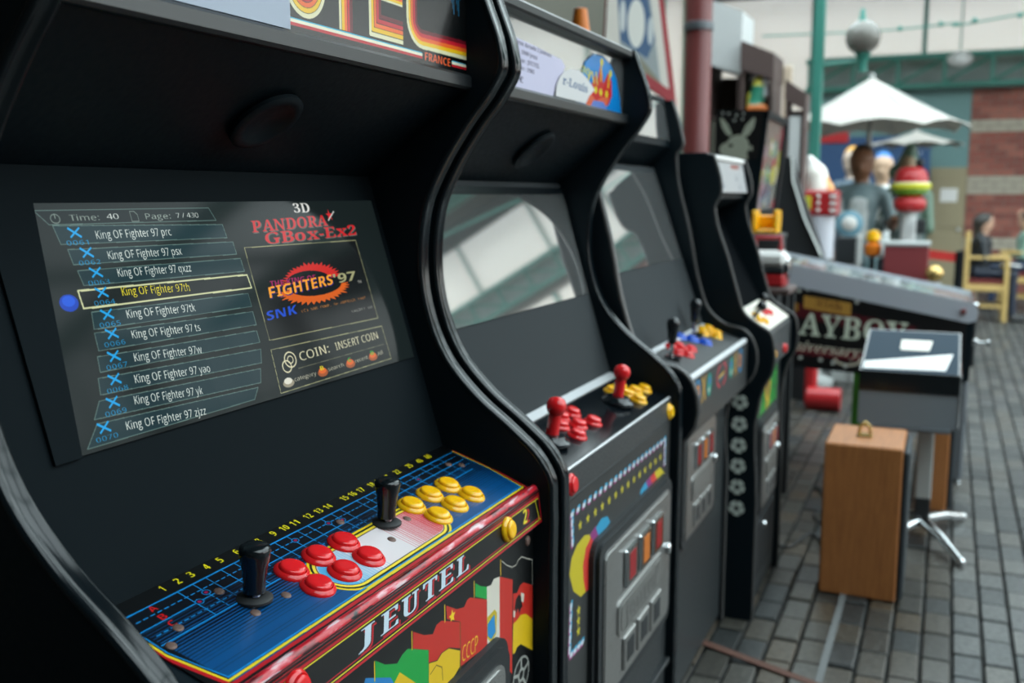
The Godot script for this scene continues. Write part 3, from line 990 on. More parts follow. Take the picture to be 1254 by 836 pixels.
func marquee_art() -> ImageTexture:
	var a := Art.new(0.0, 1.718, 0.755, 0.130, 2600.0, Color8(10, 12, 13))
	var band := [Color8(214, 208, 170), Color8(226, 178, 24), Color8(226, 96, 30), Color8(186, 26, 40), Color8(96, 14, 26)]
	var w := 0.0064
	for k in 5:
		var c: Color = band[k]
		var d := k * w
		# L
		var q := [Vector2(0.567 + d, 1.72), Vector2(0.567 + d, 1.650)]
		for i in 9:
			var an := PI + PI / 2 * i / 8.0
			q.append(Vector2(0.611 + cos(an) * (0.044 - d), 1.650 + sin(an) * (0.036 - d * 0.85)))
		q.append(Vector2(0.752, 1.6155 + d * 0.9))
		a.line(q, w * 0.9, c)
		# E
		a.line([Vector2(0.552, 1.6125 + d), Vector2(0.467 + d, 1.6125 + d), Vector2(0.467 + d, 1.7 - d)], w * 0.9, c)
		a.line([Vector2(0.552, 1.6615 + d * 0.5), Vector2(0.495 + d * 0.5, 1.6615 + d * 0.5)], w * 0.5, c)
		# T
		a.line([Vector2(0.396 + d, 1.609), Vector2(0.396 + d, 1.72)], w * 0.9, c)
		# U
		a.ring(Vector2(0.322, 1.652), 0.040 - d, w * 0.9, c, 0.040 - d, PI, TAU)
		a.line([Vector2(0.362 - d, 1.652), Vector2(0.362 - d, 1.72)], w * 0.9, c)
		a.line([Vector2(0.282 + d, 1.652), Vector2(0.282 + d, 1.72)], w * 0.9, c)
		# E and J under the paper
		a.line([Vector2(0.24, 1.6125 + d), Vector2(0.16 + d, 1.6125 + d), Vector2(0.16 + d, 1.7)], w * 0.9, c)
		a.line([Vector2(0.03, 1.6125 + d), Vector2(0.12 - d, 1.6125 + d), Vector2(0.12 - d, 1.72)], w * 0.9, c)
	for i in 9:
		a.line([Vector2(0.700 + i * 0.004, 1.72), Vector2(0.700 + i * 0.004, 1.700 - 0.008 * ((i * 5) % 4))], 0.0016, Color8(30, 110, 150))
	for k in [[1.6055, 0.0016, Color8(60, 160, 190)], [1.6030, 0.0036, Color8(222, 216, 190)], [1.5990, 0.0038, Color8(176, 24, 36)]]:
		a.line([Vector2(0.0, k[0]), Vector2(0.608, k[0])], k[1], k[2])
		a.line([Vector2(0.704, k[0]), Vector2(0.752, k[0])], k[1], k[2])
	write(a, "FRANCE", f_bold, Vector2(0.617, 1.5965), Vector2(0.698, 1.5965), 0.0115, Color8(222, 88, 40))
	return a.done()

func paper_art(lines: Array, w: float, h: float, paper: Color) -> ImageTexture:
	# lines = [text, font, x0, x1, baseline, cap height, colour, rise]
	var a := Art.new(0.0, h, w, h, 2400.0, paper)
	for q in lines:
		write(a, q[0], q[1], Vector2(q[2], q[4]), Vector2(q[3], q[4] + q[7]), q[5], q[6], 0.1)
	return a.done()

func art_part(root: Node, called: String, tex: Texture2D, a: Vector3, b: Vector3, c: Vector3, d: Vector3, out: Vector3, rough := 0.35, th := 0.001, label := "") -> MeshInstance3D:
	var m := mat("print " + str(tex.get_instance_id()), Color.WHITE, rough, 0.0, tex)
	var mb := MB.new()
	mb.slab(a, b, c, d, out, th)
	return part(root, called, mb, m, label)

func vert_art(root: Node, called: String, tex: Texture2D, x: float, zl: float, u0: float, u1: float, y0: float, y1: float, rough := 0.4, th := 0.001, label := "") -> MeshInstance3D:
	return art_part(root, called, tex, Vector3(x, y1, zl - u0), Vector3(x, y1, zl - u1), Vector3(x, y0, zl - u1), Vector3(x, y0, zl - u0), Vector3(1, 0, 0), rough, th, label)

func build_cabinet_one() -> void:
	var zl := -0.705
	var zr := -1.46
	var bez := Vector2(-0.765, 0.978)
	var r := tall_cabinet("arcade_cabinet", "black arcade cabinet with lit game list screen and blue control panel reading JEUTEL", -0.632, zr, bez, -0.600, mats.grey_front, mats.black, mats.bezel)
	# screen
	var tex := screen_art()
	var m := mat("game list screen", Color8(10, 14, 15), 0.09)
	m.emission_enabled = true
	m.emission = Color.BLACK
	m.emission_texture = tex
	m.emission_energy_multiplier = 1.0
	m.metallic_specular = 0.2
	var b := MB.new()
	b.slab(bez_pt(zl, bez, 0.033, 0.432, 0.003), bez_pt(zl, bez, 0.737, 0.432, 0.003), bez_pt(zl, bez, 0.737, 0.162, 0.003), bez_pt(zl, bez, 0.033, 0.162, 0.003), Vector3(0.9578, 0.2873, 0), 0.004)
	var cover := MB.new()
	cover.prism(Transform3D(Basis(Vector3(0, 0, -1), Vector3(-0.2873, 0.9578, 0), Vector3(0.9578, 0.2873, 0)), bez_pt(zl, bez, 0, 0, 0.001)), pv([0.0, 0.45, 0.062, 0.45, 0.062, 0.430, 0.034, 0.160, 0.0, 0.160]), 0.0035)
	part(r, "screen_mask", cover, mats.bezel)
	part(r, "screen", b, m, "lit screen listing fighting games")
	# control panel print
	var t2 := panel_art()
	art_part(r, "panel_overlay", t2, cpt(zl, 0, -0.032, 0.0022), cpt(zl, 0.755, -0.032, 0.0022), cpt(zl, 0.755, 0.165, 0.0022), cpt(zl, 0, 0.165, 0.0022), PN, 0.28, 0.0018, "blue printed control panel with yellow numbers")
	b = MB.new()
	for u in [0.377]:
		b.tube([Vector3(-0.5985, 0.9268, zl), Vector3(-0.5985, 0.9268, zr + 0.001)], 0.0068, 12)
	part(r, "panel_edge", b, mats.red_worn, "worn red edge of the control panel")
	var fa := fascia_art()
	art_part(r, "fascia", fa, Vector3(-0.5905, 0.927, zl), Vector3(-0.5905, 0.927, zr), Vector3(-0.5840, 0.872, zr), Vector3(-0.5840, 0.872, zl), Vector3(1, 0.12, 0), 0.3, 0.0012, "black fascia lettered JEUTEL in red and silver")
	var fl := flags_art()
	vert_art(r, "flag_artwork", fl, -0.599, zl, 0.0, 0.755, 0.368, 0.868, 0.35, 0.0008, "printed row of national flags")
	# marquee
	vert_art(r, "marquee", marquee_art(), -0.716, zl, 0.0, 0.755, 1.588, 1.718, 0.22, 0.002, "striped orange and yellow lettered marquee")
	# buttons and sticks
	var reds := [0.227, 0.055, 0.281, 0.056, 0.336, 0.057, 0.225, 0.095, 0.279, 0.097, 0.333, 0.098]
	var yels := [0.508, 0.060, 0.565, 0.059, 0.620, 0.061, 0.516, 0.101, 0.572, 0.099, 0.627, 0.100]
	for i in 6:
		button(r, frame_on(cpt(zl, reds[i * 2], reds[i * 2 + 1], 0.0022), PN), mats.red_plastic)
		button(r, frame_on(cpt(zl, yels[i * 2], yels[i * 2 + 1], 0.0022), PN), mats.yellow_plastic)
	button(r, frame_on(Vector3(-0.586, 0.901, zl - 0.62), Vector3(1, 0.12, 0)), mats.yellow_plastic, 0.0195)
	button(r, frame_on(Vector3(-0.586, 0.901, zl - 0.085), Vector3(1, 0.12, 0)), mats.red_plastic, 0.0195)
	for p in [[0.147, 0.063], [0.431, 0.064]]:
		stick(r, frame_on(cpt(zl, p[0], p[1], 0.0022), Vector3(0.06, 1, 0)), [
			["dust_washer", [Vector2(0.021, 0), Vector2(0.021, 0.003), Vector2(0.018, 0.005), Vector2(0.012, 0.006), Vector2(0.009, 0.006)], mats.rubber, 24],
			["shaft", [Vector2(0.007, 0.004), Vector2(0.007, 0.02), Vector2(0, 0.02)], mats.chrome, 12],
			["bat_top", [Vector2(0.008, 0.008), Vector2(0.0125, 0.010), Vector2(0.0125, 0.022), Vector2(0.0140, 0.036), Vector2(0.0172, 0.053), Vector2(0.0180, 0.058), Vector2(0.0168, 0.062), Vector2(0.013, 0.0645), Vector2(0, 0.065)], mats.gloss_black, 24]])
	for p in [[0.046, 0.045], [0.019, 0.061], [0.128, 0.080], [0.182, 0.081], [0.129, 0.028], [0.379, 0.022], [0.695, 0.022], [0.715, 0.037], [0.400, 0.092], [0.470, 0.075]]:
		b = MB.new()
		b.lathe(frame_on(cpt(zl, p[0], p[1], 0.0022), PN), [Vector2(0.0062, 0), Vector2(0.0058, 0.0008), Vector2(0.004, 0.0014), Vector2(0, 0.0016)], 14)
		part(r, "bolt_head", b, mats.old_bolt)
	b = MB.new()
	b.lathe(frame_on(Vector3(-0.599, 0.846, zl - 0.728), Vector3(1, 0, 0)), [Vector2(0.0085, 0), Vector2(0.0078, 0.002), Vector2(0.005, 0.0032), Vector2(0, 0.0034)], 14)
	part(r, "bolt_head", b, mats.old_bolt)
	coin_door(r, -0.599, zl, 0.30, 0.595, 0.43, 0.705, "")
	# price sheet on the marquee (lies on it: a thing of its own)
	b = MB.new()
	b.slab(Vector3(-0.7105, 1.714, zl - 0.012), Vector3(-0.7105, 1.714, zl - 0.283), Vector3(-0.7105, 1.5905, zl - 0.283), Vector3(-0.7105, 1.5905, zl - 0.012), Vector3(1, 0, 0), 0.0012)
	var pt := paper_art([["Borne Arcade 2 joueurs", f_serif, 0.06, 0.24, 0.095, 0.011, Color8(40, 42, 52), 0.0], ["1000 jeux", f_serif, 0.10, 0.20, 0.074, 0.011, Color8(40, 42, 52), 0.0], ["1800 \u20ac", f_serif, 0.085, 0.160, 0.033, 0.018, Color8(34, 36, 46), 0.0]], 0.271, 0.1235, Color8(168, 176, 190))
	var pm := mat("price sheet one", Color.WHITE, 0.8, 0.0, pt)
	single("price_sheet", b, pm, "pale price sheet taped over the left half of the striped JEUTEL marquee", "sheet", Vector3(-0.7105, 1.5905, zl - 0.15), "price sheets on the marquees")

func build_cabinet_two() -> void:
	var zl := -1.54
	var zr := -2.30
	var bez := Vector2(-0.742, 0.975)
	var r := tall_cabinet("arcade_cabinet", "black arcade cabinet with red ball-top joysticks and a mirror-bright dark screen", zl, zr, bez, -0.588, mats.grey_front, mats.panel_gloss, mats.bezel_lit)
	var b := MB.new()
	b.slab(bez_pt(zl, bez, 0.012, 0.445, 0.0072), bez_pt(zl, bez, 0.748, 0.445, 0.0072), bez_pt(zl, bez, 0.748, 0.198, 0.003), bez_pt(zl, bez, 0.012, 0.198, 0.003), Vector3(0.9578, 0.2873, 0), 0.003)
	part(r, "screen", b, mats.dark_glass, "dark glass screen mirroring the hall windows")
	b = MB.new()
	b.slab(bez_pt(zl, bez, 0.012, 0.462, 0.006), bez_pt(zl, bez, 0.748, 0.462, 0.006), bez_pt(zl, bez, 0.748, 0.446, 0.006), bez_pt(zl, bez, 0.012, 0.446, 0.006), Vector3(0.9578, 0.2873, 0), 0.006)
	part(r, "screen_top_rail", b, mats.gloss_black)
	b = MB.new()
	b.slab(cpt(zl, 0.002, 0.004, 0.003), cpt(zl, 0.757, 0.004, 0.003), cpt(zl, 0.757, 0.027, 0.003), cpt(zl, 0.002, 0.027, 0.003), PN, 0.003)
	part(r, "aluminium_strip", b, mats.alu, "brushed aluminium strip")
	b = MB.new()
	b.tube([Vector3(-0.5925, 0.9222, zl - 0.001), Vector3(-0.5925, 0.9222, zr + 0.001)], 0.0028, 8)
	part(r, "panel_edge", b, mats.alu)
	b = MB.new()
	b.slab(Vector3(-0.5885, 0.920, zl), Vector3(-0.5885, 0.920, zr), Vector3(-0.5835, 0.875, zr), Vector3(-0.5835, 0.875, zl), Vector3(1, 0.11, 0), 0.001)
	part(r, "fascia", b, mats.grey_front)
	var reds := [0.300, 0.052, 0.352, 0.057, 0.252, 0.070, 0.298, 0.092, 0.352, 0.105, 0.240, 0.112]
	var yels := [0.610, 0.060, 0.664, 0.062, 0.636, 0.090, 0.684, 0.094, 0.728, 0.104, 0.628, 0.122]
	for i in 6:
		button(r, frame_on(cpt(zl, reds[i * 2], reds[i * 2 + 1]), PN), mats.red_plastic, 0.0205, 1.35)
		button(r, frame_on(cpt(zl, yels[i * 2], yels[i * 2 + 1]), PN), mats.yellow_plastic, 0.0205, 1.35)
	button(r, frame_on(Vector3(-0.586, 0.896, zl - 0.062), Vector3(1, 0.1, 0)), mats.red_plastic, 0.0205)
	button(r, frame_on(Vector3(-0.586, 0.893, zl - 0.735), Vector3(1, 0.1, 0)), mats.yellow_plastic, 0.0205)
	for p in [[0.149, 0.092], [0.545, 0.095]]:
		stick(r, frame_on(cpt(zl, p[0], p[1]), Vector3(0.15, 1, 0)), [
			["base_plate", [Vector2(0.038, 0), Vector2(0.038, 0.006), Vector2(0.030, 0.010), Vector2(0.026, 0.017), Vector2(0.014, 0.018), Vector2(0, 0.018)], mats.gloss_black, 8],
			["shaft", [Vector2(0.0125, 0.015), Vector2(0.0115, 0.058), Vector2(0, 0.058)], mats.red_plastic, 20],
			["ball_top", [Vector2(0.0, 0.052), Vector2(0.010, 0.0545), Vector2(0.0165, 0.061), Vector2(0.0190, 0.070), Vector2(0.0178, 0.078), Vector2(0.0138, 0.0845), Vector2(0.007, 0.088), Vector2(0, 0.089)], mats.red_plastic, 24]])
	# printed trim round the coin door
	var a := Art.new(0.0, 0.866, 0.755, 0.50, 2000.0, Color8(44, 46, 46))
	var dash := func(p: Vector2, q: Vector2, n: int) -> void:
		for i in n:
			var c := p.lerp(q, float(i) / (n - 1))
			var d := (q - p).normalized() * 0.0085
			var s := Vector2(0.0045, 0.0045)
			a.line([c - d * 0.6 + s, c + d * 0.6 + s], 0.008, Color8(40, 150, 190))
			a.line([c - d * 0.6 - s * 0.8, c + d * 0.6 - s * 0.8], 0.008, Color8(150, 40, 110))
			a.line([c - d * 0.6, c + d * 0.6], 0.009, Color8(198, 204, 212))
	dash.call(Vector2(0.072, 0.838), Vector2(0.705, 0.830), 21)
	dash.call(Vector2(0.072, 0.822), Vector2(0.075, 0.785), 3)
	dash.call(Vector2(0.709, 0.815), Vector2(0.709, 0.775), 3)
	dash.call(Vector2(0.071, 0.665), Vector2(0.065, 0.585), 5)
	dash.call(Vector2(0.075, 0.572), Vector2(0.134, 0.570), 4)
	dash.call(Vector2(0.722, 0.660), Vector2(0.722, 0.560), 5)
	for i in 14:
		a.star(Vector2(0.116 + i * 0.0426, 0.805 - i * 0.0006), 0.0115, Color8(190, 176, 30))
	for i in 3:
		a.star(Vector2(0.112, 0.642 - i * 0.020), 0.012, Color8(190, 176, 30))
	a.poly(pts2([0.060, 0.730, 0.072, 0.757, 0.100, 0.773, 0.140, 0.778, 0.185, 0.766, 0.150, 0.749, 0.134, 0.725, 0.140, 0.687, 0.150, 0.664, 0.123, 0.664, 0.083, 0.690]), Color8(188, 170, 28))
	a.poly(pts2([0.150, 0.664, 0.138, 0.690, 0.133, 0.722, 0.148, 0.750, 0.185, 0.766, 0.215, 0.760, 0.200, 0.720, 0.200, 0.660]), Color8(196, 52, 44))
	a.poly(pts2([0.170, 0.768, 0.202, 0.776, 0.255, 0.756, 0.202, 0.740]), Color8(130, 44, 110))
	a.poly(pts2([0.205, 0.772, 0.240, 0.780, 0.275, 0.774, 0.295, 0.756, 0.228, 0.742]), Color8(36, 140, 180))
	a.poly(pts2([0.495, 0.735, 0.512, 0.764, 0.558, 0.772, 0.590, 0.735]), Color8(36, 140, 180))
	a.poly(pts2([0.552, 0.770, 0.597, 0.775, 0.620, 0.735, 0.580, 0.735]), Color8(130, 44, 110))
	a.poly(pts2([0.585, 0.770, 0.629, 0.775, 0.668, 0.728, 0.620, 0.728]), Color8(196, 52, 44))
	a.poly(pts2([0.622, 0.772, 0.668, 0.774, 0.708, 0.750, 0.726, 0.710, 0.712, 0.680, 0.680, 0.716]), Color8(188, 170, 28))
	vert_art(r, "front_artwork", a.done(), -0.587, zl, 0.0, 0.755, 0.366, 0.866, 0.42, 0.0006, "grey front print with stars and beach balls")
	coin_door(r, -0.587, zl, 0.200, 0.690, 0.415, 0.722, "jeutel")
	b = MB.new()
	b.cube(-0.59, -0.575, 0.255, 0.268, zr + 0.002, zl - 0.002, 0.002)
	part(r, "seam_strip", b, mats.dull)
	# marquee: glossy acrylic picture
	a = Art.new(0.0, 1.716, 0.76, 0.130, 2400.0, Color8(24, 40, 38))
	a.poly(pts2([0.425, 1.586, 0.452, 1.640, 0.49, 1.680, 0.540, 1.700, 0.60, 1.703, 0.66, 1.69, 0.70, 1.665, 0.73, 1.62, 0.742, 1.586]), Color8(14, 118, 190))
	for p in [[0.525, 1.705], [0.545, 1.708]]:
		a.ring(Vector2(p[0], p[1]), 0.008, 0.003, Color8(190, 214, 220))
	a.poly(pts2([0.474, 1.600, 0.500, 1.632, 0.520, 1.628, 0.552, 1.660, 0.560, 1.640, 0.590, 1.690, 0.606, 1.645, 0.640, 1.672, 0.664, 1.655, 0.668, 1.624, 0.640, 1.600, 0.600, 1.612, 0.560, 1.596, 0.520, 1.612]), Color8(186, 42, 40))
	for p in [[0.500, 1.636, 0.520, 1.660], [0.545, 1.640, 0.530, 1.662], [0.590, 1.650, 0.592, 1.694], [0.566, 1.640, 0.556, 1.664], [0.640, 1.640, 0.652, 1.676]]:
		a.line([Vector2(p[0], p[1]), Vector2(p[2], p[3])], 0.007, Color8(208, 186, 40))
	for p in [[0.555, 1.627], [0.590, 1.625], [0.630, 1.625], [0.656, 1.672], [0.594, 1.690]]:
		a.oval(Vector2(p[0], p[1]), 0.010, 0.008, Color8(206, 190, 44))
	a.poly(pts2([0.475, 1.602, 0.520, 1.618, 0.560, 1.604, 0.600, 1.616, 0.650, 1.618, 0.630, 1.598, 0.560, 1.588, 0.500, 1.588]), Color8(206, 96, 66))
	a.poly(pts2([0.520, 1.586, 0.540, 1.604, 0.610, 1.606, 0.640, 1.590, 0.63, 1.586]), Color8(92, 120, 190))
	write(a, "AND", f_bold, Vector2(0.455, 1.655), Vector2(0.515, 1.650), 0.016, Color8(196, 190, 60))
	var mt := a.done()
	b = MB.new()
	b.slab(Vector3(-0.720, 1.716, zl), Vector3(-0.720, 1.716, zr), Vector3(-0.720, 1.586, zr), Vector3(-0.720, 1.586, zl), Vector3(1, 0, 0), 0.003)
	part(r, "marquee_glass", b, mats.dark_glass, "dark mirror-like marquee glass")
	var mm := mat("marquee picture", Color.WHITE, 0.15, 0.0, mt)
	b = MB.new()
	paper_piece(b, pts2([0.425, 1.587, 0.440, 1.622, 0.452, 1.640, 0.49, 1.680, 0.540, 1.702, 0.60, 1.706, 0.66, 1.692, 0.70, 1.665, 0.73, 1.62, 0.742, 1.587]), zl, -0.7175, Vector2(0.0, 1.586), Vector2(0.76, 0.130))
	part(r, "marquee", b, mm, "round blue marquee picture with red and yellow figures")
	# sheets leaning in front of the marquee
	var pt := paper_art([["Borne Arcade 2 joueurs", f_serif, 0.075, 0.255, 0.076, 0.0072, Color8(52, 48, 66), -0.004], ["1000 jeux", f_serif, 0.11, 0.185, 0.061, 0.0072, Color8(52, 48, 66), -0.002], ["Marque : JEUTEL", f_serif, 0.065, 0.195, 0.047, 0.0072, Color8(52, 48, 66), -0.002], ["Ann\u00e9e : 1985", f_serif, 0.072, 0.170, 0.034, 0.0072, Color8(52, 48, 66), -0.002], ["1800 \u20ac", f_serif, 0.022, 0.118, 0.012, 0.0105, Color8(36, 34, 50), -0.001]], 0.33, 0.09, Color8(186, 182, 204))
	var pm := mat("price sheet two", Color.WHITE, 0.8, 0.0, pt)
	b = MB.new()
	var outl := pts2([0.020, 1.675, 0.062, 1.676, 0.095, 1.674, 0.200, 1.670, 0.330, 1.662, 0.348, 1.652, 0.330, 1.632, 0.300, 1.606, 0.285, 1.590, 0.020, 1.590])
	paper_piece(b, outl, zl, -0.7105, Vector2(0.018, 1.588), Vector2(0.33, 0.09))
	single("price_sheet", b, pm, "lilac price sheet leaning in the marquee above the mirror-bright screen", "sheet", Vector3(-0.7105, 1.59, zl - 0.17), "price sheets on the marquees")
	pt = paper_art([["r-Louis", f_serif, 0.050, 0.195, 0.028, 0.016, Color8(34, 66, 110), -0.004]], 0.26, 0.075, Color8(196, 194, 194))
	pm = mat("torn note", Color.WHITE, 0.8, 0.0, pt)
	b = MB.new()
	outl = pts2([0.288, 1.590, 0.293, 1.610, 0.310, 1.628, 0.335, 1.641, 0.375, 1.650, 0.420, 1.652, 0.462, 1.643, 0.500, 1.630, 0.515, 1.622, 0.480, 1.606, 0.462, 1.590])
	paper_piece(b, outl, zl, -0.7065, Vector2(0.275, 1.588), Vector2(0.26, 0.075))
	single("torn_note", b, pm, "curled white note with blue handwriting in front of the lilac price sheet", "note", Vector3(-0.7065, 1.59, zl - 0.39))

func paper_piece(b: MB, outl: Array, zl: float, x: float, org: Vector2, size: Vector2) -> void:
	var q := PackedVector2Array(outl)
	var idx := Geometry2D.triangulate_polygon(q)
	var uvf := func(p: Vector2) -> Vector2:
		return Vector2((p.x - org.x) / size.x, 1.0 - (p.y - org.y) / size.y)
	for side in [0, 1]:
		for i in range(0, idx.size(), 3):
			var w := []
			for k in 3:
				var p := q[idx[i + k]]
				w.append(Vector3(x - 0.0015 * side, p.y, zl - p.x))
			b.flat(w[0], w[1], w[2], Vector3(1.0 - 2.0 * side, 0, 0), uvf.call(q[idx[i]]), uvf.call(q[idx[i + 1]]), uvf.call(q[idx[i + 2]]))
	for i in q.size():
		var p := q[i]
		var s := q[(i + 1) % q.size()]
		b.quad(Vector3(x, p.y, zl - p.x), Vector3(x, s.y, zl - s.x), Vector3(x - 0.0015, s.y, zl - s.x), Vector3(x - 0.0015, p.y, zl - p.x), Vector3(0, 1, 0), uvf.call(p), uvf.call(s), uvf.call(s), uvf.call(p))

func build_cabinet_three() -> void:
	var zl := -2.37
	var zr := -3.165
	var r := thing("arcade_cabinet", "black arcade cabinet with bat joysticks, blue buttons and coloured symbols on its fascia", "arcade cabinet", Vector3(-0.95, 0, (zl + zr) / 2), "upright arcade cabinets in the row")
	var con := pv([-0.622, 0.0, -0.622, 0.5, -0.622, 0.74, -0.605, 0.79, -0.560, 0.815, -0.553, 0.95, -0.575, 0.975, -0.64, 0.993, -0.70, 1.045, -0.722, 1.10, -0.765, 1.29, -0.812, 1.50, -0.812, 1.535, -0.795, 1.556, -0.800, 1.60, -0.832, 1.70])
	shell(r, smooth_path(con, 4), zl, zr, -1.36, 1.71, mats.black, mats.trim_pale, 0.02)
	var A3 := Vector3(-0.735, 1.000, 0)
	var b := MB.new()
	b.prism(Transform3D(Basis(), Vector3(0, 0, zr + 0.0005)), pv([-0.79, 1.016, -0.580, 0.950, -0.570, 0.944, -0.567, 0.800, -0.62, 0.795, -0.79, 0.92]), zl - zr - 0.001)
	part(r, "control_panel", b, mats.dull)
	b = MB.new()
	b.tube([Vector3(-0.576, 0.945, zl - 0.001), Vector3(-0.576, 0.945, zr + 0.001)], 0.009, 10)
	part(r, "panel_edge", b, mats.alu)
	b = MB.new()
	b.slab(cpt(zl, 0.002, 0.018, 0.003, A3), cpt(zl, 0.79, 0.018, 0.003, A3), cpt(zl, 0.79, 0.042, 0.003, A3), cpt(zl, 0.002, 0.042, 0.003, A3), PN, 0.003)
	part(r, "aluminium_strip", b, mats.alu)
	b = MB.new()
	b.cube(-0.66, -0.630, 0.02, 0.793, zr + 0.001, zl - 0.001, 0.002)
	part(r, "front_panel", b, mats.grey_front)
	# bezel and screen, tilted further back
	var up := Vector3(-0.33, 0.944, 0)
	var nn := Vector3(0.944, 0.33, 0)
	var P := Vector3(-0.712, 1.0, 0)
	b = MB.new()
	b.slab(P + up * 0.52 + Vector3(0, 0, zl), P + up * 0.52 + Vector3(0, 0, zr), P + up * -0.02 + Vector3(0, 0, zr), P + up * -0.02 + Vector3(0, 0, zl), nn, 0.006)
	part(r, "bezel", b, mats.bezel_lit)
	b = MB.new()
	P += nn * 0.003
	b.slab(P + up * 0.50 + Vector3(0, 0, zl - 0.02), P + up * 0.50 + Vector3(0, 0, zr + 0.02), P + up * 0.215 + Vector3(0, 0, zr + 0.02), P + up * 0.215 + Vector3(0, 0, zl - 0.02), nn, 0.003)
	part(r, "screen", b, mats.dark_glass, "dark glass screen mirroring brick and windows")
	b = MB.new()
	b.prism(Transform3D(Basis(), Vector3(0, 0, zr + 0.0005)), pv([-0.91, 1.49, -0.835, 1.555, -0.835, 1.585, -0.93, 1.53]), zl - zr - 0.001)
	part(r, "soffit", b, mats.black)
	b = MB.new()
	b.slab(Vector3(-0.856, 1.70, zl - 0.001), Vector3(-0.856, 1.70, zr + 0.001), Vector3(-0.832, 1.575, zr + 0.001), Vector3(-0.832, 1.575, zl - 0.001), Vector3(1, 0.2, 0), 0.004)
	part(r, "marquee", b, mats.dark_glass)
	# controls
	var reds := [0.300, 0.050, 0.350, 0.058, 0.272, 0.079, 0.366, 0.092, 0.288, 0.104, 0.325, 0.078]
	var yels := [0.690, 0.050, 0.745, 0.056, 0.722, 0.088, 0.688, 0.075, 0.670, 0.100, 0.640, 0.064]
	for i in 6:
		button(r, frame_on(cpt(zl, reds[i * 2], reds[i * 2 + 1], 0.0, A3), PN), mats.red_plastic, 0.020, 1.25)
		button(r, frame_on(cpt(zl, yels[i * 2], yels[i * 2 + 1], 0.0, A3), PN), mats.yellow_plastic, 0.020, 1.25)
	for p in [[0.47, 0.030], [0.50, 0.062], [0.525, 0.098]]:
		button(r, frame_on(cpt(zl, p[0], p[1], 0.0, A3), PN), mats.blue_plastic, 0.023, 1.25)
	for p in [[0.195, 0.080], [0.590, 0.045]]:
		stick(r, frame_on(cpt(zl, p[0], p[1], 0.0, A3), Vector3(0.05, 1, 0)), [
			["base_plate", [Vector2(0.030, 0), Vector2(0.030, 0.003), Vector2(0, 0.005)], mats.gloss_black, 16],
			["shaft", [Vector2(0.006, 0.003), Vector2(0.006, 0.045), Vector2(0, 0.045)], mats.chrome, 10],
			["bat_top", [Vector2(0.006, 0.036), Vector2(0.011, 0.040), Vector2(0.014, 0.066), Vector2(0.018, 0.090), Vector2(0.015, 0.102), Vector2(0.008, 0.107), Vector2(0, 0.108)], mats.gloss_black, 18]])
	# symbols on the fascia
	var a := Art.new(0.0, 0.936, 0.795, 0.134, 1600.0, Color8(52, 54, 54))
	for s in [1, -1]:
		var cx: float = 0.3975
		var f := func(u: float) -> float: return cx + s * (u - cx)
		a.ring(Vector2(f.call(0.110), 0.900), 0.032, 0.011, Color8(44, 110, 150))
		a.ring(Vector2(f.call(0.118), 0.900), 0.016, 0.010, Color8(200, 120, 40))
		a.line([Vector2(f.call(0.165), 0.933), Vector2(f.call(0.185), 0.900), Vector2(f.call(0.165), 0.868)], 0.009, Color8(196, 150, 50))
		a.line([Vector2(f.call(0.205), 0.933), Vector2(f.call(0.188), 0.900), Vector2(f.call(0.205), 0.868)], 0.009, Color8(196, 150, 50))
		a.oval(Vector2(f.call(0.250), 0.900), 0.030, 0.033, Color8(24, 120, 104))
		a.oval(Vector2(f.call(0.256), 0.910), 0.012, 0.010, Color8(60, 96, 160))
		a.oval(Vector2(f.call(0.246), 0.886), 0.010, 0.008, Color8(170, 184, 170))
	a.ring(Vector2(0.41, 0.900), 0.060, 0.010, Color8(180, 44, 60), 0.033, PI * 0.62, PI * 1.38)
	a.ring(Vector2(0.41, 0.900), 0.060, 0.010, Color8(180, 44, 60), 0.033, -PI * 0.38, PI * 0.38)
	a.line([Vector2(0.375, 0.897), Vector2(0.445, 0.903)], 0.008, Color8(196, 150, 50))
	a.line([Vector2(0.375, 0.889), Vector2(0.445, 0.895)], 0.004, Color8(44, 110, 150))
	vert_art(r, "fascia", a.done(), -0.566, zl, 0.0, 0.795, 0.802, 0.936, 0.4, 0.001, "grey fascia with round coloured symbols")
	coin_door(r, -0.629, zl, 0.19, 0.55, 0.47, 0.755, "")

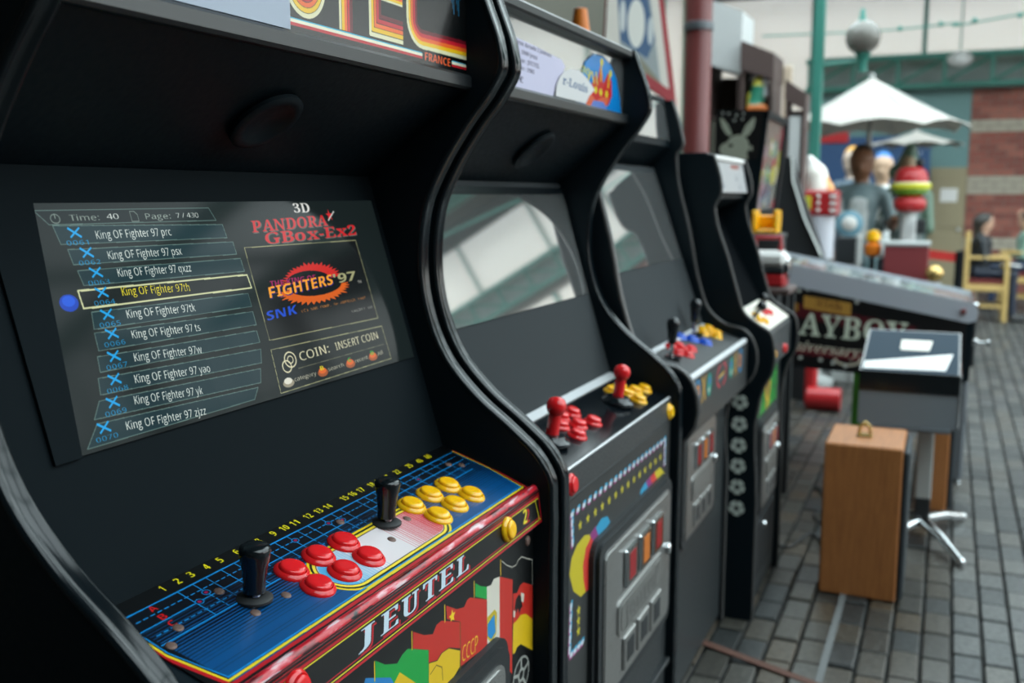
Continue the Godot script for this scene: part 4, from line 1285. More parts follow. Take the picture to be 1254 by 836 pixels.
func build_cabinet_four() -> void:
	var zl := -3.215
	var zr := -3.73
	var r := thing("arcade_cabinet", "narrow black arcade cabinet with white marquee and white football stickers down its side", "arcade cabinet", Vector3(-0.9, 0, (zl + zr) / 2), "upright arcade cabinets in the row")
	var con := pv([-0.530, 0.0, -0.530, 0.4, -0.530, 0.75, -0.515, 0.80, -0.495, 0.84, -0.493, 0.93, -0.503, 0.965, -0.545, 0.993, -0.590, 1.030, -0.612, 1.09, -0.645, 1.20, -0.692, 1.345, -0.694, 1.365, -0.676, 1.405, -0.674, 1.425, -0.703, 1.53])
	shell(r, smooth_path(con, 4), zl, zr, -1.25, 1.54, mats.black, mats.trim_pale, 0.014)
	var b := MB.new()
	b.prism(Transform3D(Basis(), Vector3(0, 0, zr + 0.0005)), pv([-0.62, 1.030, -0.520, 0.962, -0.512, 0.950, -0.512, 0.84, -0.56, 0.82, -0.62, 0.90]), zl - zr - 0.001)
	part(r, "control_panel", b, mats.grey_front)
	var q := [Vector3(-0.616, 1.029, zl), Vector3(-0.616, 1.029, zr), Vector3(-0.521, 0.9645, zr), Vector3(-0.521, 0.9645, zl)]
	var pn := Vector3(0.56, 0.828, 0)
	b = MB.new()
	b.slab(q[0] + pn * 0.002, q[1] + pn * 0.002, q[2] + pn * 0.002, q[3] + pn * 0.002, pn, 0.002)
	part(r, "panel_overlay", b, mats.cream_plastic, "white control panel")
	var at := func(u: float, v: float) -> Vector3: return q[0].lerp(q[3], v) + Vector3(0, 0, -u) + pn * 0.002
	for p in [[0.10, 0.55], [0.145, 0.70], [0.13, 0.42]]:
		button(r, frame_on(at.call(p[0], p[1]), pn), mats.yellow_plastic, 0.018, 1.2)
	for p in [[0.27, 0.45], [0.32, 0.55], [0.30, 0.35]]:
		button(r, frame_on(at.call(p[0], p[1]), pn), mats.red_plastic, 0.018, 1.2)
	button(r, frame_on(Vector3(-0.511, 0.879, zl - 0.125), Vector3(1, 0, 0)), mats.yellow_plastic, 0.020)
	button(r, frame_on(Vector3(-0.511, 0.868, zl - 0.36), Vector3(1, 0, 0)), mats.red_plastic, 0.018)
	for p in [[0.05, 0.45], [0.20, 0.25]]:
		stick(r, frame_on(at.call(p[0], p[1]), pn), [
			["shaft", [Vector2(0.006, 0), Vector2(0.006, 0.045), Vector2(0, 0.045)], mats.chrome, 10],
			["ball_top", [Vector2(0, 0.036), Vector2(0.012, 0.042), Vector2(0.017, 0.054), Vector2(0.012, 0.066), Vector2(0, 0.071)], mats.gloss_black, 16]])
	b = MB.new()
	b.slab(Vector3(-0.80, 1.36, zl), Vector3(-0.80, 1.36, zr), Vector3(-0.62, 1.02, zr), Vector3(-0.62, 1.02, zl), Vector3(0.88, 0.47, 0), 0.006)
	part(r, "screen", b, mats.dead_black)
	b = MB.new()
	b.prism(Transform3D(Basis(), Vector3(0, 0, zr + 0.0005)), pv([-0.82, 1.34, -0.700, 1.392, -0.700, 1.420, -0.82, 1.40]), zl - zr - 0.001)
	part(r, "soffit", b, mats.black)
	var a := Art.new(0.0, 1.52, 0.435, 0.12, 1600.0, Color8(176, 176, 178))
	a.rect(0.24, 1.512, 0.36, 1.498, Color8(150, 70, 56))
	for p in [[0.10, 1.425], [0.33, 1.42], [0.30, 1.455]]:
		a.oval(Vector2(p[0], p[1]), 0.014, 0.006, Color8(96, 104, 118))
		a.line([Vector2(p[0] - 0.03, p[1] + 0.012), Vector2(p[0] + 0.03, p[1] + 0.016)], 0.003, Color8(140, 142, 150))
	art_part(r, "marquee", a.done(), Vector3(-0.707, 1.513, zl), Vector3(-0.707, 1.513, zr), Vector3(-0.686, 1.412, zr), Vector3(-0.686, 1.412, zl), Vector3(1, 0.2, 0), 0.3, 0.003, "pale marquee with small marks")
	b = MB.new()
	b.cube(-0.73, -0.700, 1.514, 1.531, zr + 0.001, zl - 0.001, 0.004)
	part(r, "marquee_top_rail", b, mats.white_paint)
	b = MB.new()
	b.cube(-0.565, -0.545, 0.02, 0.83, zr + 0.001, zl - 0.001, 0.002)
	part(r, "front_panel", b, mats.grey_front)
	# printed green front
	a = Art.new(0.0, 0.80, 0.435, 0.13, 1600.0, Color8(26, 120, 40))
	var rng := RandomNumberGenerator.new()
	rng.seed = 3
	for i in 30:
		a.oval(Vector2(rng.randf() * 0.435, 0.67 + rng.randf() * 0.13), 0.014, 0.008, Color8(40, 160, 44) if i % 2 else Color8(18, 70, 36))
	a.oval(Vector2(0.24, 0.745), 0.055, 0.050, Color8(196, 150, 34))
	a.oval(Vector2(0.24, 0.742), 0.034, 0.032, Color8(112, 92, 40))
	a.rect(0.21, 0.72, 0.23, 0.67, Color8(196, 160, 50))
	a.rect(0.255, 0.72, 0.275, 0.67, Color8(196, 160, 50))
	a.oval(Vector2(0.09, 0.71), 0.04, 0.03, Color8(70, 92, 70))
	vert_art(r, "front_artwork", a.done(), -0.543, zl, 0.0, 0.435, 0.672, 0.80, 0.35, 0.001, "bright green and yellow picture")
	coin_door(r, -0.545, zl, 0.075, 0.375, 0.36, 0.64, "")
	b = MB.new()
	b.cube(-0.548, -0.538, 0.10, 0.30, zr + 0.06, zl - 0.06, 0.003)
	part(r, "cash_door", b, mats.dull)
	b = MB.new()
	b.lathe(frame_on(Vector3(-0.538, 0.255, zl - 0.24), Vector3(1, 0, 0)), [Vector2(0.014, 0), Vector2(0.012, 0.006), Vector2(0, 0.008)], 16)
	part(r, "cash_door_lock", b, mats.chrome)
	# football stickers: printed discs on the side
	var fa := Art.new(-0.5, 0.5, 1.0, 1.0, 256.0, Color8(186, 194, 186))
	fa.oval(Vector2(0, 0), 0.15, 0.15, Color8(24, 28, 28))
	for i in 5:
		var an := TAU * i / 5.0 + PI / 2
		var c := Vector2(cos(an), sin(an))
		fa.line([c * 0.14, c * 0.36], 0.022, Color8(24, 28, 28))
		fa.poly([c.rotated(-0.2) * 0.5, c.rotated(-0.15) * 0.41, c * 0.36, c.rotated(0.15) * 0.41, c.rotated(0.2) * 0.5], Color8(24, 28, 28))
	var ft := fa.done()
	var fm := mat("football sticker", Color.WHITE, 0.5, 0.0, ft)
	for y in [0.738, 0.665, 0.594, 0.525, 0.454, 0.382]:
		b = MB.new()
		for i in 20:
			var a0 := TAU * i / 20.0
			var a1 := TAU * (i + 1) / 20.0
			var c := Vector3(-0.590, y, zl + 0.0155)
			var e0 := Vector3(cos(a0), sin(a0), 0)
			var e1 := Vector3(cos(a1), sin(a1), 0)
			b.flat(c, c + e0 * 0.026, c + e1 * 0.026, Vector3(0, 0, 1), Vector2(0.5, 0.5), Vector2(0.5 + e0.x * 0.5, 0.5 - e0.y * 0.5), Vector2(0.5 + e1.x * 0.5, 0.5 - e1.y * 0.5))
			b.quad(c + e0 * 0.026, c + e1 * 0.026, c + e1 * 0.026 - Vector3(0, 0, 0.001), c + e0 * 0.026 - Vector3(0, 0, 0.001), e0 + e1, Vector2(0.1, 0.5), Vector2(0.1, 0.5), Vector2(0.1, 0.5), Vector2(0.1, 0.5))
		part(r, "football_sticker", b, fm, "white football sticker")

# ---------------------------------------------------------------- the hall
func build_hall() -> void:
	# floor bed, then the setts
	var b := MB.new()
	b.cube(-3.6, 7.2, -0.22, -0.02, -16.6, 4.2, 0.001)
	var floor_o := struct("floor", b, mats.mortar)
	var rng := RandomNumberGenerator.new()
	rng.seed = 21
	var pitch := 0.0885
	var far := MB.new()
	far.colored = true
	var spots := []
	for i in range(-28, 34):
		var x0 := 0.082 + i * pitch
		var z := -1.6 - fmod(absf(i) * 0.097 + 0.5, 0.19)
		while z > -16.0:
			var len := rng.randf_range(0.145, 0.195)
			spots.append([x0, z, len, rng.randf(), rng.randf_range(-0.0035, 0.0025), rng.randf_range(-0.02, 0.02)])
			z -= len
	# the nearest setts in view, each a piece of its own
	var near := []
	for s in spots:
		var c := Vector3(s[0] + pitch / 2, 0, s[1] - s[2] / 2)
		if c.z < -2.62 and c.x > -0.50 and c.x < 0.12 - 0.165 * (c.z + 2.6) and c.z > -7.5:
			near.append(s)
	near.sort_custom(func(p, q): return p[1] > q[1])
	near.resize(mini(near.size(), 298))
	var is_near := {}
	for s in near:
		is_near[s] = true
	var shapes := []
	for k in 4:
		var m := MB.new()
		m.box(Transform3D(), Vector3(1, 1, 1), 0.0)
		shapes.append(m)
	var cols := []
	for k in 10:
		# grey granite to the right, browner and darker sets to the left
		var g: Array = [[0.165, 0.172, 0.168], [0.125, 0.134, 0.134], [0.205, 0.207, 0.195], [0.10, 0.11, 0.112], [0.18, 0.175, 0.16], [0.105, 0.092, 0.072], [0.078, 0.074, 0.064], [0.135, 0.105, 0.072], [0.060, 0.066, 0.066], [0.115, 0.108, 0.092]][k]
		var m := mat("sett stone %d" % k, lin(g[0] * 0.66, g[1] * 0.66, g[2] * 0.66), 0.5)
		m.albedo_texture = noise_stone
		m.uv1_triplanar = true
		m.uv1_world_triplanar = true
		m.uv1_scale = Vector3.ONE * 2.2
		m.roughness_texture = noise_fine
		cols.append(m)
	for s in spots:
		var w := pitch - 0.009
		var ln: float = s[2] - 0.010
		var c := Vector3(s[0] + pitch / 2, -0.0225 + s[4], s[1] - s[2] / 2)
		var kind: int = (0 if s[0] > 0.075 else 5) + int(s[3] * 4.999)
		if is_near.has(s):
			var o := MeshInstance3D.new()
			o.name = "paving_sett"
			var key := "sett%d" % int(round(ln * 200.0))
			if not btn_meshes.has(key):
				var m := MB.new()
				m.box(Transform3D(), Vector3(w, 0.045, round(ln * 200.0) / 200.0), 0.005)
				btn_meshes[key] = m.mesh(Vector3.ZERO)
			o.mesh = btn_meshes[key]
			o.material_override = cols[kind]
			o.transform = Transform3D(Basis(Vector3.UP, s[5] * 0.5).rotated(Vector3.RIGHT, s[5] * 0.25), c)
			floor_o.add_child(o, true)
		else:
			var g: Color = cols[kind].albedo_color.srgb_to_linear()
			far.color = Color(g.r * 1.0, g.g * 1.0, g.b * 1.0)
			var h := 0.004
			var a := [Vector3(-w / 2, 0.0225 - h, ln / 2), Vector3(w / 2, 0.0225 - h, ln / 2), Vector3(w / 2, 0.0225 - h, -ln / 2), Vector3(-w / 2, 0.0225 - h, -ln / 2)]
			for q in 4:
				a[q] += c
			var tp := []
			for q in 4:
				tp.append(a[q].lerp(c, 0.07) * Vector3(1, 0, 1) + Vector3(0, c.y + 0.0225, 0))
			far.quad(tp[0], tp[1], tp[2], tp[3], Vector3.UP)
			for q in 4:
				far.quad(a[q], a[(q + 1) % 4], tp[(q + 1) % 4], tp[q], (a[q] + a[(q + 1) % 4]) / 2 - c + Vector3.UP * 0.1)
	var fm := mat("sett stones", Color.WHITE, 0.42)
	fm.vertex_color_use_as_albedo = true
	fm.albedo_texture = noise_stone
	fm.uv1_triplanar = true
	fm.uv1_world_triplanar = true
	fm.uv1_scale = Vector3.ONE * 2.2
	var fo := part(floor_o, "paving_setts", far, fm)
	fo.set_meta("kind", "stuff")
	# painted line and rusty strip lying in the floor
	b = MB.new()
	b.slab(Vector3(-0.284, 0.0042, -2.70), Vector3(-0.279, 0.0042, -3.62), Vector3(-0.259, 0.0042, -3.62), Vector3(-0.262, 0.0042, -2.70), Vector3.UP, 0.004)
	part(floor_o, "painted_line", b, mats.chalk, "worn white painted line")
	b = MB.new()
	b.slab(Vector3(-0.66, 0.0045, -3.000), Vector3(-0.20, 0.0045, -2.815), Vector3(-0.20, 0.0045, -2.785), Vector3(-0.66, 0.0045, -2.965), Vector3.UP, 0.004)
	part(floor_o, "rusty_strip", b, mats.rust, "rust brown metal strip")

	# left wall: solid near the row, glazed beyond
	b = MB.new()
	b.cube(-3.8, -3.6, 0.0, 4.7, -12.4, 4.2, 0.001)
	struct("wall_left", b, mats.olive_wall)
	b = MB.new()
	b.cube(-3.8, -3.6, 0.0, 1.5, -16.6, -12.4, 0.001)
	struct("wall_left_low", b, mats.olive_wall)
	# wall behind the camera
	b = MB.new()
	b.cube(-3.8, 7.4, 0.0, 4.7, 4.2, 4.4, 0.001)
	struct("wall_rear", b, mats.olive_wall)
	# right side, unseen: closed near the camera to darken it; low wall, piers, glazing
	b = MB.new()
	b.cube(7.2, 7.4, 0.0, 4.7, -2.6, 4.2, 0.001)
	b.cube(7.2, 7.4, 0.0, 0.9, -16.6, -2.6, 0.001)
	struct("wall_right", b, mats.brick_plain)
	for k in 4:
		var z1 := -2.6 - k * 3.5
		b = MB.new()
		b.cube(7.2, 7.45, 0.9, 4.7, z1 - 3.5, z1 - 3.1, 0.01)
		struct("wall_right_pier", b, mats.brick_plain)
		b = MB.new()
		for j in 5:
			b.cube(7.28, 7.33, 0.9, 4.7, z1 - 3.1 * j / 4.0 - 0.03, z1 - 3.1 * j / 4.0 + 0.03, 0.004)
		for y in [0.93, 2.2, 3.4, 4.66]:
			b.cube(7.28, 7.33, y - 0.03, y + 0.03, z1 - 3.1, z1, 0.004)
		var wo := struct("window_%d" % (k + 2), b, mats.green_paint)
		for j in 4:
			for i in 3:
				b = MB.new()
				b.cube(7.30, 7.306, [0.96, 2.23, 3.43][i], [2.17, 3.37, 4.63][i], z1 - 3.1 * (j + 1) / 4.0 + 0.03, z1 - 3.1 * j / 4.0 - 0.03, 0.0005)
				part(wo, "pane", b, mats.window_glass)
	# end wall: teal boarding to the left, brick to the right, windows further right
	var zw := -16.0
	b = MB.new()
	b.cube(-2.1, 0.19, 0.0, 2.92, zw - 0.3, zw, 0.001)
	struct("wall_end_boarded", b, mats.teal_wall)
	b = MB.new()
	b.cube(0.19, 3.2, 0.0, 2.92, zw - 0.3, zw - 0.012, 0.001)
	b.cube(3.2, 7.4, 0.0, 1.4, zw - 0.3, zw - 0.012, 0.001)
	b.cube(3.2, 7.4, 2.80, 2.92, zw - 0.3, zw - 0.012, 0.001)
	var bw := struct("wall_end", b, mats.mortar_pale)
	var courses := MB.new()
	courses.colored = true
	var red_shapes := {}
	var n_near := 0
	for row in 33:
		var y := 0.02 + row * 0.088
		var pale: bool = row in [7, 8, 16, 17, 18, 26, 27]
		var x := 0.19 + (0.0 if row % 2 == 0 else -0.13)
		while x < 3.15:
			var x0 := maxf(x, 0.192)
			var x1 := minf(x + 0.25, 3.2)
			var tone := rng.randf_range(0.85, 1.15)
			if x1 - x0 > 0.05:
				if x0 < 1.75 and n_near < 297:
					n_near += 1
					var o := MeshInstance3D.new()
					o.name = "brick"
					var key := "brick %.3f" % (x1 - x0)
					if not red_shapes.has(key):
						var m := MB.new()
						m.box(Transform3D(), Vector3(x1 - x0 - 0.012, 0.076, 0.03), 0.004)
						red_shapes[key] = m.mesh(Vector3.ZERO)
					o.mesh = red_shapes[key]
					o.material_override = (mats.brick_pale if pale else [mats.brick_a, mats.brick_b, mats.brick_c][int(rng.randf() * 2.999)])
					o.position = Vector3((x0 + x1) / 2, y + 0.04, zw - 0.008 + rng.randf_range(-0.002, 0.002))
					bw.add_child(o, true)
				else:
					courses.color = Color(0.40, 0.36, 0.29) * tone if pale else Color(0.28, 0.095, 0.07) * tone
					courses.cube(x0 + 0.006, x1 - 0.006, y + 0.002, y + 0.078, zw - 0.02, zw + 0.006, 0.004)
			x += 0.25
	var cm := mat("brick courses", Color.WHITE, 0.85)
	cm.vertex_color_use_as_albedo = true
	var co := part(bw, "brick_courses", courses, cm)
	co.set_meta("kind", "stuff")
	# door in the boarding
	b = MB.new()
	b.cube(-0.30, 0.19, 0.0, 1.81, zw, zw + 0.05, 0.006)
	var d := struct("door_1", b, mats.tan_board)
	b = MB.new()
	b.cube(-0.26, 0.15, 0.95, 1.72, zw + 0.05, zw + 0.06, 0.004)
	b.cube(-0.26, 0.15, 0.10, 0.85, zw + 0.05, zw + 0.06, 0.004)
	part(d, "door_panel", b, mats.tan_board)
	b = MB.new()
	b.ball(Vector3(0.12, 0.92, zw + 0.08), 0.025, 12)
	part(d, "door_knob", b, mats.alu)
	b = MB.new()
	b.cube(-0.15, 0.082, 1.318, 1.51, zw + 0.061, zw + 0.066, 0.002)
	single("door_notice", b, mats.white_paint, "blank white notice on the tan door", "notice", Vector3(-0.03, 1.4, zw + 0.06))
	b = MB.new()
	b.cube(-2.1, 7.4, 2.92, 3.42, zw - 0.3, zw - 0.1, 0.001)
	struct("wall_end_frieze", b, mats.frieze)
	# lattice girder over the end wall
	for zc in [zw + 0.15]:
		b = MB.new()
		b.cube(-2.1, 7.4, 3.34, 3.42, zc - 0.07, zc + 0.07, 0.006)
		b.cube(-2.1, 7.4, 2.93, 3.00, zc - 0.07, zc + 0.07, 0.006)
		for k in 16:
			var x0 := -2.05 + k * 0.62
			b.cube(x0 - 0.025, x0 + 0.025, 3.0, 3.34, zc - 0.04, zc + 0.04, 0.004)
			b.tube([Vector3(x0, 3.0, zc), Vector3(x0 + 0.60, 3.34, zc)], 0.022, 6)
		struct("trim_1", b, mats.green_paint)
	# gable and left clerestory glazing; panes made milky to dim the overbright sky
	b = MB.new()
	for k in 8:
		var x0 := -3.6 + k * 1.56
		b.cube(x0 - 0.03, x0 + 0.03, 2.9 if x0 < -2.2 else 3.42, 4.7, zw - 0.05, zw + 0.01, 0.004)
	var gw := struct("window_1", b, mats.green_paint)
	for k in 7:
		var x0 := -3.6 + k * 1.56
		b = MB.new()
		b.cube(x0 + 0.03, x0 + 1.53, 3.42, 4.7, zw - 0.026, zw - 0.02, 0.0005)
		part(gw, "pane", b, mats.sky_dim_glass)
	b = MB.new()
	b.cube(-3.6, -2.1, 0.0, 0.9, zw - 0.2, zw, 0.001)
	struct("wall_end_low", b, mats.teal_wall)
	b = MB.new()
	b.cube(-3.57, -2.1, 0.9, 3.42, zw - 0.026, zw - 0.02, 0.0005)
	part(gw, "pane", b, mats.sky_dim_glass)
	b = MB.new()
	for k in 4:
		b.cube(-3.73, -3.67, 1.5, 4.7, -12.43 - k * 1.18, -12.37 - k * 1.18, 0.004)
	var lw := struct("window_6", b, mats.green_paint)
	for k in 3:
		b = MB.new()
		b.cube(-3.703, -3.697, 1.5, 4.7, -12.43 - k * 1.18 - 1.12, -12.43 - k * 1.18, 0.0005)
		part(lw, "pane", b, mats.sky_dim_glass)
	b = MB.new()
	for k in 4:
		var x0 := 3.25 + k * 1.35
		b.cube(x0 - 0.04, x0 + 0.04, 1.4, 2.8, zw - 0.2, zw - 0.1, 0.004)
	b.cube(3.2, 7.4, 2.06, 2.12, zw - 0.2, zw - 0.1, 0.004)
	var ww := struct("window_7", b, mats.green_paint)
	for k in 3:
		for i in 2:
			b = MB.new()
			b.cube(3.29 + k * 1.35, 4.56 + k * 1.35, [1.4, 2.12][i], [2.06, 2.8][i], zw - 0.153, zw - 0.147, 0.0005)
			part(ww, "pane", b, mats.sky_dim_glass)
	# unseen roof: boarded over row and far end, opening shaped to admit sky light
	for e in [[-3.8, 0.7, -4.6, 4.4], [-3.8, 0.7, -16.6, -12.6], [0.7, 7.4, 1.2, 4.4], [0.7, 7.4, -16.6, -12.6]]:
		b = MB.new()
		b.cube(e[0], e[1], 4.7, 4.9, e[2], e[3], 0.001)
		struct("ceiling", b, mats.roof_wood)
	for k in 7:
		b = MB.new()
		b.cube(-3.6, 7.2, 4.45, 4.7, 3.0 - k * 2.8 - 0.06, 3.0 - k * 2.8 + 0.06, 0.004)
		struct("trim_beam", b, mats.green_paint)
	b = MB.new()
	b.cube(-3.6, 7.2, 4.36, 4.7, -15.90, -15.84, 0.004)
	struct("added_fascia", b, mats.roof_wood)  # unseen board added to cut off the bright gable in screen reflections
	b = MB.new()
	for x in [0.7, 2.3, 3.9, 5.5]:
		b.cube(x - 0.04, x + 0.04, 4.6, 4.72, -12.6, 1.2, 0.004)
	struct("window_8", b, mats.green_paint)  # bars across the roof opening added for sky light

# ---------------------------------------------------------------- things along the aisle
func wood_speaker(at: Vector3, w: float, h: float, dep: float, label: String) -> void:
	# at = near left bottom corner; w along x, dep along -z; the grille faces +x
	var t := thing("wooden_speaker", label, "loudspeaker", at + Vector3(w / 2, 0, -dep / 2), "wood loudspeakers on the floor")
	var b := MB.new()
	b.cube(at.x, at.x + w - 0.022, 0.0, h, at.z - dep, at.z, 0.006)
	part(t, "cabinet", b, mats.wood)
	b = MB.new()
	b.cube(at.x + w - 0.021, at.x + w, 0.012, h - 0.012, at.z - dep + 0.012, at.z - 0.006, 0.006)
	part(t, "front_grille", b, mats.grille)

func build_aisle() -> void:
	wood_speaker(Vector3(-0.356, 0, -3.55), 0.280, 0.548, 0.32, "tall walnut loudspeaker nearest the camera on the setts")
	# small cable box on the speaker
	var b := MB.new()
	var k := thing("brass_clip", "small brass terminal clip lying on the nearest loudspeaker", "clip", Vector3(-0.235, 0.548, -3.70))
	b.cube(-0.262, -0.208, 0.548, 0.556, -3.725, -3.675, 0.003)
	part(k, "foot", b, mats.brass)
	b = MB.new()
	b.tube([Vector3(-0.255, 0.555, -3.70), Vector3(-0.25, 0.585, -3.70), Vector3(-0.235, 0.60, -3.70), Vector3(-0.22, 0.585, -3.70), Vector3(-0.215, 0.555, -3.70)], 0.006, 8)
	part(k, "loop", b, mats.brass)
	wood_speaker(Vector3(-0.075, 0, -4.72), 0.155, 0.52, 0.28, "walnut loudspeaker standing behind the pedestal of the grey console")
	# console on a pedestal
	var t := thing("pedestal_console", "grey metal console with a glossy sloped top on a chrome star-foot pedestal", "console", Vector3(-0.10, 0, -4.3))
	b = MB.new()
	b.prism(Transform3D(Basis(), Vector3(0, 0, -4.52)), pv([-0.292, 0.505, 0.070, 0.505, 0.070, 0.640, -0.292, 0.640]), 0.40)
	part(t, "body", b, mats.console_body)
	b = MB.new()
	b.prism(Transform3D(Basis(Vector3(0, 0, 1), Vector3(0, 1, 0), Vector3(-1, 0, 0)), Vector3(0.072, 0, 0)), pv([-4.115, 0.641, -4.115, 0.720, -4.55, 0.830, -4.55, 0.641]), 0.365)
	part(t, "display_hood", b, mats.gloss_black)
	b = MB.new()
	var hs := Vector3(0, 0.110, -0.435)
	var hn := Vector3(0, 0.435, 0.110).normalized()
	var p0 := Vector3(-0.285, 0.7215, -4.118)
	b.slab(p0 + hs * 0.97, p0 + hs * 0.97 + Vector3(0.35, 0, 0), p0 + Vector3(0.35, 0, 0), p0, hn, 0.003)
	part(t, "glass_top", b, mats.blue_glass)
	b = MB.new()
	b.cube(0.070, 0.078, 0.51, 0.72, -4.5, -4.115, 0.003)
	part(t, "chrome_end_trim", b, mats.chrome)
	b = MB.new()
	b.cube(-0.25, 0.05, 0.488, 0.504, -4.45, -4.11, 0.003)
	part(t, "mounting_plate", b, mats.console_grey)
	b = MB.new()
	b.cube(-0.066, -0.006, 0.17, 0.488, -4.36, -4.30, 0.004)
	part(t, "column", b, mats.pale_metal)
	b = MB.new()
	b.cube(-0.066, -0.006, 0.05, 0.17, -4.36, -4.30, 0.004)
	part(t, "column_sleeve", b, mats.dull)
	var hub := Vector3(-0.036, 0.075, -4.33)
	for e in [Vector3(0.115, 0.018, -4.02), Vector3(0.125, 0.018, -4.62), Vector3(-0.20, 0.018, -4.04), Vector3(-0.20, 0.018, -4.60)]:
		b = MB.new()
		b.tube([hub, hub.lerp(e, 0.5) + Vector3(0, 0.012, 0), e], 0.024, 10, 0.016)
		part(t, "star_foot", b, mats.chrome)
		b = MB.new()
		b.ball(e, 0.018, 10)
		part(t, "foot_cap", b, mats.chrome)
	b = MB.new()
	var q0 := p0 + hs * 0.50 + Vector3(0.13, 0, 0) + hn * 0.002
	b.slab(q0 + hs * 0.24, q0 + hs * 0.24 + Vector3(0.12, 0, 0), q0 + Vector3(0.11, 0, 0), q0, hn, 0.0015)
	single("card", b, mats.cream_plastic, "cream paper card lying on the glossy console top", "card", q0)
	b = MB.new()
	q0 = p0 + hs * 0.03 + hn * 0.002 + Vector3(0.004, 0, 0)
	b.slab(q0 + hs * 0.15, q0 + hs * 0.42 + Vector3(0.325, 0, 0), q0 + hs * 0.04 + Vector3(0.30, 0, 0), q0, hn, 0.0015)
	single("loose_sheet", b, mats.white_paint, "long white paper sheet along the front of the console top", "sheet", q0)

	build_pinball()
	# red stand on the floor seen under the pinball table
	t = thing("red_stand", "red L-shaped metal stand on the floor seen under the pinball table", "stand", Vector3(-0.70, 0, -6.8))
	b = MB.new()
	b.cube(-0.83, -0.75, 0.0, 0.62, -6.86, -6.78, 0.02)
	part(t, "upright", b, mats.red_paint)
	b = MB.new()
	b.tube([Vector3(-0.80, 0.075, -6.74), Vector3(-0.59, 0.075, -6.74)], 0.075, 14)
	part(t, "roll", b, mats.red_paint)
	# picture leaning behind the stool
	var a := Art.new(0.0, 0.5, 0.3, 0.5, 500.0, Color8(66, 130, 40))
	a.oval(Vector2(0.15, 0.28), 0.09, 0.14, Color8(196, 176, 70))
	a.oval(Vector2(0.17, 0.30), 0.05, 0.08, Color8(170, 140, 110))
	b = MB.new()
	b.slab(Vector3(-0.46, 0.60, -6.02), Vector3(-0.26, 0.60, -6.02), Vector3(-0.26, 0.0, -5.97), Vector3(-0.46, 0.0, -5.97), Vector3(0, 0, 1), 0.01)
	single("leaning_picture", b, mat("picture", Color.WHITE, 0.5, 0.0, a.done()), "green and yellow picture board leaning under the pinball table", "picture", Vector3(-0.36, 0.0, -5.98))
	# cables
	b = MB.new()
	b.tube(bend([Vector3(-0.62, 0.008, -4.05), Vector3(-0.52, 0.008, -3.95), Vector3(-0.46, 0.008, -4.15), Vector3(-0.40, 0.008, -4.05), Vector3(-0.37, 0.008, -3.85)]), 0.006, 6)
	single("floor_cable", b, mats.rubber, "thin black cable curling over the setts towards the nearest loudspeaker", "cable", Vector3(-0.5, 0.008, -4.0), "cables on the floor")
	b = MB.new()
	b.tube(bend([Vector3(-0.52, 0.008, -4.9), Vector3(-0.44, 0.008, -4.6), Vector3(-0.47, 0.008, -4.4), Vector3(-0.38, 0.008, -4.25)]), 0.006, 6)
	single("floor_cable", b, mats.rubber, "black cable running from under the pinball table", "cable", Vector3(-0.45, 0.008, -4.6), "cables on the floor")

func bend(p: Array) -> Array:
	var out := []
	for i in p.size() - 1:
		var a: Vector3 = p[maxi(i - 1, 0)]; var b: Vector3 = p[i]; var c: Vector3 = p[i + 1]; var d: Vector3 = p[mini(i + 2, p.size() - 1)]
		for k in 8:
			out.append(b.cubic_interpolate(c, a, d, k / 8.0))
	out.append(p[p.size() - 1])
	return out

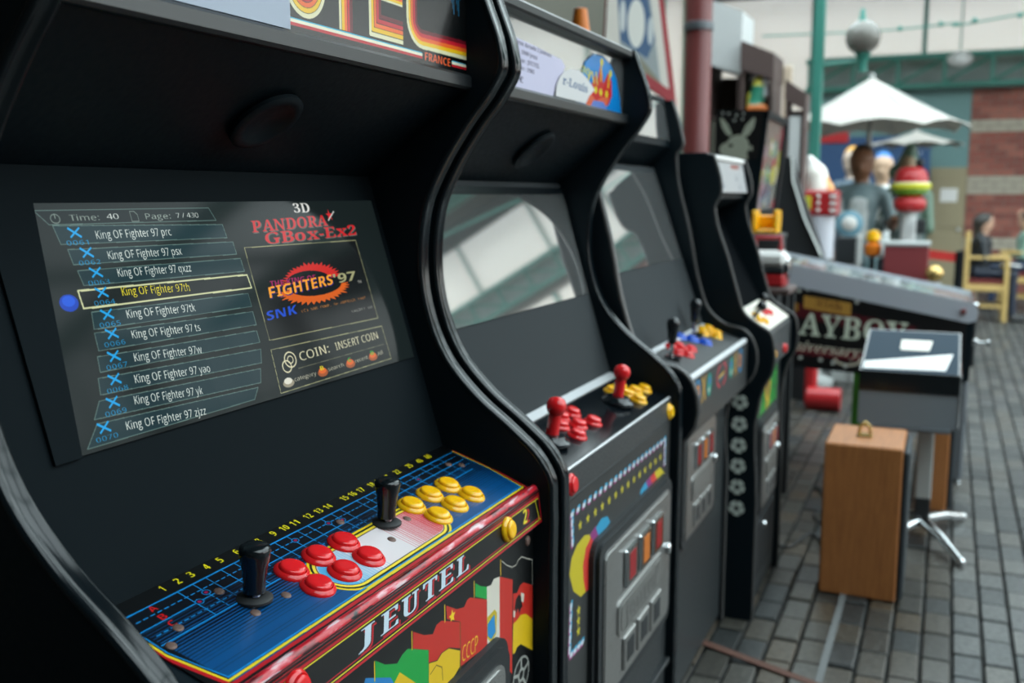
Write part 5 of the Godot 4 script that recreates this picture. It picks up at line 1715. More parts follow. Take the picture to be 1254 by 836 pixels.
func build_pinball() -> void:
	var zn := -5.2
	var zf := -5.86
	var t := thing("pinball_table", "black pinball table lettered PLAYBOY with a rabbit head on its backbox", "pinball machine", Vector3(-0.45, 0, (zn + zf) / 2))
	var side := pv([-1.06, 0.42, -0.35, 0.545, -0.02, 0.545, 0.125, 0.50, 0.135, 0.86, -1.06, 1.09])
	side = pv([-1.06, 0.55, 0.10, 0.50, 0.128, 0.52, 0.135, 0.845, -1.06, 1.075])
	var b := MB.new()
	b.prism(Transform3D(Basis(), Vector3(0, 0, zf)), side, zn - zf)
	part(t, "body", b, mats.black)
	# side rail
	b = MB.new()
	b.prism(Transform3D(Basis(), Vector3(0, 0, zn)), pv([-1.06, 1.010, 0.11, 0.800, 0.145, 0.812, 0.150, 0.860, 0.135, 0.895, -1.06, 1.125]), 0.006)
	part(t, "side_rail", b, mats.rail)
	b = MB.new()
	b.prism(Transform3D(Basis(), Vector3(0, 0, zf - 0.006)), pv([-1.06, 1.010, 0.11, 0.800, 0.145, 0.812, 0.150, 0.860, 0.135, 0.895, -1.06, 1.125]), 0.006)
	part(t, "side_rail", b, mats.rail)
	b = MB.new()
	b.cube(0.118, 0.152, 0.855, 0.897, zf, zn, 0.008)
	part(t, "lockdown_bar", b, mats.chrome)
	b = MB.new()
	b.slab(Vector3(-0.98, 1.100, zf + 0.01), Vector3(0.118, 0.888, zf + 0.01), Vector3(0.118, 0.888, zn - 0.01), Vector3(-0.98, 1.100, zn - 0.01), Vector3(0.19, 0.98, 0), 0.004)
	part(t, "top_glass", b, mats.clear_glass)
	b = MB.new()
	b.slab(Vector3(-1.0, 1.086, zf + 0.012), Vector3(0.10, 0.868, zf + 0.012), Vector3(0.10, 0.868, zn - 0.012), Vector3(-1.0, 1.086, zn - 0.012), Vector3(0.19, 0.98, 0), 0.004)
	part(t, "playfield", b, mats.playfield)
	var rng := RandomNumberGenerator.new()
	rng.seed = 8
	for i in 14:
		b = MB.new()
		var x := rng.randf_range(-0.85, 0.02)
		var z := rng.randf_range(zf + 0.06, zn - 0.06)
		var y := 1.086 + (x + 1.0) * -0.198
		b.cube(x - 0.04, x + 0.04, y, y + 0.010, z - 0.03, z + 0.03, 0.002)
		part(t, "playfield_piece", b, [mats.white_paint, mats.red_paint, mats.teal_wall, mats.yellow_plastic][i % 4])
	b = MB.new()
	b.lathe(frame_on(Vector3(0.085, 0.855, zn + 0.006), Vector3(0, 0, 1)), [Vector2(0.014, 0), Vector2(0.014, 0.012), Vector2(0.010, 0.018), Vector2(0, 0.018)], 14)
	part(t, "flipper_button", b, mats.dark_red)
	for e in [[0.100, zn - 0.03], [0.100, zf + 0.03], [-0.98, zn - 0.03], [-0.98, zf + 0.03]]:
		b = MB.new()
		b.box(Transform3D(Basis(), Vector3(e[0], 0.27, e[1])), Vector3(0.055, 0.50, 0.05), 0.012)
		part(t, "leg", b, mats.console_grey)
		b = MB.new()
		b.lathe(Transform3D(Basis(), Vector3(e[0], 0.0, e[1])), [Vector2(0.024, 0), Vector2(0.024, 0.01), Vector2(0.008, 0.02)], 12)
		part(t, "levelling_foot", b, mats.chrome)
	b = MB.new()
	b.cube(0.128, 0.150, 0.56, 0.80, zn - 0.48, zn - 0.18, 0.004)
	part(t, "coin_door", b, mats.dull)
	b = MB.new()
	b.lathe(frame_on(Vector3(0.135, 0.70, zn - 0.06), Vector3(1, 0, 0)), [Vector2(0.018, 0), Vector2(0.018, 0.02), Vector2(0.006, 0.03), Vector2(0.006, 0.06), Vector2(0.014, 0.065), Vector2(0.014, 0.075), Vector2(0, 0.078)], 14)
	part(t, "plunger_knob", b, mats.chrome)
	# side print
	var a := Art.new(-1.06, 1.01, 1.17, 0.47, 1500.0, Color8(13, 14, 16))
	a.poly(pts2([-1.06, 0.925, -0.12, 0.770, -0.12, 0.700, -1.06, 0.850]), Color8(74, 16, 26))
	a.poly(pts2([-0.655, 0.902, -0.425, 0.872, -0.425, 0.808, -0.655, 0.838]), Color8(176, 132, 60))
	a.poly(pts2([-0.80, 0.88, -0.68, 0.86, -0.68, 0.82, -0.80, 0.84]), Color8(150, 108, 40))
	write(a, "35th", f_serif, Vector2(-0.60, 0.850), Vector2(-0.47, 0.832), 0.036, Color8(104, 60, 30))
	write(a, "PLAYBOY", f_serif, Vector2(-0.855, 0.708), Vector2(-0.155, 0.668), 0.118, Color8(60, 66, 58))
	write(a, "PLAYBOY", f_serif, Vector2(-0.862, 0.714), Vector2(-0.162, 0.674), 0.112, Color8(196, 204, 186))
	a.poly(pts2([-0.80, 0.655, -0.30, 0.620, -0.30, 0.575, -0.80, 0.610]), Color8(88, 18, 28))
	write(a, "Anniversary", f_serif, Vector2(-0.80, 0.628), Vector2(-0.38, 0.600), 0.050, Color8(190, 184, 166), 0.4)
	a.ring(Vector2(-0.43, 0.588), 0.06, 0.012, Color8(190, 184, 166), 0.028, -PI, 0.35)
	for p in [[-0.68, 0.925], [-0.64, 0.935], [-0.57, 0.930], [-0.52, 0.925], [-0.47, 0.910], [-0.40, 0.880], [-0.60, 0.945], [-0.56, 0.578], [-0.66, 0.583], [-0.50, 0.566], [-0.36, 0.562], [-0.44, 0.553]]:
		a.star(Vector2(p[0], p[1]), 0.014, Color8(180, 184, 178), 0.6)
	var m := mat("pinball side print", Color.WHITE, 0.35, 0.0, a.done())
	b = MB.new()
	var shape := pv([-1.05, 0.556, 0.095, 0.508, 0.105, 0.80, -1.05, 1.008])
	var idx := Geometry2D.triangulate_polygon(shape)
	for i in range(0, idx.size(), 3):
		var v := []
		var uvs := []
		for j in 3:
			var p := shape[idx[i + j]]
			v.append(Vector3(p.x, p.y, zn + 0.0015))
			uvs.append(Vector2((p.x + 1.06) / 1.17, (1.01 - p.y) / 0.47))
		b.flat(v[0], v[1], v[2], Vector3(0, 0, 1), uvs[0], uvs[1], uvs[2])
	part(t, "side_artwork", b, m, "side print reading 35th PLAYBOY Anniversary")
	# backbox
	var bx := pv([-1.12, 1.06, -0.945, 1.09, -0.930, 1.30, -0.880, 1.825, -1.125, 1.835])
	b = MB.new()
	b.prism(Transform3D(Basis(), Vector3(0, 0, -5.88)), bx, 0.70)
	part(t, "backbox", b, mats.black)
	var ba := Art.new(-1.13, 1.84, 0.26, 0.26, 1800.0, Color8(14, 15, 17))
	var pale := Color8(168, 174, 158)
	# rabbit head emblem
	ba.poly(pts2([-1.105, 1.790, -1.095, 1.796, -1.062, 1.760, -1.040, 1.715, -1.046, 1.700, -1.070, 1.712, -1.092, 1.745]), pale)
	ba.poly(pts2([-0.932, 1.795, -0.925, 1.785, -0.932, 1.740, -0.955, 1.705, -0.985, 1.694, -0.992, 1.710, -0.972, 1.755]), pale)
	ba.oval(Vector2(-1.010, 1.650), 0.058, 0.058, pale)
	ba.oval(Vector2(-1.060, 1.635), 0.042, 0.036, pale)
	ba.poly(pts2([-1.06, 1.61, -0.965, 1.62, -0.955, 1.585, -1.05, 1.585]), pale)
	ba.oval(Vector2(-1.045, 1.655), 0.012, 0.008, Color8(20, 22, 22))
	ba.poly(pts2([-0.960, 1.640, -0.935, 1.655, -0.935, 1.625]), pale)
	for p in [[-1.06, 1.815], [-1.02, 1.805], [-0.985, 1.812], [-1.03, 1.780], [-0.99, 1.785], [-1.09, 1.818]]:
		ba.star(Vector2(p[0], p[1]), 0.010, Color8(170, 174, 168), 0.5)
	m = mat("backbox side print", Color.WHITE, 0.4, 0.0, ba.done())
	b = MB.new()
	var sq := pv([-1.12, 1.585, -0.905, 1.585, -0.882, 1.82, -1.124, 1.83])
	idx = Geometry2D.triangulate_polygon(sq)
	for i in range(0, idx.size(), 3):
		var v := []
		var uvs := []
		for j in 3:
			var p := sq[idx[i + j]]
			v.append(Vector3(p.x, p.y, -5.1785))
			uvs.append(Vector2((p.x + 1.13) / 0.26, (1.84 - p.y) / 0.26))
		b.flat(v[0], v[1], v[2], Vector3(0, 0, 1), uvs[0], uvs[1], uvs[2])
	part(t, "backbox_artwork", b, m, "pale rabbit head emblem on black")
	# backglass and its frame
	var bt := Vector3(-0.880, 1.825, 0)
	var bb := Vector3(-0.930, 1.30, 0)
	var bn := Vector3(0.995, -0.095, 0)
	var ga := Art.new(0.0, 1.0, 1.0, 1.0, 512.0, Color8(120, 118, 112))
	for i in 26:
		ga.oval(Vector2(rng.randf(), rng.randf()), rng.randf_range(0.05, 0.14), rng.randf_range(0.05, 0.16), [Color8(160, 84, 88), Color8(176, 166, 92), Color8(104, 138, 120), Color8(196, 184, 176), Color8(90, 98, 112), Color8(150, 128, 134)][i % 6])
	m = mat("backglass", Color.WHITE, 0.08, 0.0, ga.done())
	b = MB.new()
	b.slab(bt.lerp(bb, 0.06) + Vector3(0, 0, -5.20) + bn * 0.004, bt.lerp(bb, 0.06) + Vector3(0, 0, -5.84) + bn * 0.004, bb + Vector3(0, 0, -5.84) + bn * 0.004, bb + Vector3(0, 0, -5.20) + bn * 0.004, bn, 0.003)
	part(t, "backglass", b, m, "colourful backglass")
	b = MB.new()
	for e in [[0.0, 0.06, -5.18, -5.88], [0.94, 1.0, -5.18, -5.88]]:
		var c0 := bt.lerp(bb, e[0]); var c1 := bt.lerp(bb, e[1])
		b.slab(c0 + Vector3(0, 0, e[2]) + bn * 0.02, c0 + Vector3(0, 0, e[3]) + bn * 0.02, c1 + Vector3(0, 0, e[3]) + bn * 0.02, c1 + Vector3(0, 0, e[2]) + bn * 0.02, bn, 0.02)
	for e in [[-5.18, -5.21], [-5.82, -5.88]]:
		b.slab(bt + Vector3(0, 0, e[0]) + bn * 0.02, bt + Vector3(0, 0, e[1]) + bn * 0.02, bb + Vector3(0, 0, e[1]) + bn * 0.02, bb + Vector3(0, 0, e[0]) + bn * 0.02, bn, 0.02)
	part(t, "backglass_frame", b, mats.black)

# ---------------------------------------------------------------- blurred things beyond
func pix_board(called: String, label: String, cat: String, x0: float, x1: float, y0: float, y1: float, z: float, m: Material, th := 0.03) -> MeshInstance3D:
	var b := MB.new()
	b.cube(x0, x1, y0, y1, z - th, z, 0.004)
	return single(called, b, m, label, cat, Vector3((x0 + x1) / 2, y0, z))

func build_back() -> void:
	var b := MB.new()
	var rng := RandomNumberGenerator.new()
	rng.seed = 77
	# red cast column
	var t := thing("iron_column", "dark red round iron column behind the cabinets", "column", Vector3(-1.42, 0, -6.0))
	b.lathe(Transform3D(Basis(), Vector3(-1.42, 0, -6.0)), [Vector2(0.14, 0), Vector2(0.14, 0.12), Vector2(0.078, 0.18), Vector2(0.078, 4.45), Vector2(0.0, 4.45)], 24)
	part(t, "shaft", b, mats.dark_red)
	b = MB.new()
	b.lathe(Transform3D(Basis(), Vector3(-1.42, 2.36, -6.0)), [Vector2(0.078, 0), Vector2(0.088, 0.005), Vector2(0.088, 0.045), Vector2(0.078, 0.05)], 24)
	part(t, "clamp_band", b, mats.console_grey)
	# tapered poster board with a red border
	var q := pts2([-1.64, 2.55, -1.38, 2.55, -1.275, 1.865, -1.66, 2.10])
	var a := Art.new(-1.70, 2.60, 0.46, 0.76, 900.0, Color8(190, 186, 178))
	a.poly(pts2([-1.61, 2.60, -1.46, 2.60, -1.36, 1.95, -1.58, 2.12]), Color8(130, 138, 140))
	a.poly(pts2([-1.60, 2.40, -1.55, 2.52, -1.46, 2.50, -1.40, 2.20, -1.44, 2.10, -1.58, 2.18]), Color8(46, 78, 112))
	a.oval(Vector2(-1.50, 2.27), 0.045, 0.12, Color8(196, 196, 190))
	a.oval(Vector2(-1.57, 2.30), 0.016, 0.08, Color8(180, 184, 184))
	a.oval(Vector2(-1.425, 2.24), 0.016, 0.07, Color8(170, 176, 178))
	a.poly(pts2([-1.60, 2.14, -1.50, 2.13, -1.35, 1.97, -1.40, 1.96, -1.60, 2.08]), Color8(112, 110, 92))
	a.line(pts2([-1.39, 2.60, -1.285, 1.90]), 0.05, Color8(140, 32, 40))
	a.line(pts2([-1.27, 1.885, -1.68, 2.12]), 0.07, Color8(140, 32, 40))
	a.line(pts2([-1.66, 2.60, -1.62, 2.56]), 0.05, Color8(160, 50, 50))
	var on := func(p: Vector2, back: int) -> Vector3: return Vector3(-1.642, p.y, -4.923) + Vector3(0.626, 0, -0.78) * (p.x + 1.66) * 1.187 - Vector3(0.78, 0, 0.626) * 0.02 * back
	b = MB.new()
	var pp := PackedVector2Array(q)
	var idx := Geometry2D.triangulate_polygon(pp)
	for s in [0, 1]:
		for i in range(0, idx.size(), 3):
			var v := []
			var uvs := []
			for j in 3:
				var p := pp[idx[i + j]]
				v.append(on.call(p, s))
				uvs.append(Vector2((p.x + 1.70) / 0.46, (2.60 - p.y) / 0.76))
			b.flat(v[0], v[1], v[2], Vector3(0.78, 0, 0.626) * (1 - 2 * s), uvs[0], uvs[1], uvs[2])
	for i in 4:
		b.quad(on.call(q[i], 0), on.call(q[(i + 1) % 4], 0), on.call(q[(i + 1) % 4], 1), on.call(q[i], 1), (on.call(q[i], 0) + on.call(q[(i + 1) % 4], 0)) / 2 - Vector3(-1.49, 2.25, -5.1), Vector2(0.9, 0.9), Vector2(0.9, 0.9), Vector2(0.9, 0.9), Vector2(0.9, 0.9))
	t = thing("hanging_poster", "tapered white poster board with blue figure print and red border hanging over the cabinets", "poster", Vector3(-1.49, 1.87, -5.0))
	part(t, "board", b, mat("poster print", Color.WHITE, 0.7, 0.0, a.done()))
	b = MB.new()
	for x in [-1.60, -1.42]:
		var hp: Vector3 = on.call(Vector2(x, 2.54), 0)
		b.tube([hp, Vector3(hp.x, 4.72, hp.z)], 0.004, 6)
	part(t, "hanging_wire", b, mats.dull)
	# tall display units with brown heads behind the pinball tables
	var units := [[-1.70, -1.46, 2.82, -7.5, 2.36, "pale display unit with a blue printed front beside the red column", 0], [-1.435, -1.21, 2.50, -7.4, 2.30, "brown headed display unit holding a bright toy", 1], [-1.100, -0.965, 2.205, -7.3, 2.065, "narrow brown headed display unit beside the green post", 2]]
	for u in units:
		var dp: float = 0.2 if u[6] == 2 else 0.42
		t = thing("display_unit", u[5], "display unit", Vector3((u[0] + u[1]) / 2, 0, u[3] - 0.2), "tall display units behind the pinball table")
		b = MB.new()
		b.cube(u[0], u[0] + 0.02, 0.0, u[4], u[3] - dp, u[3], 0.003)
		b.cube(u[1] - 0.02, u[1], 0.0, u[4], u[3] - dp, u[3], 0.003)
		part(t, "side_boards", b, mats.brown_wood)
		b = MB.new()
		b.prism(Transform3D(Basis(), Vector3(0, 0, u[3] - dp - 0.01)), pv([u[0] - 0.005, u[4], u[1] + 0.005, u[4] - 0.08, u[1] + 0.005, u[2] - 0.10, u[0] - 0.005, u[2]]), dp + 0.02)
		part(t, "head_board", b, mats.brown_wood if u[6] > 0 else mats.poster_white)
		b = MB.new()
		b.cube(u[0] + 0.02, u[1] - 0.02, 0.0, u[4] - 0.06, u[3] - dp, u[3] - dp + 0.02, 0.002)
		part(t, "back_board", b, [mats.olive_wall, mats.brown_wood, mats.poster_white][u[6]])
		for y in [0.5, 1.0, 1.5, 1.98]:
			b = MB.new()
			b.cube(u[0] + 0.02, u[1] - 0.02, y - 0.012, y, u[3] - dp + 0.02, u[3] - 0.01, 0.002)
			part(t, "shelf", b, mats.brown_wood)
		b = MB.new()
		b.cube(u[0] + 0.03, u[1] - 0.03, 1.2, 1.95, u[3] - 0.012, u[3] - 0.004, 0.002)
		part(t, "front_print", b, [mats.olive_wall, mats.brown_wood, mats.poster_white][u[6]])
	# cone on top of the third cabinet
	t = thing("orange_cone", "small orange and yellow cone standing on the cabinet with bat joysticks", "cone", Vector3(-1.08, 1.71, -3.0))
	b = MB.new()
	b.lathe(Transform3D(Basis(), Vector3(-1.08, 1.71, -3.0)), [Vector2(0.07, 0.0), Vector2(0.07, 0.015), Vector2(0.055, 0.02), Vector2(0.02, 0.26), Vector2(0.0, 0.265)], 18)
	part(t, "cone", b, mats.orange)
	b = MB.new()
	b.lathe(Transform3D(Basis(), Vector3(-1.08, 1.71, -3.0)), [Vector2(0.042, 0.13), Vector2(0.034, 0.18)], 18)
	part(t, "yellow_band", b, mats.label_yellow)
	# toy on the second unit's shelf
	t = thing("plush_toy", "green and orange bird toy on the shelf of the brown display unit", "toy", Vector3(-1.33, 1.98, -7.48))
	part(t, "body", skin([[Vector3(-1.33, 2.04, -7.46), Vector3(-1.32, 2.16, -7.46), 0.055, 0.045, Color(0.02, 0.22, 0.14)], [Vector3(-1.32, 2.19, -7.46), Vector3(-1.32, 2.22, -7.46), 0.040, 0.036, Color(0.55, 0.50, 0.05)], [Vector3(-1.36, 2.02, -7.42), Vector3(-1.27, 2.02, -7.42), 0.03, 0.03, Color(0.55, 0.15, 0.03)], [Vector3(-1.38, 2.12, -7.46), Vector3(-1.37, 2.03, -7.46), 0.02, 0.03, Color(0.55, 0.50, 0.05)], [Vector3(-1.27, 2.12, -7.46), Vector3(-1.27, 2.24, -7.46), 0.025, 0.02, Color(0.6, 0.62, 0.65)]], 0.012), mats.painted)
	# boards of bright prints between the units and the post
	pix_board("printed_panel", "tall pale printed panel with orange marks behind the pinball backbox", "panel", -1.20, -1.135, 0.0, 2.36, -7.8, mats.poster_orange)
	# green post with lamp globe
	t = thing("green_post", "slim green steel post right of the display units", "post", Vector3(-0.975, 0, -8.0))
	b = MB.new()
	b.cube(-1.012, -0.938, 0.0, 4.7, -8.04, -7.96, 0.008)
	part(t, "shaft", b, mats.green_paint)
	b = MB.new()
	b.tube([Vector3(-0.975, 2.37, -8.0), Vector3(-0.697, 2.385, -8.0)], 0.016, 8)
	part(t, "lamp_arm", b, mats.green_paint)
	t = thing("globe_lamp", "grey glass globe lamp on a green bracket above the umbrella", "lamp", Vector3(-0.66, 2.39, -8.0))
	b = MB.new()
	b.lathe(Transform3D(Basis(), Vector3(-0.66, 2.30, -8.0)), [Vector2(0.0, 0.0), Vector2(0.035, 0.01), Vector2(0.035, 0.11), Vector2(0.06, 0.14), Vector2(0.05, 0.15)], 16)
	part(t, "holder", b, mats.green_paint)
	b = MB.new()
	b.ball(Vector3(-0.665, 2.56, -8.0), 0.125, 24)
	part(t, "globe", b, mats.globe)
	b = MB.new()
	b.lathe(Transform3D(Basis(), Vector3(-0.675, 2.67, -8.0)), [Vector2(0.04, 0.0), Vector2(0.025, 0.03), Vector2(0.015, 0.09), Vector2(0, 0.10)], 12)
	part(t, "finial", b, mats.green_paint)
	# string of small lamps on a wire
	t = thing("lamp_wire", "thin sagging wire with small clips under the bright roof", "wire", Vector3(0.0, 3.23, -12.0))
	b = MB.new()
	b.tube(bend([Vector3(-2.1, 3.22, -12.0), Vector3(-0.80, 3.20, -12.0), Vector3(-0.07, 3.232, -12.0), Vector3(0.60, 3.285, -12.0), Vector3(7.2, 4.2, -12.0)]), 0.010, 6)
	part(t, "wire", b, mats.green_paint)
	for x in [-0.62, -0.21, 0.12, 0.55]:
		b = MB.new()
		b.ball(Vector3(x, 3.20 + maxf(0.0, (x + 0.8) * 0.05), -12.0), 0.030, 10)
		part(t, "clip", b, mats.green_paint)
	b = MB.new()
	b.ball(Vector3(0.0, 3.24, -15.2), 0.13, 16, Vector3(1.3, 0.8, 1))
	t = thing("dome_lamp", "white dome lamp hanging in front of the green girder", "lamp", Vector3(0.0, 3.24, -15.2))
	part(t, "shade", b, mats.poster_white)
	b = MB.new()
	b.tube([Vector3(0, 3.32, -15.2), Vector3(0, 4.72, -15.2)], 0.012, 6)
	part(t, "rod", b, mats.green_paint)
	# umbrellas
	umbrella(Vector3(-0.66, 0, -9.0), 2.38, 1.945, 0.80, "big white umbrella over the figures below the globe lamp")
	umbrella(Vector3(-0.42, 0, -13.0), 2.17, 1.99, 0.55, "small white umbrella further back before the teal boards")
	# blue board with a red sign
	t = thing("blue_board", "dark blue board standing behind the painted figures", "board", Vector3(-1.0, 0, -15.3))
	b = MB.new()
	b.cube(-1.80, -0.30, 1.35, 2.24, -15.34, -15.30, 0.004)
	part(t, "panel", b, mats.blue_board)
	for x in [-1.7, -0.4]:
		b = MB.new()
		b.cube(x - 0.03, x + 0.03, 0.0, 1.36, -15.34, -15.30, 0.004)
		part(t, "leg", b, mats.dull)
	for i in 8:
		b = MB.new()
		b.ball(Vector3(rng.randf_range(-1.7, -0.4), rng.randf_range(1.5, 2.15), -15.30), 0.016, 8, Vector3(1, 1, 0.3))
		part(t, "white_stud", b, mats.white_paint)
	pix_board("red_sign", "small red sign above the blue board", "sign", -1.78, -1.40, 2.16, 2.32, -15.268, mats.red_paint)
	# sloped dark machine beside the pinball table
	t = thing("sloped_machine", "dark machine with a pale sloped edge behind the pinball table", "machine", Vector3(-0.95, 0, -7.0))
	b = MB.new()
	b.prism(Transform3D(Basis(), Vector3(0, 0, -7.2)), pv([-1.20, 0.0, -0.80, 0.0, -0.78, 1.0, -0.985, 1.55, -1.01, 1.66, -1.20, 1.66]), 0.2)
	part(t, "body", b, mats.dull)
	b = MB.new()
	b.moulding(pv([-0.78, 1.0, -0.90, 1.25, -0.985, 1.50, -1.0, 1.66]), -6.99, [[-0.025, 0], [-0.02, 0.008], [0.02, 0.008], [0.025, 0]])
	part(t, "pale_edge", b, mats.pale_metal)
	# sweet dispenser
	t = thing("sweet_dispenser", "red topped sweet dispenser with a clear column and yellow label", "dispenser", Vector3(-0.87, 0, -7.6))
	b = MB.new()
	b.cube(-1.03, -0.75, 1.26, 1.44, -7.80, -7.56, 0.012)
	part(t, "red_head", b, mats.red_paint)
	b = MB.new()
	b.cube(-1.01, -0.93, 1.30, 1.40, -7.56, -7.555, 0.002)
	part(t, "yellow_label", b, mats.label_yellow)
	for i in 3:
		b = MB.new()
		b.ball(Vector3(-0.88, 1.30 + i * 0.05, -7.555), 0.015, 10)
		part(t, "white_knob", b, mats.white_paint)
		b = MB.new()
		b.cube(-0.80, -0.75, 1.285 + i * 0.05, 1.31 + i * 0.05, -7.556, -7.55, 0.002)
		part(t, "white_bar", b, mats.white_paint)
	b = MB.new()
	b.lathe(Transform3D(Basis(), Vector3(-0.88, 0.95, -7.68)), [Vector2(0.11, 0.0), Vector2(0.11, 0.31)], 20)
	part(t, "clear_column", b, mats.milky)
	b = MB.new()
	b.lathe(Transform3D(Basis(), Vector3(-0.88, 0.0, -7.68)), [Vector2(0.15, 0.0), Vector2(0.15, 0.04), Vector2(0.06, 0.08), Vector2(0.06, 0.90), Vector2(0.12, 0.95)], 20)
	part(t, "pedestal", b, mats.pale_metal)
	part(t, "swirl_top", skin([[Vector3(-0.90, 1.45, -7.68), Vector3(-0.92, 1.55, -7.68), 0.09, 0.08, Color(0.9, 0.85, 0.78)], [Vector3(-0.92, 1.57, -7.68), Vector3(-0.97, 1.68, -7.68), 0.07, 0.025, Color(0.92, 0.90, 0.86)], [Vector3(-0.83, 1.45, -7.66), Vector3(-0.86, 1.52, -7.66), 0.05, 0.03, Color(0.75, 0.35, 0.12)]], 0.02), mats.painted)
	# retro radio on a side table between the cabinets and the pinball table
	t = thing("side_table", "small brown side table carrying the red radio", "table", Vector3(-0.72, 0, -4.62))
	b = MB.new()
	b.cube(-0.86, -0.63, 0.965, 0.995, -4.74, -4.50, 0.006)
	part(t, "top", b, mats.brown_wood)
	for e in [[-0.84, -4.52], [-0.65, -4.52], [-0.84, -4.72], [-0.65, -4.72]]:
		b = MB.new()
		b.cube(e[0] - 0.015, e[0] + 0.015, 0.0, 0.965, e[1] - 0.015, e[1] + 0.015, 0.004)
		part(t, "leg", b, mats.dull)
	t = thing("retro_radio", "red and white retro radio with a red carrying handle", "radio", Vector3(-0.73, 0.995, -4.6))
	b = MB.new()
	b.cube(-0.82, -0.66, 0.995, 1.055, -4.68, -4.54, 0.012)
	part(t, "red_base", b, mats.red_paint)
	b = MB.new()
	b.cube(-0.82, -0.665, 1.056, 1.085, -4.68, -4.54, 0.006)
	part(t, "dark_band", b, mats.dull)
	b = MB.new()
	b.cube(-0.82, -0.66, 1.085, 1.155, -4.68, -4.54, 0.02)
	part(t, "white_lid", b, mats.white_paint)
	b = MB.new()
	b.lathe(frame_on(Vector3(-0.662, 1.08, -4.61), Vector3(1, 0, 0)), [Vector2(0.05, 0), Vector2(0.05, 0.015), Vector2(0.035, 0.02), Vector2(0, 0.02)], 16)
	part(t, "dial", b, mats.chrome)
	b = MB.new()
	b.tube([Vector3(-0.80, 1.15, -4.6), Vector3(-0.80, 1.215, -4.6), Vector3(-0.69, 1.215, -4.6), Vector3(-0.69, 1.15, -4.6)], 0.011, 8)
	part(t, "handle", b, mats.red_paint)
	# yellow crate on a shelf bracket of the pinball's neighbour
	t = thing("yellow_crate", "yellow open toy crate on the white box behind the narrow cabinet", "crate", Vector3(-0.80, 1.225, -4.85))
	for e in [[-0.86, -0.74, 1.225, 1.245, -4.93, -4.80], [-0.86, -0.84, 1.245, 1.335, -4.93, -4.80], [-0.76, -0.74, 1.245, 1.335, -4.93, -4.80], [-0.86, -0.74, 1.245, 1.31, -4.93, -4.92]]:
		b = MB.new()
		b.cube(e[0], e[1], e[2], e[3], e[4], e[5], 0.005)
		part(t, "board", b, mats.yellow_plastic)
	t = thing("white_box", "plain pale box behind the red radio carrying the yellow crate", "box", Vector3(-0.80, 0, -4.87))
	b = MB.new()
	b.cube(-0.88, -0.72, 0.0, 1.20, -4.96, -4.79, 0.006)
	part(t, "body", b, mats.dull)
	b = MB.new()
	b.cube(-0.885, -0.715, 1.20, 1.225, -4.965, -4.785, 0.005)
	part(t, "lid", b, mats.dull)

	build_figures()
	# maroon box, tablet stand, barrier
	t = thing("maroon_box", "plain maroon box with a pale lid behind the pinball glass", "box", Vector3(-0.28, 0, -8.15))
	b = MB.new()
	b.cube(-0.44, -0.13, 0.0, 1.03, -8.35, -8.0, 0.006)
	part(t, "body", b, mats.maroon)
	b = MB.new()
	b.cube(-0.45, -0.12, 1.03, 1.06, -8.36, -7.99, 0.006)
	part(t, "lid", b, mats.pale_metal)
	t = thing("black_speaker", "small black loudspeaker on a pale stand behind the pinball table", "loudspeaker", Vector3(-0.68, 0, -7.85))
	b = MB.new()
	b.cube(-0.765, -0.625, 0.90, 1.10, -7.95, -7.80, 0.01)
	part(t, "body", b, mats.dull)
	b = MB.new()
	b.cube(-0.625, -0.595, 0.0, 1.11, -7.96, -7.80, 0.006)
	b.cube(-0.765, -0.595, 0.0, 0.90, -7.96, -7.82, 0.006)
	part(t, "stand", b, mats.pale_metal)
	t = thing("brass_ball_stand", "brass ball on a white stem beside the maroon box", "ornament", Vector3(-0.09, 0, -8.1))
	b = MB.new()
	b.lathe(Transform3D(Basis(), Vector3(-0.08, 0, -7.9)), [Vector2(0.09, 0), Vector2(0.09, 0.02), Vector2(0.03, 0.05), Vector2(0.03, 0.74), Vector2(0.05, 0.78)], 16)
	part(t, "stem", b, mats.white_paint)
	b = MB.new()
	b.ball(Vector3(-0.08, 0.84, -7.9), 0.065, 16)
	part(t, "ball", b, mats.brass)
	t = thing("barrier_post", "black barrier post with a red belt beside the wooden chair", "barrier", Vector3(0.105, 0, -10.0))
	b = MB.new()
	b.lathe(Transform3D(Basis(), Vector3(0.105, 0, -10.0)), [Vector2(0.16, 0), Vector2(0.16, 0.015), Vector2(0.04, 0.03), Vector2(0.04, 0.90), Vector2(0, 0.91)], 18)
	part(t, "post", b, mats.gloss_black)
	b = MB.new()
	b.slab(Vector3(-0.23, 0.92, -9.99), Vector3(0.10, 0.88, -9.99), Vector3(0.10, 0.80, -9.99), Vector3(-0.23, 0.835, -9.99), Vector3(0, 0, 1), 0.004)
	part(t, "belt", b, mats.belt_red)
	t = thing("barrier_post", "black barrier post at the far end of the red belt, behind the maroon box", "barrier", Vector3(-0.245, 0, -10.0))
	b = MB.new()
	b.lathe(Transform3D(Basis(), Vector3(-0.275, 0, -10.0)), [Vector2(0.11, 0), Vector2(0.11, 0.015), Vector2(0.04, 0.03), Vector2(0.04, 0.93), Vector2(0, 0.94)], 18)
	part(t, "post", b, mats.gloss_black)
	build_people()

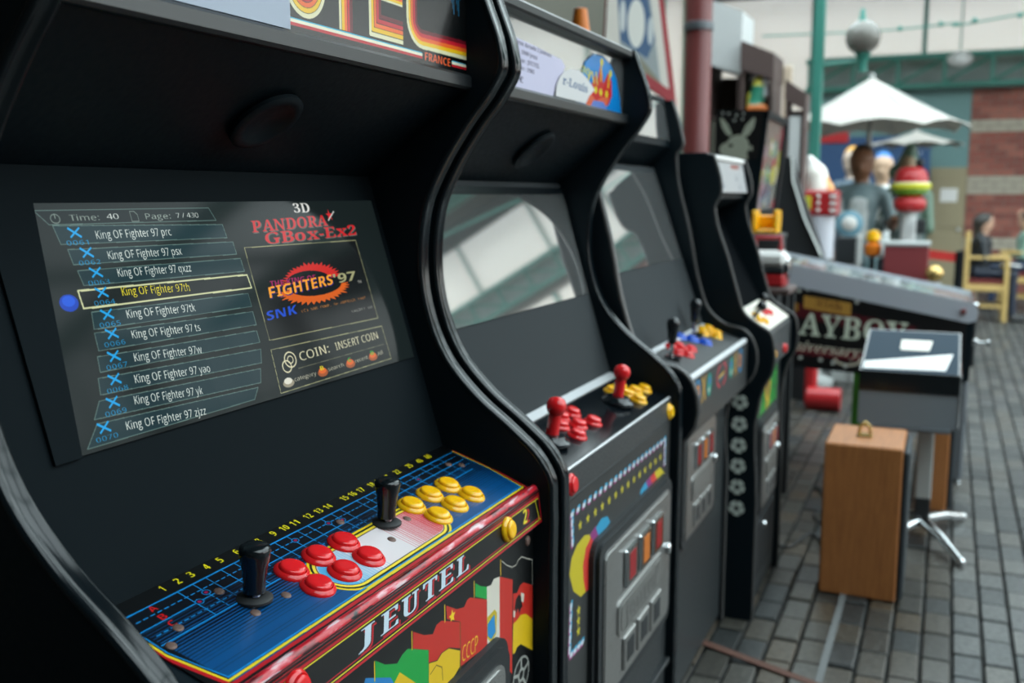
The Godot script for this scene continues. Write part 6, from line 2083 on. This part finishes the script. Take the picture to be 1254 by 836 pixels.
func umbrella(at: Vector3, top: float, rim: float, r: float, label: String) -> void:
	var t := thing("white_umbrella", label, "umbrella", at, "white umbrellas in the hall")
	var b := MB.new()
	b.tube([at, at + Vector3(0, top + 0.03, 0)], 0.022, 10)
	part(t, "pole", b, mats.pale_metal)
	b = MB.new()
	b.lathe(Transform3D(Basis(), at), [Vector2(0.25, 0), Vector2(0.25, 0.05), Vector2(0.05, 0.08)], 16)
	part(t, "foot", b, mats.pale_metal)
	b = MB.new()
	var tip := at + Vector3(0, top, 0)
	for k in 8:
		var a0 := TAU * k / 8.0 + 0.2
		var a1 := TAU * (k + 1) / 8.0 + 0.2
		var e0 := at + Vector3(cos(a0) * r, rim, sin(a0) * r)
		var e1 := at + Vector3(cos(a1) * r, rim, sin(a1) * r)
		var n0 := 8
		var prev := []
		for i in n0 + 1:
			var f := float(i) / n0
			var row := []
			for j in 5:
				var g := j / 4.0
				var p := tip.lerp(e0.lerp(e1, g), f)
				p.y -= sin(f * PI) * 0.05 * (top - rim) - sin(g * PI) * 0.0
				p.y += sin(g * PI) * f * f * 0.06 * r
				row.append(p)
			if i > 0:
				for j in 4:
					for s in [0.0, 0.004]:
						var dn := Vector3(0, -s, 0)
						b.flat(prev[j] + dn, prev[j + 1] + dn, row[j + 1] + dn, Vector3(0, 1.0 if s == 0.0 else -1.0, 0))
						b.flat(prev[j] + dn, row[j + 1] + dn, row[j] + dn, Vector3(0, 1.0 if s == 0.0 else -1.0, 0))
			prev = row
	part(t, "canopy", b, mats.canvas)
	for k in 8:
		var a0 := TAU * k / 8.0 + 0.2
		b = MB.new()
		b.tube([tip + Vector3(0, -0.012, 0), at + Vector3(cos(a0) * r * 0.98, rim - 0.010, sin(a0) * r * 0.98)], 0.006, 6)
		part(t, "rib", b, mats.pale_metal)

func figure(called: String, label: String, bones: Array, at: Vector3, cell := 0.022) -> void:
	var t := thing(called, label, "statue", at, "painted figures under the umbrella")
	part(t, "figure", skin(bones, cell), mats.painted)
	var b := MB.new()
	b.lathe(Transform3D(Basis(), at), [Vector2(0.20, 0), Vector2(0.20, 0.04), Vector2(0, 0.045)], 18)
	part(t, "plinth", b, mats.dull)

func person_bones(at: Vector3, s: float, top: Color, legs: Color, skin_c: Color, hair: Color, armed: Vector3) -> Array:
	var p := func(x: float, y: float, z: float) -> Vector3: return at + Vector3(x, y, z) * s
	return [
		[p.call(-0.09, 0.05, 0), p.call(-0.08, 0.45, 0), 0.05 * s, 0.065 * s, legs], [p.call(0.09, 0.05, 0), p.call(0.08, 0.45, 0), 0.05 * s, 0.065 * s, legs],
		[p.call(-0.08, 0.45, 0), p.call(-0.07, 0.85, 0), 0.065 * s, 0.09 * s, legs], [p.call(0.08, 0.45, 0), p.call(0.07, 0.85, 0), 0.065 * s, 0.09 * s, legs],
		[p.call(0, 0.88, 0), p.call(0, 1.08, 0), 0.14 * s, 0.13 * s, top], [p.call(0, 1.08, 0), p.call(0, 1.32, 0), 0.13 * s, 0.15 * s, top], [p.call(-0.13, 1.38, 0), p.call(0.13, 1.38, 0), 0.075 * s, 0.075 * s, top],
		[p.call(0, 1.42, 0), p.call(0, 1.52, 0), 0.055 * s, 0.055 * s, skin_c], [p.call(0, 1.58, 0.01), p.call(0, 1.66, 0.01), 0.085 * s, 0.095 * s, skin_c],
		[p.call(0, 1.66, -0.03), p.call(0, 1.71, -0.02), 0.10 * s, 0.085 * s, hair], [p.call(0, 1.58, -0.05), p.call(0, 1.68, -0.05), 0.07 * s, 0.09 * s, hair], [p.call(0, 1.60, 0.10), p.call(0, 1.585, 0.115), 0.016 * s, 0.016 * s, skin_c],
		[p.call(-0.19, 1.36, 0), p.call(-0.25, 1.10, 0.02), 0.055 * s, 0.045 * s, top], [p.call(-0.25, 1.10, 0.02), p.call(-0.20, 0.88, 0.14), 0.043 * s, 0.032 * s, skin_c], [p.call(-0.20, 0.86, 0.16), p.call(-0.19, 0.80, 0.20), 0.038 * s, 0.026 * s, skin_c],
		[p.call(0.19, 1.36, 0), p.call(0.26, 1.12, 0.03), 0.055 * s, 0.045 * s, top], [p.call(0.26, 1.12, 0.03), p.call(0.26, 1.12, 0.03) + armed * s, 0.043 * s, 0.032 * s, skin_c], [p.call(0.26, 1.12, 0.03) + armed * s, p.call(0.26, 1.12, 0.03) + armed * 1.3 * s, 0.038 * s, 0.026 * s, skin_c]]

func build_figures() -> void:
	var white := Color(0.62, 0.66, 0.66)
	var teal := Color(0.14, 0.24, 0.26)
	var brown := Color(0.20, 0.09, 0.045)
	# waiter-like figure, dark hair, pale jacket
	figure("painted_statue", "life-size painted statue with dark brown hair, white shirt front and dark jacket", person_bones(Vector3(-0.70, 0.04, -8.9), 1.0, Color(0.17, 0.24, 0.26), teal, brown, Color(0.035, 0.022, 0.015), Vector3(0.03, 0.05, 0.22)) + [[Vector3(-0.70, 1.08, -8.82), Vector3(-0.70, 1.34, -8.82), 0.075, 0.085, Color(0.66, 0.70, 0.70)], [Vector3(-0.86, 1.36, -8.87), Vector3(-0.80, 1.10, -8.80), 0.05, 0.04, Color(0.60, 0.66, 0.66)]], Vector3(-0.70, 0, -8.9))
	figure("painted_statue", "painted statue with a blue cap and white shirt behind the dark haired one", person_bones(Vector3(-0.63, 0.04, -10.5), 1.0, white, Color(0.04, 0.05, 0.06), Color(0.5, 0.33, 0.22), Color(0.02, 0.16, 0.45), Vector3(0.05, 0.20, 0.10)), Vector3(-0.63, 0, -10.5))
	figure("painted_statue", "painted statue with an orange cap left of the blue capped one", person_bones(Vector3(-0.97, 0.04, -11.2), 1.05, Color(0.06, 0.10, 0.14), Color(0.10, 0.12, 0.14), Color(0.55, 0.42, 0.34), Color(0.72, 0.34, 0.03), Vector3(0.03, 0.1, 0.2)), Vector3(-0.97, 0, -11.2))
	# hooded green figure leaning
	var g := Color(0.10, 0.17, 0.12)
	figure("hooded_statue", "tall hooded grey-green statue holding a staff", [
		[Vector3(-0.36, 0.1, -9.3), Vector3(-0.34, 0.9, -9.3), 0.17, 0.13, Color(0.05, 0.07, 0.08)], [Vector3(-0.34, 0.9, -9.3), Vector3(-0.33, 1.42, -9.3), 0.13, 0.15, Color(0.18, 0.22, 0.22)],
		[Vector3(-0.36, 1.60, -9.28), Vector3(-0.34, 1.80, -9.28), 0.12, 0.05, g], [Vector3(-0.44, 1.60, -9.28), Vector3(-0.26, 1.50, -9.28), 0.07, 0.07, g], [Vector3(-0.36, 1.62, -9.20), Vector3(-0.35, 1.68, -9.20), 0.055, 0.05, Color(0.30, 0.20, 0.12)],
		[Vector3(-0.48, 1.42, -9.28), Vector3(-0.53, 1.15, -9.15), 0.06, 0.05, g], [Vector3(-0.53, 1.15, -9.15), Vector3(-0.42, 1.30, -9.0), 0.045, 0.035, white], [Vector3(-0.20, 1.40, -9.28), Vector3(-0.16, 1.12, -9.2), 0.06, 0.045, g],
		[Vector3(-0.58, 0.9, -9.05), Vector3(-0.38, 1.62, -9.02), 0.018, 0.018, Color(0.02, 0.03, 0.04)]], Vector3(-0.35, 0, -9.3))
	# sandwich sculpture on a stand
	var t := thing("sandwich_sculpture", "big red, yellow and green burger sculpture on a pale stand", "sculpture", Vector3(-0.30, 0, -8.6), "painted figures under the umbrella")
	var cx := Vector3(-0.30, 0, -8.6)
	var layers := [["red_bun", [Vector2(0.165, 1.50), Vector2(0.17, 1.53), Vector2(0.15, 1.59), Vector2(0.10, 1.625), Vector2(0, 1.635)], mats.red_paint], ["yellow_layer", [Vector2(0.15, 1.45), Vector2(0.20, 1.46), Vector2(0.205, 1.49), Vector2(0.16, 1.51)], mats.label_yellow], ["white_layer", [Vector2(0.13, 1.49), Vector2(0.185, 1.495), Vector2(0.185, 1.51), Vector2(0.1, 1.515)], mats.white_paint], ["green_layer", [Vector2(0.11, 1.40), Vector2(0.175, 1.43), Vector2(0.17, 1.46), Vector2(0.1, 1.46)], mats.leaf_green], ["red_lower", [Vector2(0.12, 1.28), Vector2(0.16, 1.31), Vector2(0.165, 1.36), Vector2(0.12, 1.40), Vector2(0.0, 1.40)], mats.red_paint], ["pale_column", [Vector2(0.10, 0.0), Vector2(0.10, 0.95), Vector2(0.075, 1.0), Vector2(0.075, 1.29)], mats.poster_white]]
	for l in layers:
		var b := MB.new()
		var slim := []
		for v in l[1]:
			slim.append(Vector2(v.x * 0.76, v.y))
		b.lathe(Transform3D(Basis(), cx), slim, 24)
		part(t, l[0], b, l[2])
	var b := MB.new()
	b.ball(Vector3(-0.24, 1.66, -8.6), 0.035, 12)
	part(t, "dark_olive", b, mats.dull)
	b = MB.new()
	b.cube(-0.24, -0.17, 1.11, 1.22, -8.55, -8.48, 0.01)
	part(t, "black_tag", b, mats.dull)
	# round face sign
	t = thing("round_sign", "round pale blue sign on a short post in front of the dark haired statue", "sign", Vector3(-0.74, 0, -8.45))
	b = MB.new()
	b.lathe(frame_on(Vector3(-0.735, 1.18, -8.46), Vector3(0, 0, 1)), [Vector2(0.105, 0), Vector2(0.105, 0.02), Vector2(0.09, 0.028), Vector2(0, 0.028)], 24)
	part(t, "disc", b, mats.pale_blue)
	b = MB.new()
	b.lathe(frame_on(Vector3(-0.735, 1.185, -8.43), Vector3(0, 0, 1)), [Vector2(0.06, 0), Vector2(0.05, 0.01), Vector2(0, 0.012)], 20)
	part(t, "white_centre", b, mats.white_paint)
	b = MB.new()
	b.cube(-0.755, -0.715, 0.0, 1.08, -8.47, -8.44, 0.005)
	part(t, "post", b, mats.dull)
	# orange traffic-cone-like lantern
	t = thing("orange_lantern", "orange and yellow paper lantern on a dark stand left of the maroon box", "lantern", Vector3(-0.55, 0, -8.3))
	b = MB.new()
	b.lathe(Transform3D(Basis(), Vector3(-0.54, 0, -8.3)), [Vector2(0.03, 0.93), Vector2(0.06, 0.95), Vector2(0.065, 1.02), Vector2(0.03, 1.04)], 16)
	part(t, "orange_shade", b, mats.orange)
	b = MB.new()
	b.lathe(Transform3D(Basis(), Vector3(-0.54, 0, -8.3)), [Vector2(0.03, 1.04), Vector2(0.055, 1.06), Vector2(0.05, 1.12), Vector2(0.0, 1.14)], 16)
	part(t, "yellow_cap", b, mats.yellow_plastic)
	b = MB.new()
	b.lathe(Transform3D(Basis(), Vector3(-0.54, 0, -8.3)), [Vector2(0.10, 0.0), Vector2(0.10, 0.03), Vector2(0.02, 0.05), Vector2(0.02, 0.93)], 16)
	part(t, "stand", b, mats.dull)

func chair(at: Vector3, turn: float, label: String) -> void:
	# seat faces local +x
	var t := thing("wooden_chair", label, "chair", at, "pale wooden chairs")
	t.rotation.y = turn
	var add := func(called: String, x0: float, x1: float, y0: float, y1: float, z0: float, z1: float, m: Material) -> void:
		var b := MB.new()
		b.cube(x0, x1, y0, y1, z0, z1, 0.006)
		var o := MeshInstance3D.new()
		o.name = called
		o.mesh = b.mesh(Vector3.ZERO)
		o.material_override = m
		t.add_child(o, true)
	for z in [-0.19, 0.19]:
		add.call("back_leg", -0.22, -0.17, 0.0, 1.0, z - 0.025, z + 0.025, mats.pine)
		add.call("front_leg", 0.19, 0.24, 0.0, 0.72, z - 0.025, z + 0.025, mats.pine)
		add.call("arm_rest", -0.18, 0.25, 0.70, 0.735, z - 0.03, z + 0.03, mats.pine)
		add.call("side_rail", -0.18, 0.2, 0.345, 0.395, z - 0.015, z + 0.015, mats.pine)
		add.call("lower_rail", -0.18, 0.2, 0.16, 0.19, z - 0.012, z + 0.012, mats.pine)
	for y in [0.62, 0.77, 0.92]:
		add.call("back_slat", -0.21, -0.19, y, y + 0.075, -0.17, 0.17, mats.pine)
	add.call("seat_board", -0.20, 0.22, 0.395, 0.42, -0.19, 0.19, mats.pine)
	add.call("cushion", -0.17, 0.21, 0.42, 0.475, -0.17, 0.17, mats.dark_red)

func seated(at: Vector3, top: Color, legs: Color, hair: Color, arm_up: bool, label: String) -> void:
	# faces +x; at = point on the floor under the hips, seat at 0.535
	var sk := Color(0.50, 0.30, 0.21)
	var p := func(x: float, y: float, z: float) -> Vector3: return at + Vector3(x, y, z) * 0.88
	var bones := []
	for s in [-1.0, 1.0]:
		bones.append([p.call(0.0, 0.625, s * 0.085), p.call(0.40, 0.61, s * 0.10), 0.085, 0.062, legs])
		bones.append([p.call(0.40, 0.61, s * 0.10), p.call(0.42, 0.12, s * 0.10), 0.060, 0.042, legs])
		bones.append([p.call(0.42, 0.05, s * 0.10), p.call(0.58, 0.04, s * 0.11), 0.045, 0.035, Color(0.03, 0.03, 0.03)])
	bones.append([p.call(0.0, 0.645, 0), p.call(0.01, 0.80, 0), 0.125, 0.12, top])
	bones.append([p.call(0.01, 0.80, 0), p.call(0.02, 0.98, 0), 0.12, 0.13, top])
	bones.append([p.call(0.02, 1.03, -0.13), p.call(0.02, 1.03, 0.13), 0.07, 0.07, top])
	bones.append([p.call(0.025, 1.06, 0), p.call(0.035, 1.15, 0), 0.052, 0.05, sk])
	bones.append([p.call(0.05, 1.20, 0), p.call(0.05, 1.28, 0), 0.08, 0.088, sk])
	bones.append([p.call(0.135, 1.235, 0), p.call(0.15, 1.225, 0), 0.016, 0.014, sk])
	bones.append([p.call(0.03, 1.29, 0), p.call(0.0, 1.27, 0), 0.098, 0.095, hair])
	bones.append([p.call(-0.01, 1.26, 0), p.call(-0.03, 1.12, 0), 0.088, 0.06, hair])
	for s in [-1.0, 1.0]:
		var sh: Vector3 = p.call(0.02, 1.02, s * 0.18)
		if arm_up and s > 0:
			var el: Vector3 = p.call(-0.10, 1.26, s * 0.30)
			bones.append([sh, el, 0.055, 0.045, top])
			bones.append([el, p.call(0.10, 1.36, s * 0.10), 0.042, 0.03, top])
			bones.append([p.call(0.10, 1.36, s * 0.10), p.call(0.14, 1.34, s * 0.04), 0.036, 0.024, sk])
		else:
			var el: Vector3 = p.call(0.06, 0.78, s * 0.21)
			bones.append([sh, el, 0.052, 0.043, top])
			bones.append([el, p.call(0.28, 0.765, s * 0.15), 0.040, 0.030, top])
			bones.append([p.call(0.28, 0.765, s * 0.15), p.call(0.36, 0.765, s * 0.12), 0.034, 0.022, sk])
	var t := thing("person", label, "person", at)
	for q in bones:
		q[2] *= 0.88
		q[3] *= 0.88
	part(t, "body", skin(bones, 0.018, 0.03), mats.painted)
	for s in [-1.0, 1.0]:
		var e := MB.new()
		e.ball(p.call(0.128, 1.255, s * 0.034), 0.011, 8)
		part(t, "eye", e, mats.gloss_black)
		e = MB.new()
		e.ball(p.call(0.045, 1.235, s * 0.086), 0.022, 8, Vector3(0.7, 1.2, 0.5))
		part(t, "ear", e, mats.skin_tone)
	var mo := MB.new()
	mo.ball(p.call(0.130, 1.195, 0.0), 0.02, 8, Vector3(0.4, 0.3, 1.0))
	part(t, "mouth", mo, mats.dark_red)

func build_people() -> void:
	chair(Vector3(0.40, 0, -12.5), 0.0, "pale wooden armchair with a red cushion beside the barrier post")
	chair(Vector3(0.85, 0, -13.8), PI, "pale wooden armchair at the right edge of the picture")
	seated(Vector3(0.33, 0, -12.5), Color(0.012, 0.018, 0.02), Color(0.02, 0.03, 0.05), Color(0.03, 0.024, 0.02), false, "seated person in dark clothes with long dark hair")
	var s := MB.new()
	s.slab(Vector3(0.53, 0.66, -12.62), Vector3(0.76, 0.63, -12.62), Vector3(0.76, 0.63, -12.32), Vector3(0.53, 0.66, -12.32), Vector3(0.1, 1, 0), 0.006)
	single("open_magazine", s, mats.white_paint, "white magazine lying open on the lap of the dark haired person", "magazine", Vector3(0.64, 0.64, -12.47))
	# facing the first one
	var t_before := get_child_count()
	seated(Vector3(0.90, 0, -13.8), Color(0.22, 0.36, 0.30), Color(0.03, 0.05, 0.10), Color(0.06, 0.035, 0.025), true, "seated person in a pale green top with one arm raised to the head")
	var t: Node3D = get_child(t_before)
	t.rotation.y = PI

# ---------------------------------------------------------------- materials
const SKY_DIM := 0.675  # pane opacity, set to hold back the overbright sky
var noise_stone: NoiseTexture2D

func make_noise(freq: float, seed_n: int, lo: float, hi: float, octaves := 4) -> NoiseTexture2D:
	var n := FastNoiseLite.new()
	n.seed = seed_n
	n.frequency = freq
	n.fractal_octaves = octaves
	var t := NoiseTexture2D.new()
	t.width = 512
	t.height = 512
	t.seamless = true
	t.noise = n
	var g := Gradient.new()
	g.set_color(0, Color(lo, lo, lo))
	g.set_color(1, Color(hi, hi, hi))
	t.color_ramp = g
	return t

func make_materials() -> void:
	noise_fine = make_noise(0.03, 4, 0.55, 1.0)
	noise_coarse = make_noise(0.01, 9, 0.7, 1.0)
	noise_stone = make_noise(0.035, 12, 0.62, 1.0, 5)
	worn(mat("black", lin(0.0030, 0.0078, 0.0112), 0.48), 6.0)
	mat("trim", lin(0.004, 0.007, 0.009), 0.13)
	mat("trim_pale", lin(0.055, 0.055, 0.055), 0.25)
	mat("satin", lin(0.010, 0.013, 0.015), 0.35)
	mat("dull", lin(0.009, 0.012, 0.014), 0.55)
	mat("rubber", lin(0.012, 0.013, 0.014), 0.6)
	mat("gloss_black", lin(0.006, 0.009, 0.011), 0.16)
	mat("bezel", lin(0.0024, 0.0056, 0.0076), 0.8)
	mat("bezel_lit", lin(0.026, 0.031, 0.034), 0.8)  # lighter copy of bezel: stronger light on these cabinets put into the colour
	mats.bezel.metallic_specular = 0.22
	mats.bezel_lit.metallic_specular = 0.3
	mats.trim.metallic_specular = 0.4
	mat("panel_gloss", lin(0.004, 0.006, 0.008), 0.14).metallic_specular = 0.22
	mats.black.metallic_specular = 0.28
	mat("dead_black", lin(0.002, 0.003, 0.004), 0.9).metallic_specular = 0.1
	worn(mat("grey_front", lin(0.022, 0.026, 0.028), 0.42), 8.0)
	var dg := mat("dark_glass", lin(0.80, 0.83, 0.83), 0.035)
	dg.metallic = 0.92
	mat("red_plastic", lin(0.66, 0.014, 0.018), 0.16)
	mat("yellow_plastic", lin(0.85, 0.45, 0.008), 0.16)
	mat("blue_plastic", lin(0.02, 0.10, 0.55), 0.14)
	for k in ["red_plastic", "yellow_plastic", "blue_plastic"]:
		mats[k].subsurf_scatter_enabled = true
		mats[k].subsurf_scatter_strength = 0.2
	mat("red_paint", lin(0.42, 0.020, 0.024), 0.3)
	var rg := NoiseTexture2D.new()
	rg.width = 512; rg.height = 512; rg.seamless = true
	var rn := FastNoiseLite.new()
	rn.seed = 6; rn.frequency = 0.018; rn.fractal_octaves = 5
	rg.noise = rn
	var gr := Gradient.new()
	gr.interpolation_mode = Gradient.GRADIENT_INTERPOLATE_LINEAR
	gr.offsets = PackedFloat32Array([0.0, 0.28, 0.31, 0.60, 0.66, 0.74, 1.0])
	gr.colors = PackedColorArray([Color8(20, 20, 24), Color8(24, 20, 24), Color8(176, 22, 38), Color8(186, 30, 46), Color8(212, 120, 134), Color8(218, 200, 204), Color8(224, 210, 212)])
	rg.color_ramp = gr
	var rw := mat("red_worn", Color.WHITE, 0.3, 0.0, rg)
	rw.uv1_triplanar = true
	rw.uv1_world_triplanar = true
	rw.uv1_scale = Vector3(8, 8, 1.3)
	mat("dark_red", lin(0.14, 0.022, 0.020), 0.45)
	mat("belt_red", lin(0.62, 0.03, 0.025), 0.6)
	worn(mat("steel", lin(0.42, 0.42, 0.41), 0.34, 0.9), 12.0)
	mat("dull_steel", lin(0.26, 0.26, 0.25), 0.45, 0.8)
	mat("chrome", lin(0.62, 0.64, 0.65), 0.14, 1.0)
	worn(mat("alu", lin(0.62, 0.64, 0.66), 0.40, 0.25), 20.0)
	mat("rail", lin(0.46, 0.49, 0.55), 0.35, 0.1)
	mat("console_body", lin(0.19, 0.215, 0.24), 0.45)
	mat("console_grey", lin(0.12, 0.135, 0.15), 0.4, 0.2)
	mat("pale_metal", lin(0.42, 0.44, 0.43), 0.4, 0.2)
	mat("brass", lin(0.55, 0.38, 0.14), 0.25, 0.8)
	mat("old_bolt", lin(0.14, 0.085, 0.07), 0.55, 0.3)
	mat("slot_red", lin(0.30, 0.02, 0.025), 0.2)
	mat("slot_amber", lin(0.55, 0.16, 0.03), 0.2)
	mat("cream_plastic", lin(0.66, 0.62, 0.54), 0.4)
	mat("white_paint", lin(0.72, 0.71, 0.69), 0.55)
	mat("mortar", lin(0.030, 0.031, 0.030), 0.9)
	mat("mortar_pale", lin(0.20, 0.18, 0.16), 0.9)
	mat("chalk", lin(0.12, 0.125, 0.125), 0.9)
	mat("rust", lin(0.085, 0.034, 0.022), 0.8)
	mat("frieze", lin(0.22, 0.26, 0.25), 0.8)
	mat("olive_wall", lin(0.075, 0.072, 0.055), 0.85)
	mat("teal_wall", lin(0.14, 0.25, 0.25), 0.8)
	mat("tan_board", lin(0.30, 0.255, 0.16), 0.75)
	mat("brick_plain", lin(0.22, 0.085, 0.065), 0.85)
	mat("brick_a", lin(0.28, 0.092, 0.07), 0.85)
	mat("brick_b", lin(0.23, 0.078, 0.062), 0.85)
	mat("brick_c", lin(0.33, 0.12, 0.09), 0.85)
	mat("brick_pale", lin(0.40, 0.36, 0.29), 0.85)
	mat("green_paint", lin(0.028, 0.18, 0.14), 0.5)
	mat("roof_wood", lin(0.05, 0.062, 0.055), 0.8)
	mat("brown_wood", lin(0.085, 0.055, 0.050), 0.6)
	mat("poster_white", lin(0.55, 0.56, 0.56), 0.7)
	mat("poster_orange", lin(0.62, 0.50, 0.38), 0.7)
	mat("blue_board", lin(0.018, 0.062, 0.16), 0.6)
	mat("maroon", lin(0.17, 0.022, 0.026), 0.6)
	mat("label_yellow", lin(0.62, 0.60, 0.04), 0.5)
	mat("leaf_green", lin(0.14, 0.32, 0.02), 0.5)
	mat("pale_blue", lin(0.18, 0.36, 0.46), 0.5)
	mat("orange", lin(0.70, 0.18, 0.01), 0.5)
	mat("grille", lin(0.018, 0.024, 0.028), 0.8)
	mat("pine", lin(0.50, 0.34, 0.12), 0.5)
	mat("playfield", lin(0.35, 0.36, 0.36), 0.4)
	mat("blue_glass", lin(0.022, 0.038, 0.055), 0.3)
	mats.blue_glass.metallic_specular = 0.08
	var gl := mat("clear_glass", Color(0.9, 0.95, 0.95, 0.12), 0.03)
	gl.transparency = BaseMaterial3D.TRANSPARENCY_ALPHA
	var mk := mat("milky", Color(0.85, 0.86, 0.9, 0.75), 0.15)
	mk.transparency = BaseMaterial3D.TRANSPARENCY_ALPHA
	var cv := mat("canvas", lin(0.43, 0.40, 0.365), 0.85)
	cv.backlight_enabled = true
	cv.backlight = Color(0.5, 0.49, 0.47)
	var du := mat("sky_dim_glass", Color(0.80, 0.74, 0.68, SKY_DIM), 0.2)  # milky alpha added so the sky looks dimmer through the panes
	du.transparency = BaseMaterial3D.TRANSPARENCY_ALPHA
	var wg := mat("window_glass", Color(0.85, 0.9, 0.9, 0.08), 0.05)
	wg.transparency = BaseMaterial3D.TRANSPARENCY_ALPHA
	mat("skin_tone", lin(0.50, 0.30, 0.21), 0.5)
	mat("globe", lin(0.16, 0.15, 0.135), 0.25)
	var pt := mat("painted", Color.WHITE, 0.5)
	pt.vertex_color_use_as_albedo = true
	# walnut
	var im := Image.create(512, 512, false, Image.FORMAT_RGBA8)
	var nz := FastNoiseLite.new()
	nz.seed = 31
	nz.frequency = 0.02
	for x in 512:
		for y in 512:
			var g := nz.get_noise_2d(x * 3.2, y * 0.11) * 0.5 + nz.get_noise_2d(x * 14.0 + 900.0, y * 0.5) * 0.35
			var k := clampf(0.5 + g * 0.75, 0.0, 1.0)
			im.set_pixel(x, y, Color8(126, 77, 40).lerp(Color8(184, 120, 66), k))
	var w := mat("wood", Color.WHITE, 0.45, 0.0, ImageTexture.create_from_image(im))
	w.uv1_triplanar = true
	w.uv1_scale = Vector3(3.2, 3.2, 3.2)

func _ready() -> void:
	# camera
	var cam := Camera3D.new()
	cam.name = "camera"
	cam.position = Vector3(0, 1.40, 0)
	cam.rotation = Vector3(deg_to_rad(-8.308), deg_to_rad(23.592), 0)
	var at := CameraAttributesPhysical.new()
	at.frustum_focal_length = 35.0
	at.frustum_focus_distance = 1.22
	at.exposure_aperture = 4.0
	cam.attributes = at
	cam.fov = 37.86
	cam.near = 0.05
	cam.far = 200.0
	add_child(cam)
	cam.current = true
	# overcast sky, seen through the glazed ends of the hall
	var env := Environment.new()
	env.tonemap_mode = Environment.TONE_MAPPER_LINEAR
	env.tonemap_exposure = 1.18
	env.background_mode = Environment.BG_SKY
	var sm := ProceduralSkyMaterial.new()
	sm.sky_top_color = Color8(202, 218, 222)
	sm.sky_horizon_color = Color8(215, 214, 209)
	sm.ground_bottom_color = Color8(90, 88, 84)
	sm.ground_horizon_color = Color8(120, 116, 110)
	sm.sky_energy_multiplier = 1.0
	var sky := Sky.new()
	sky.sky_material = sm
	env.sky = sky
	env.background_energy_multiplier = 6.4
	env.sdfgi_enabled = true
	env.ssao_enabled = true
	env.ssil_enabled = true
	var we := WorldEnvironment.new()
	we.name = "environment"
	we.environment = env
	add_child(we)
	f_sans = SystemFont.new(); f_sans.font_names = ["Droid Sans"]
	f_bold = SystemFont.new(); f_bold.font_names = ["Droid Sans"]; f_bold.font_weight = 700
	f_serif = SystemFont.new(); f_serif.font_names = ["Droid Serif"]; f_serif.font_weight = 700
	f_mono = SystemFont.new(); f_mono.font_names = ["Droid Sans Mono"]
	make_materials()
	build_hall()
	build_cabinet_one()
	build_cabinet_two()
	build_cabinet_three()
	build_cabinet_four()
	build_aisle()
	build_back()
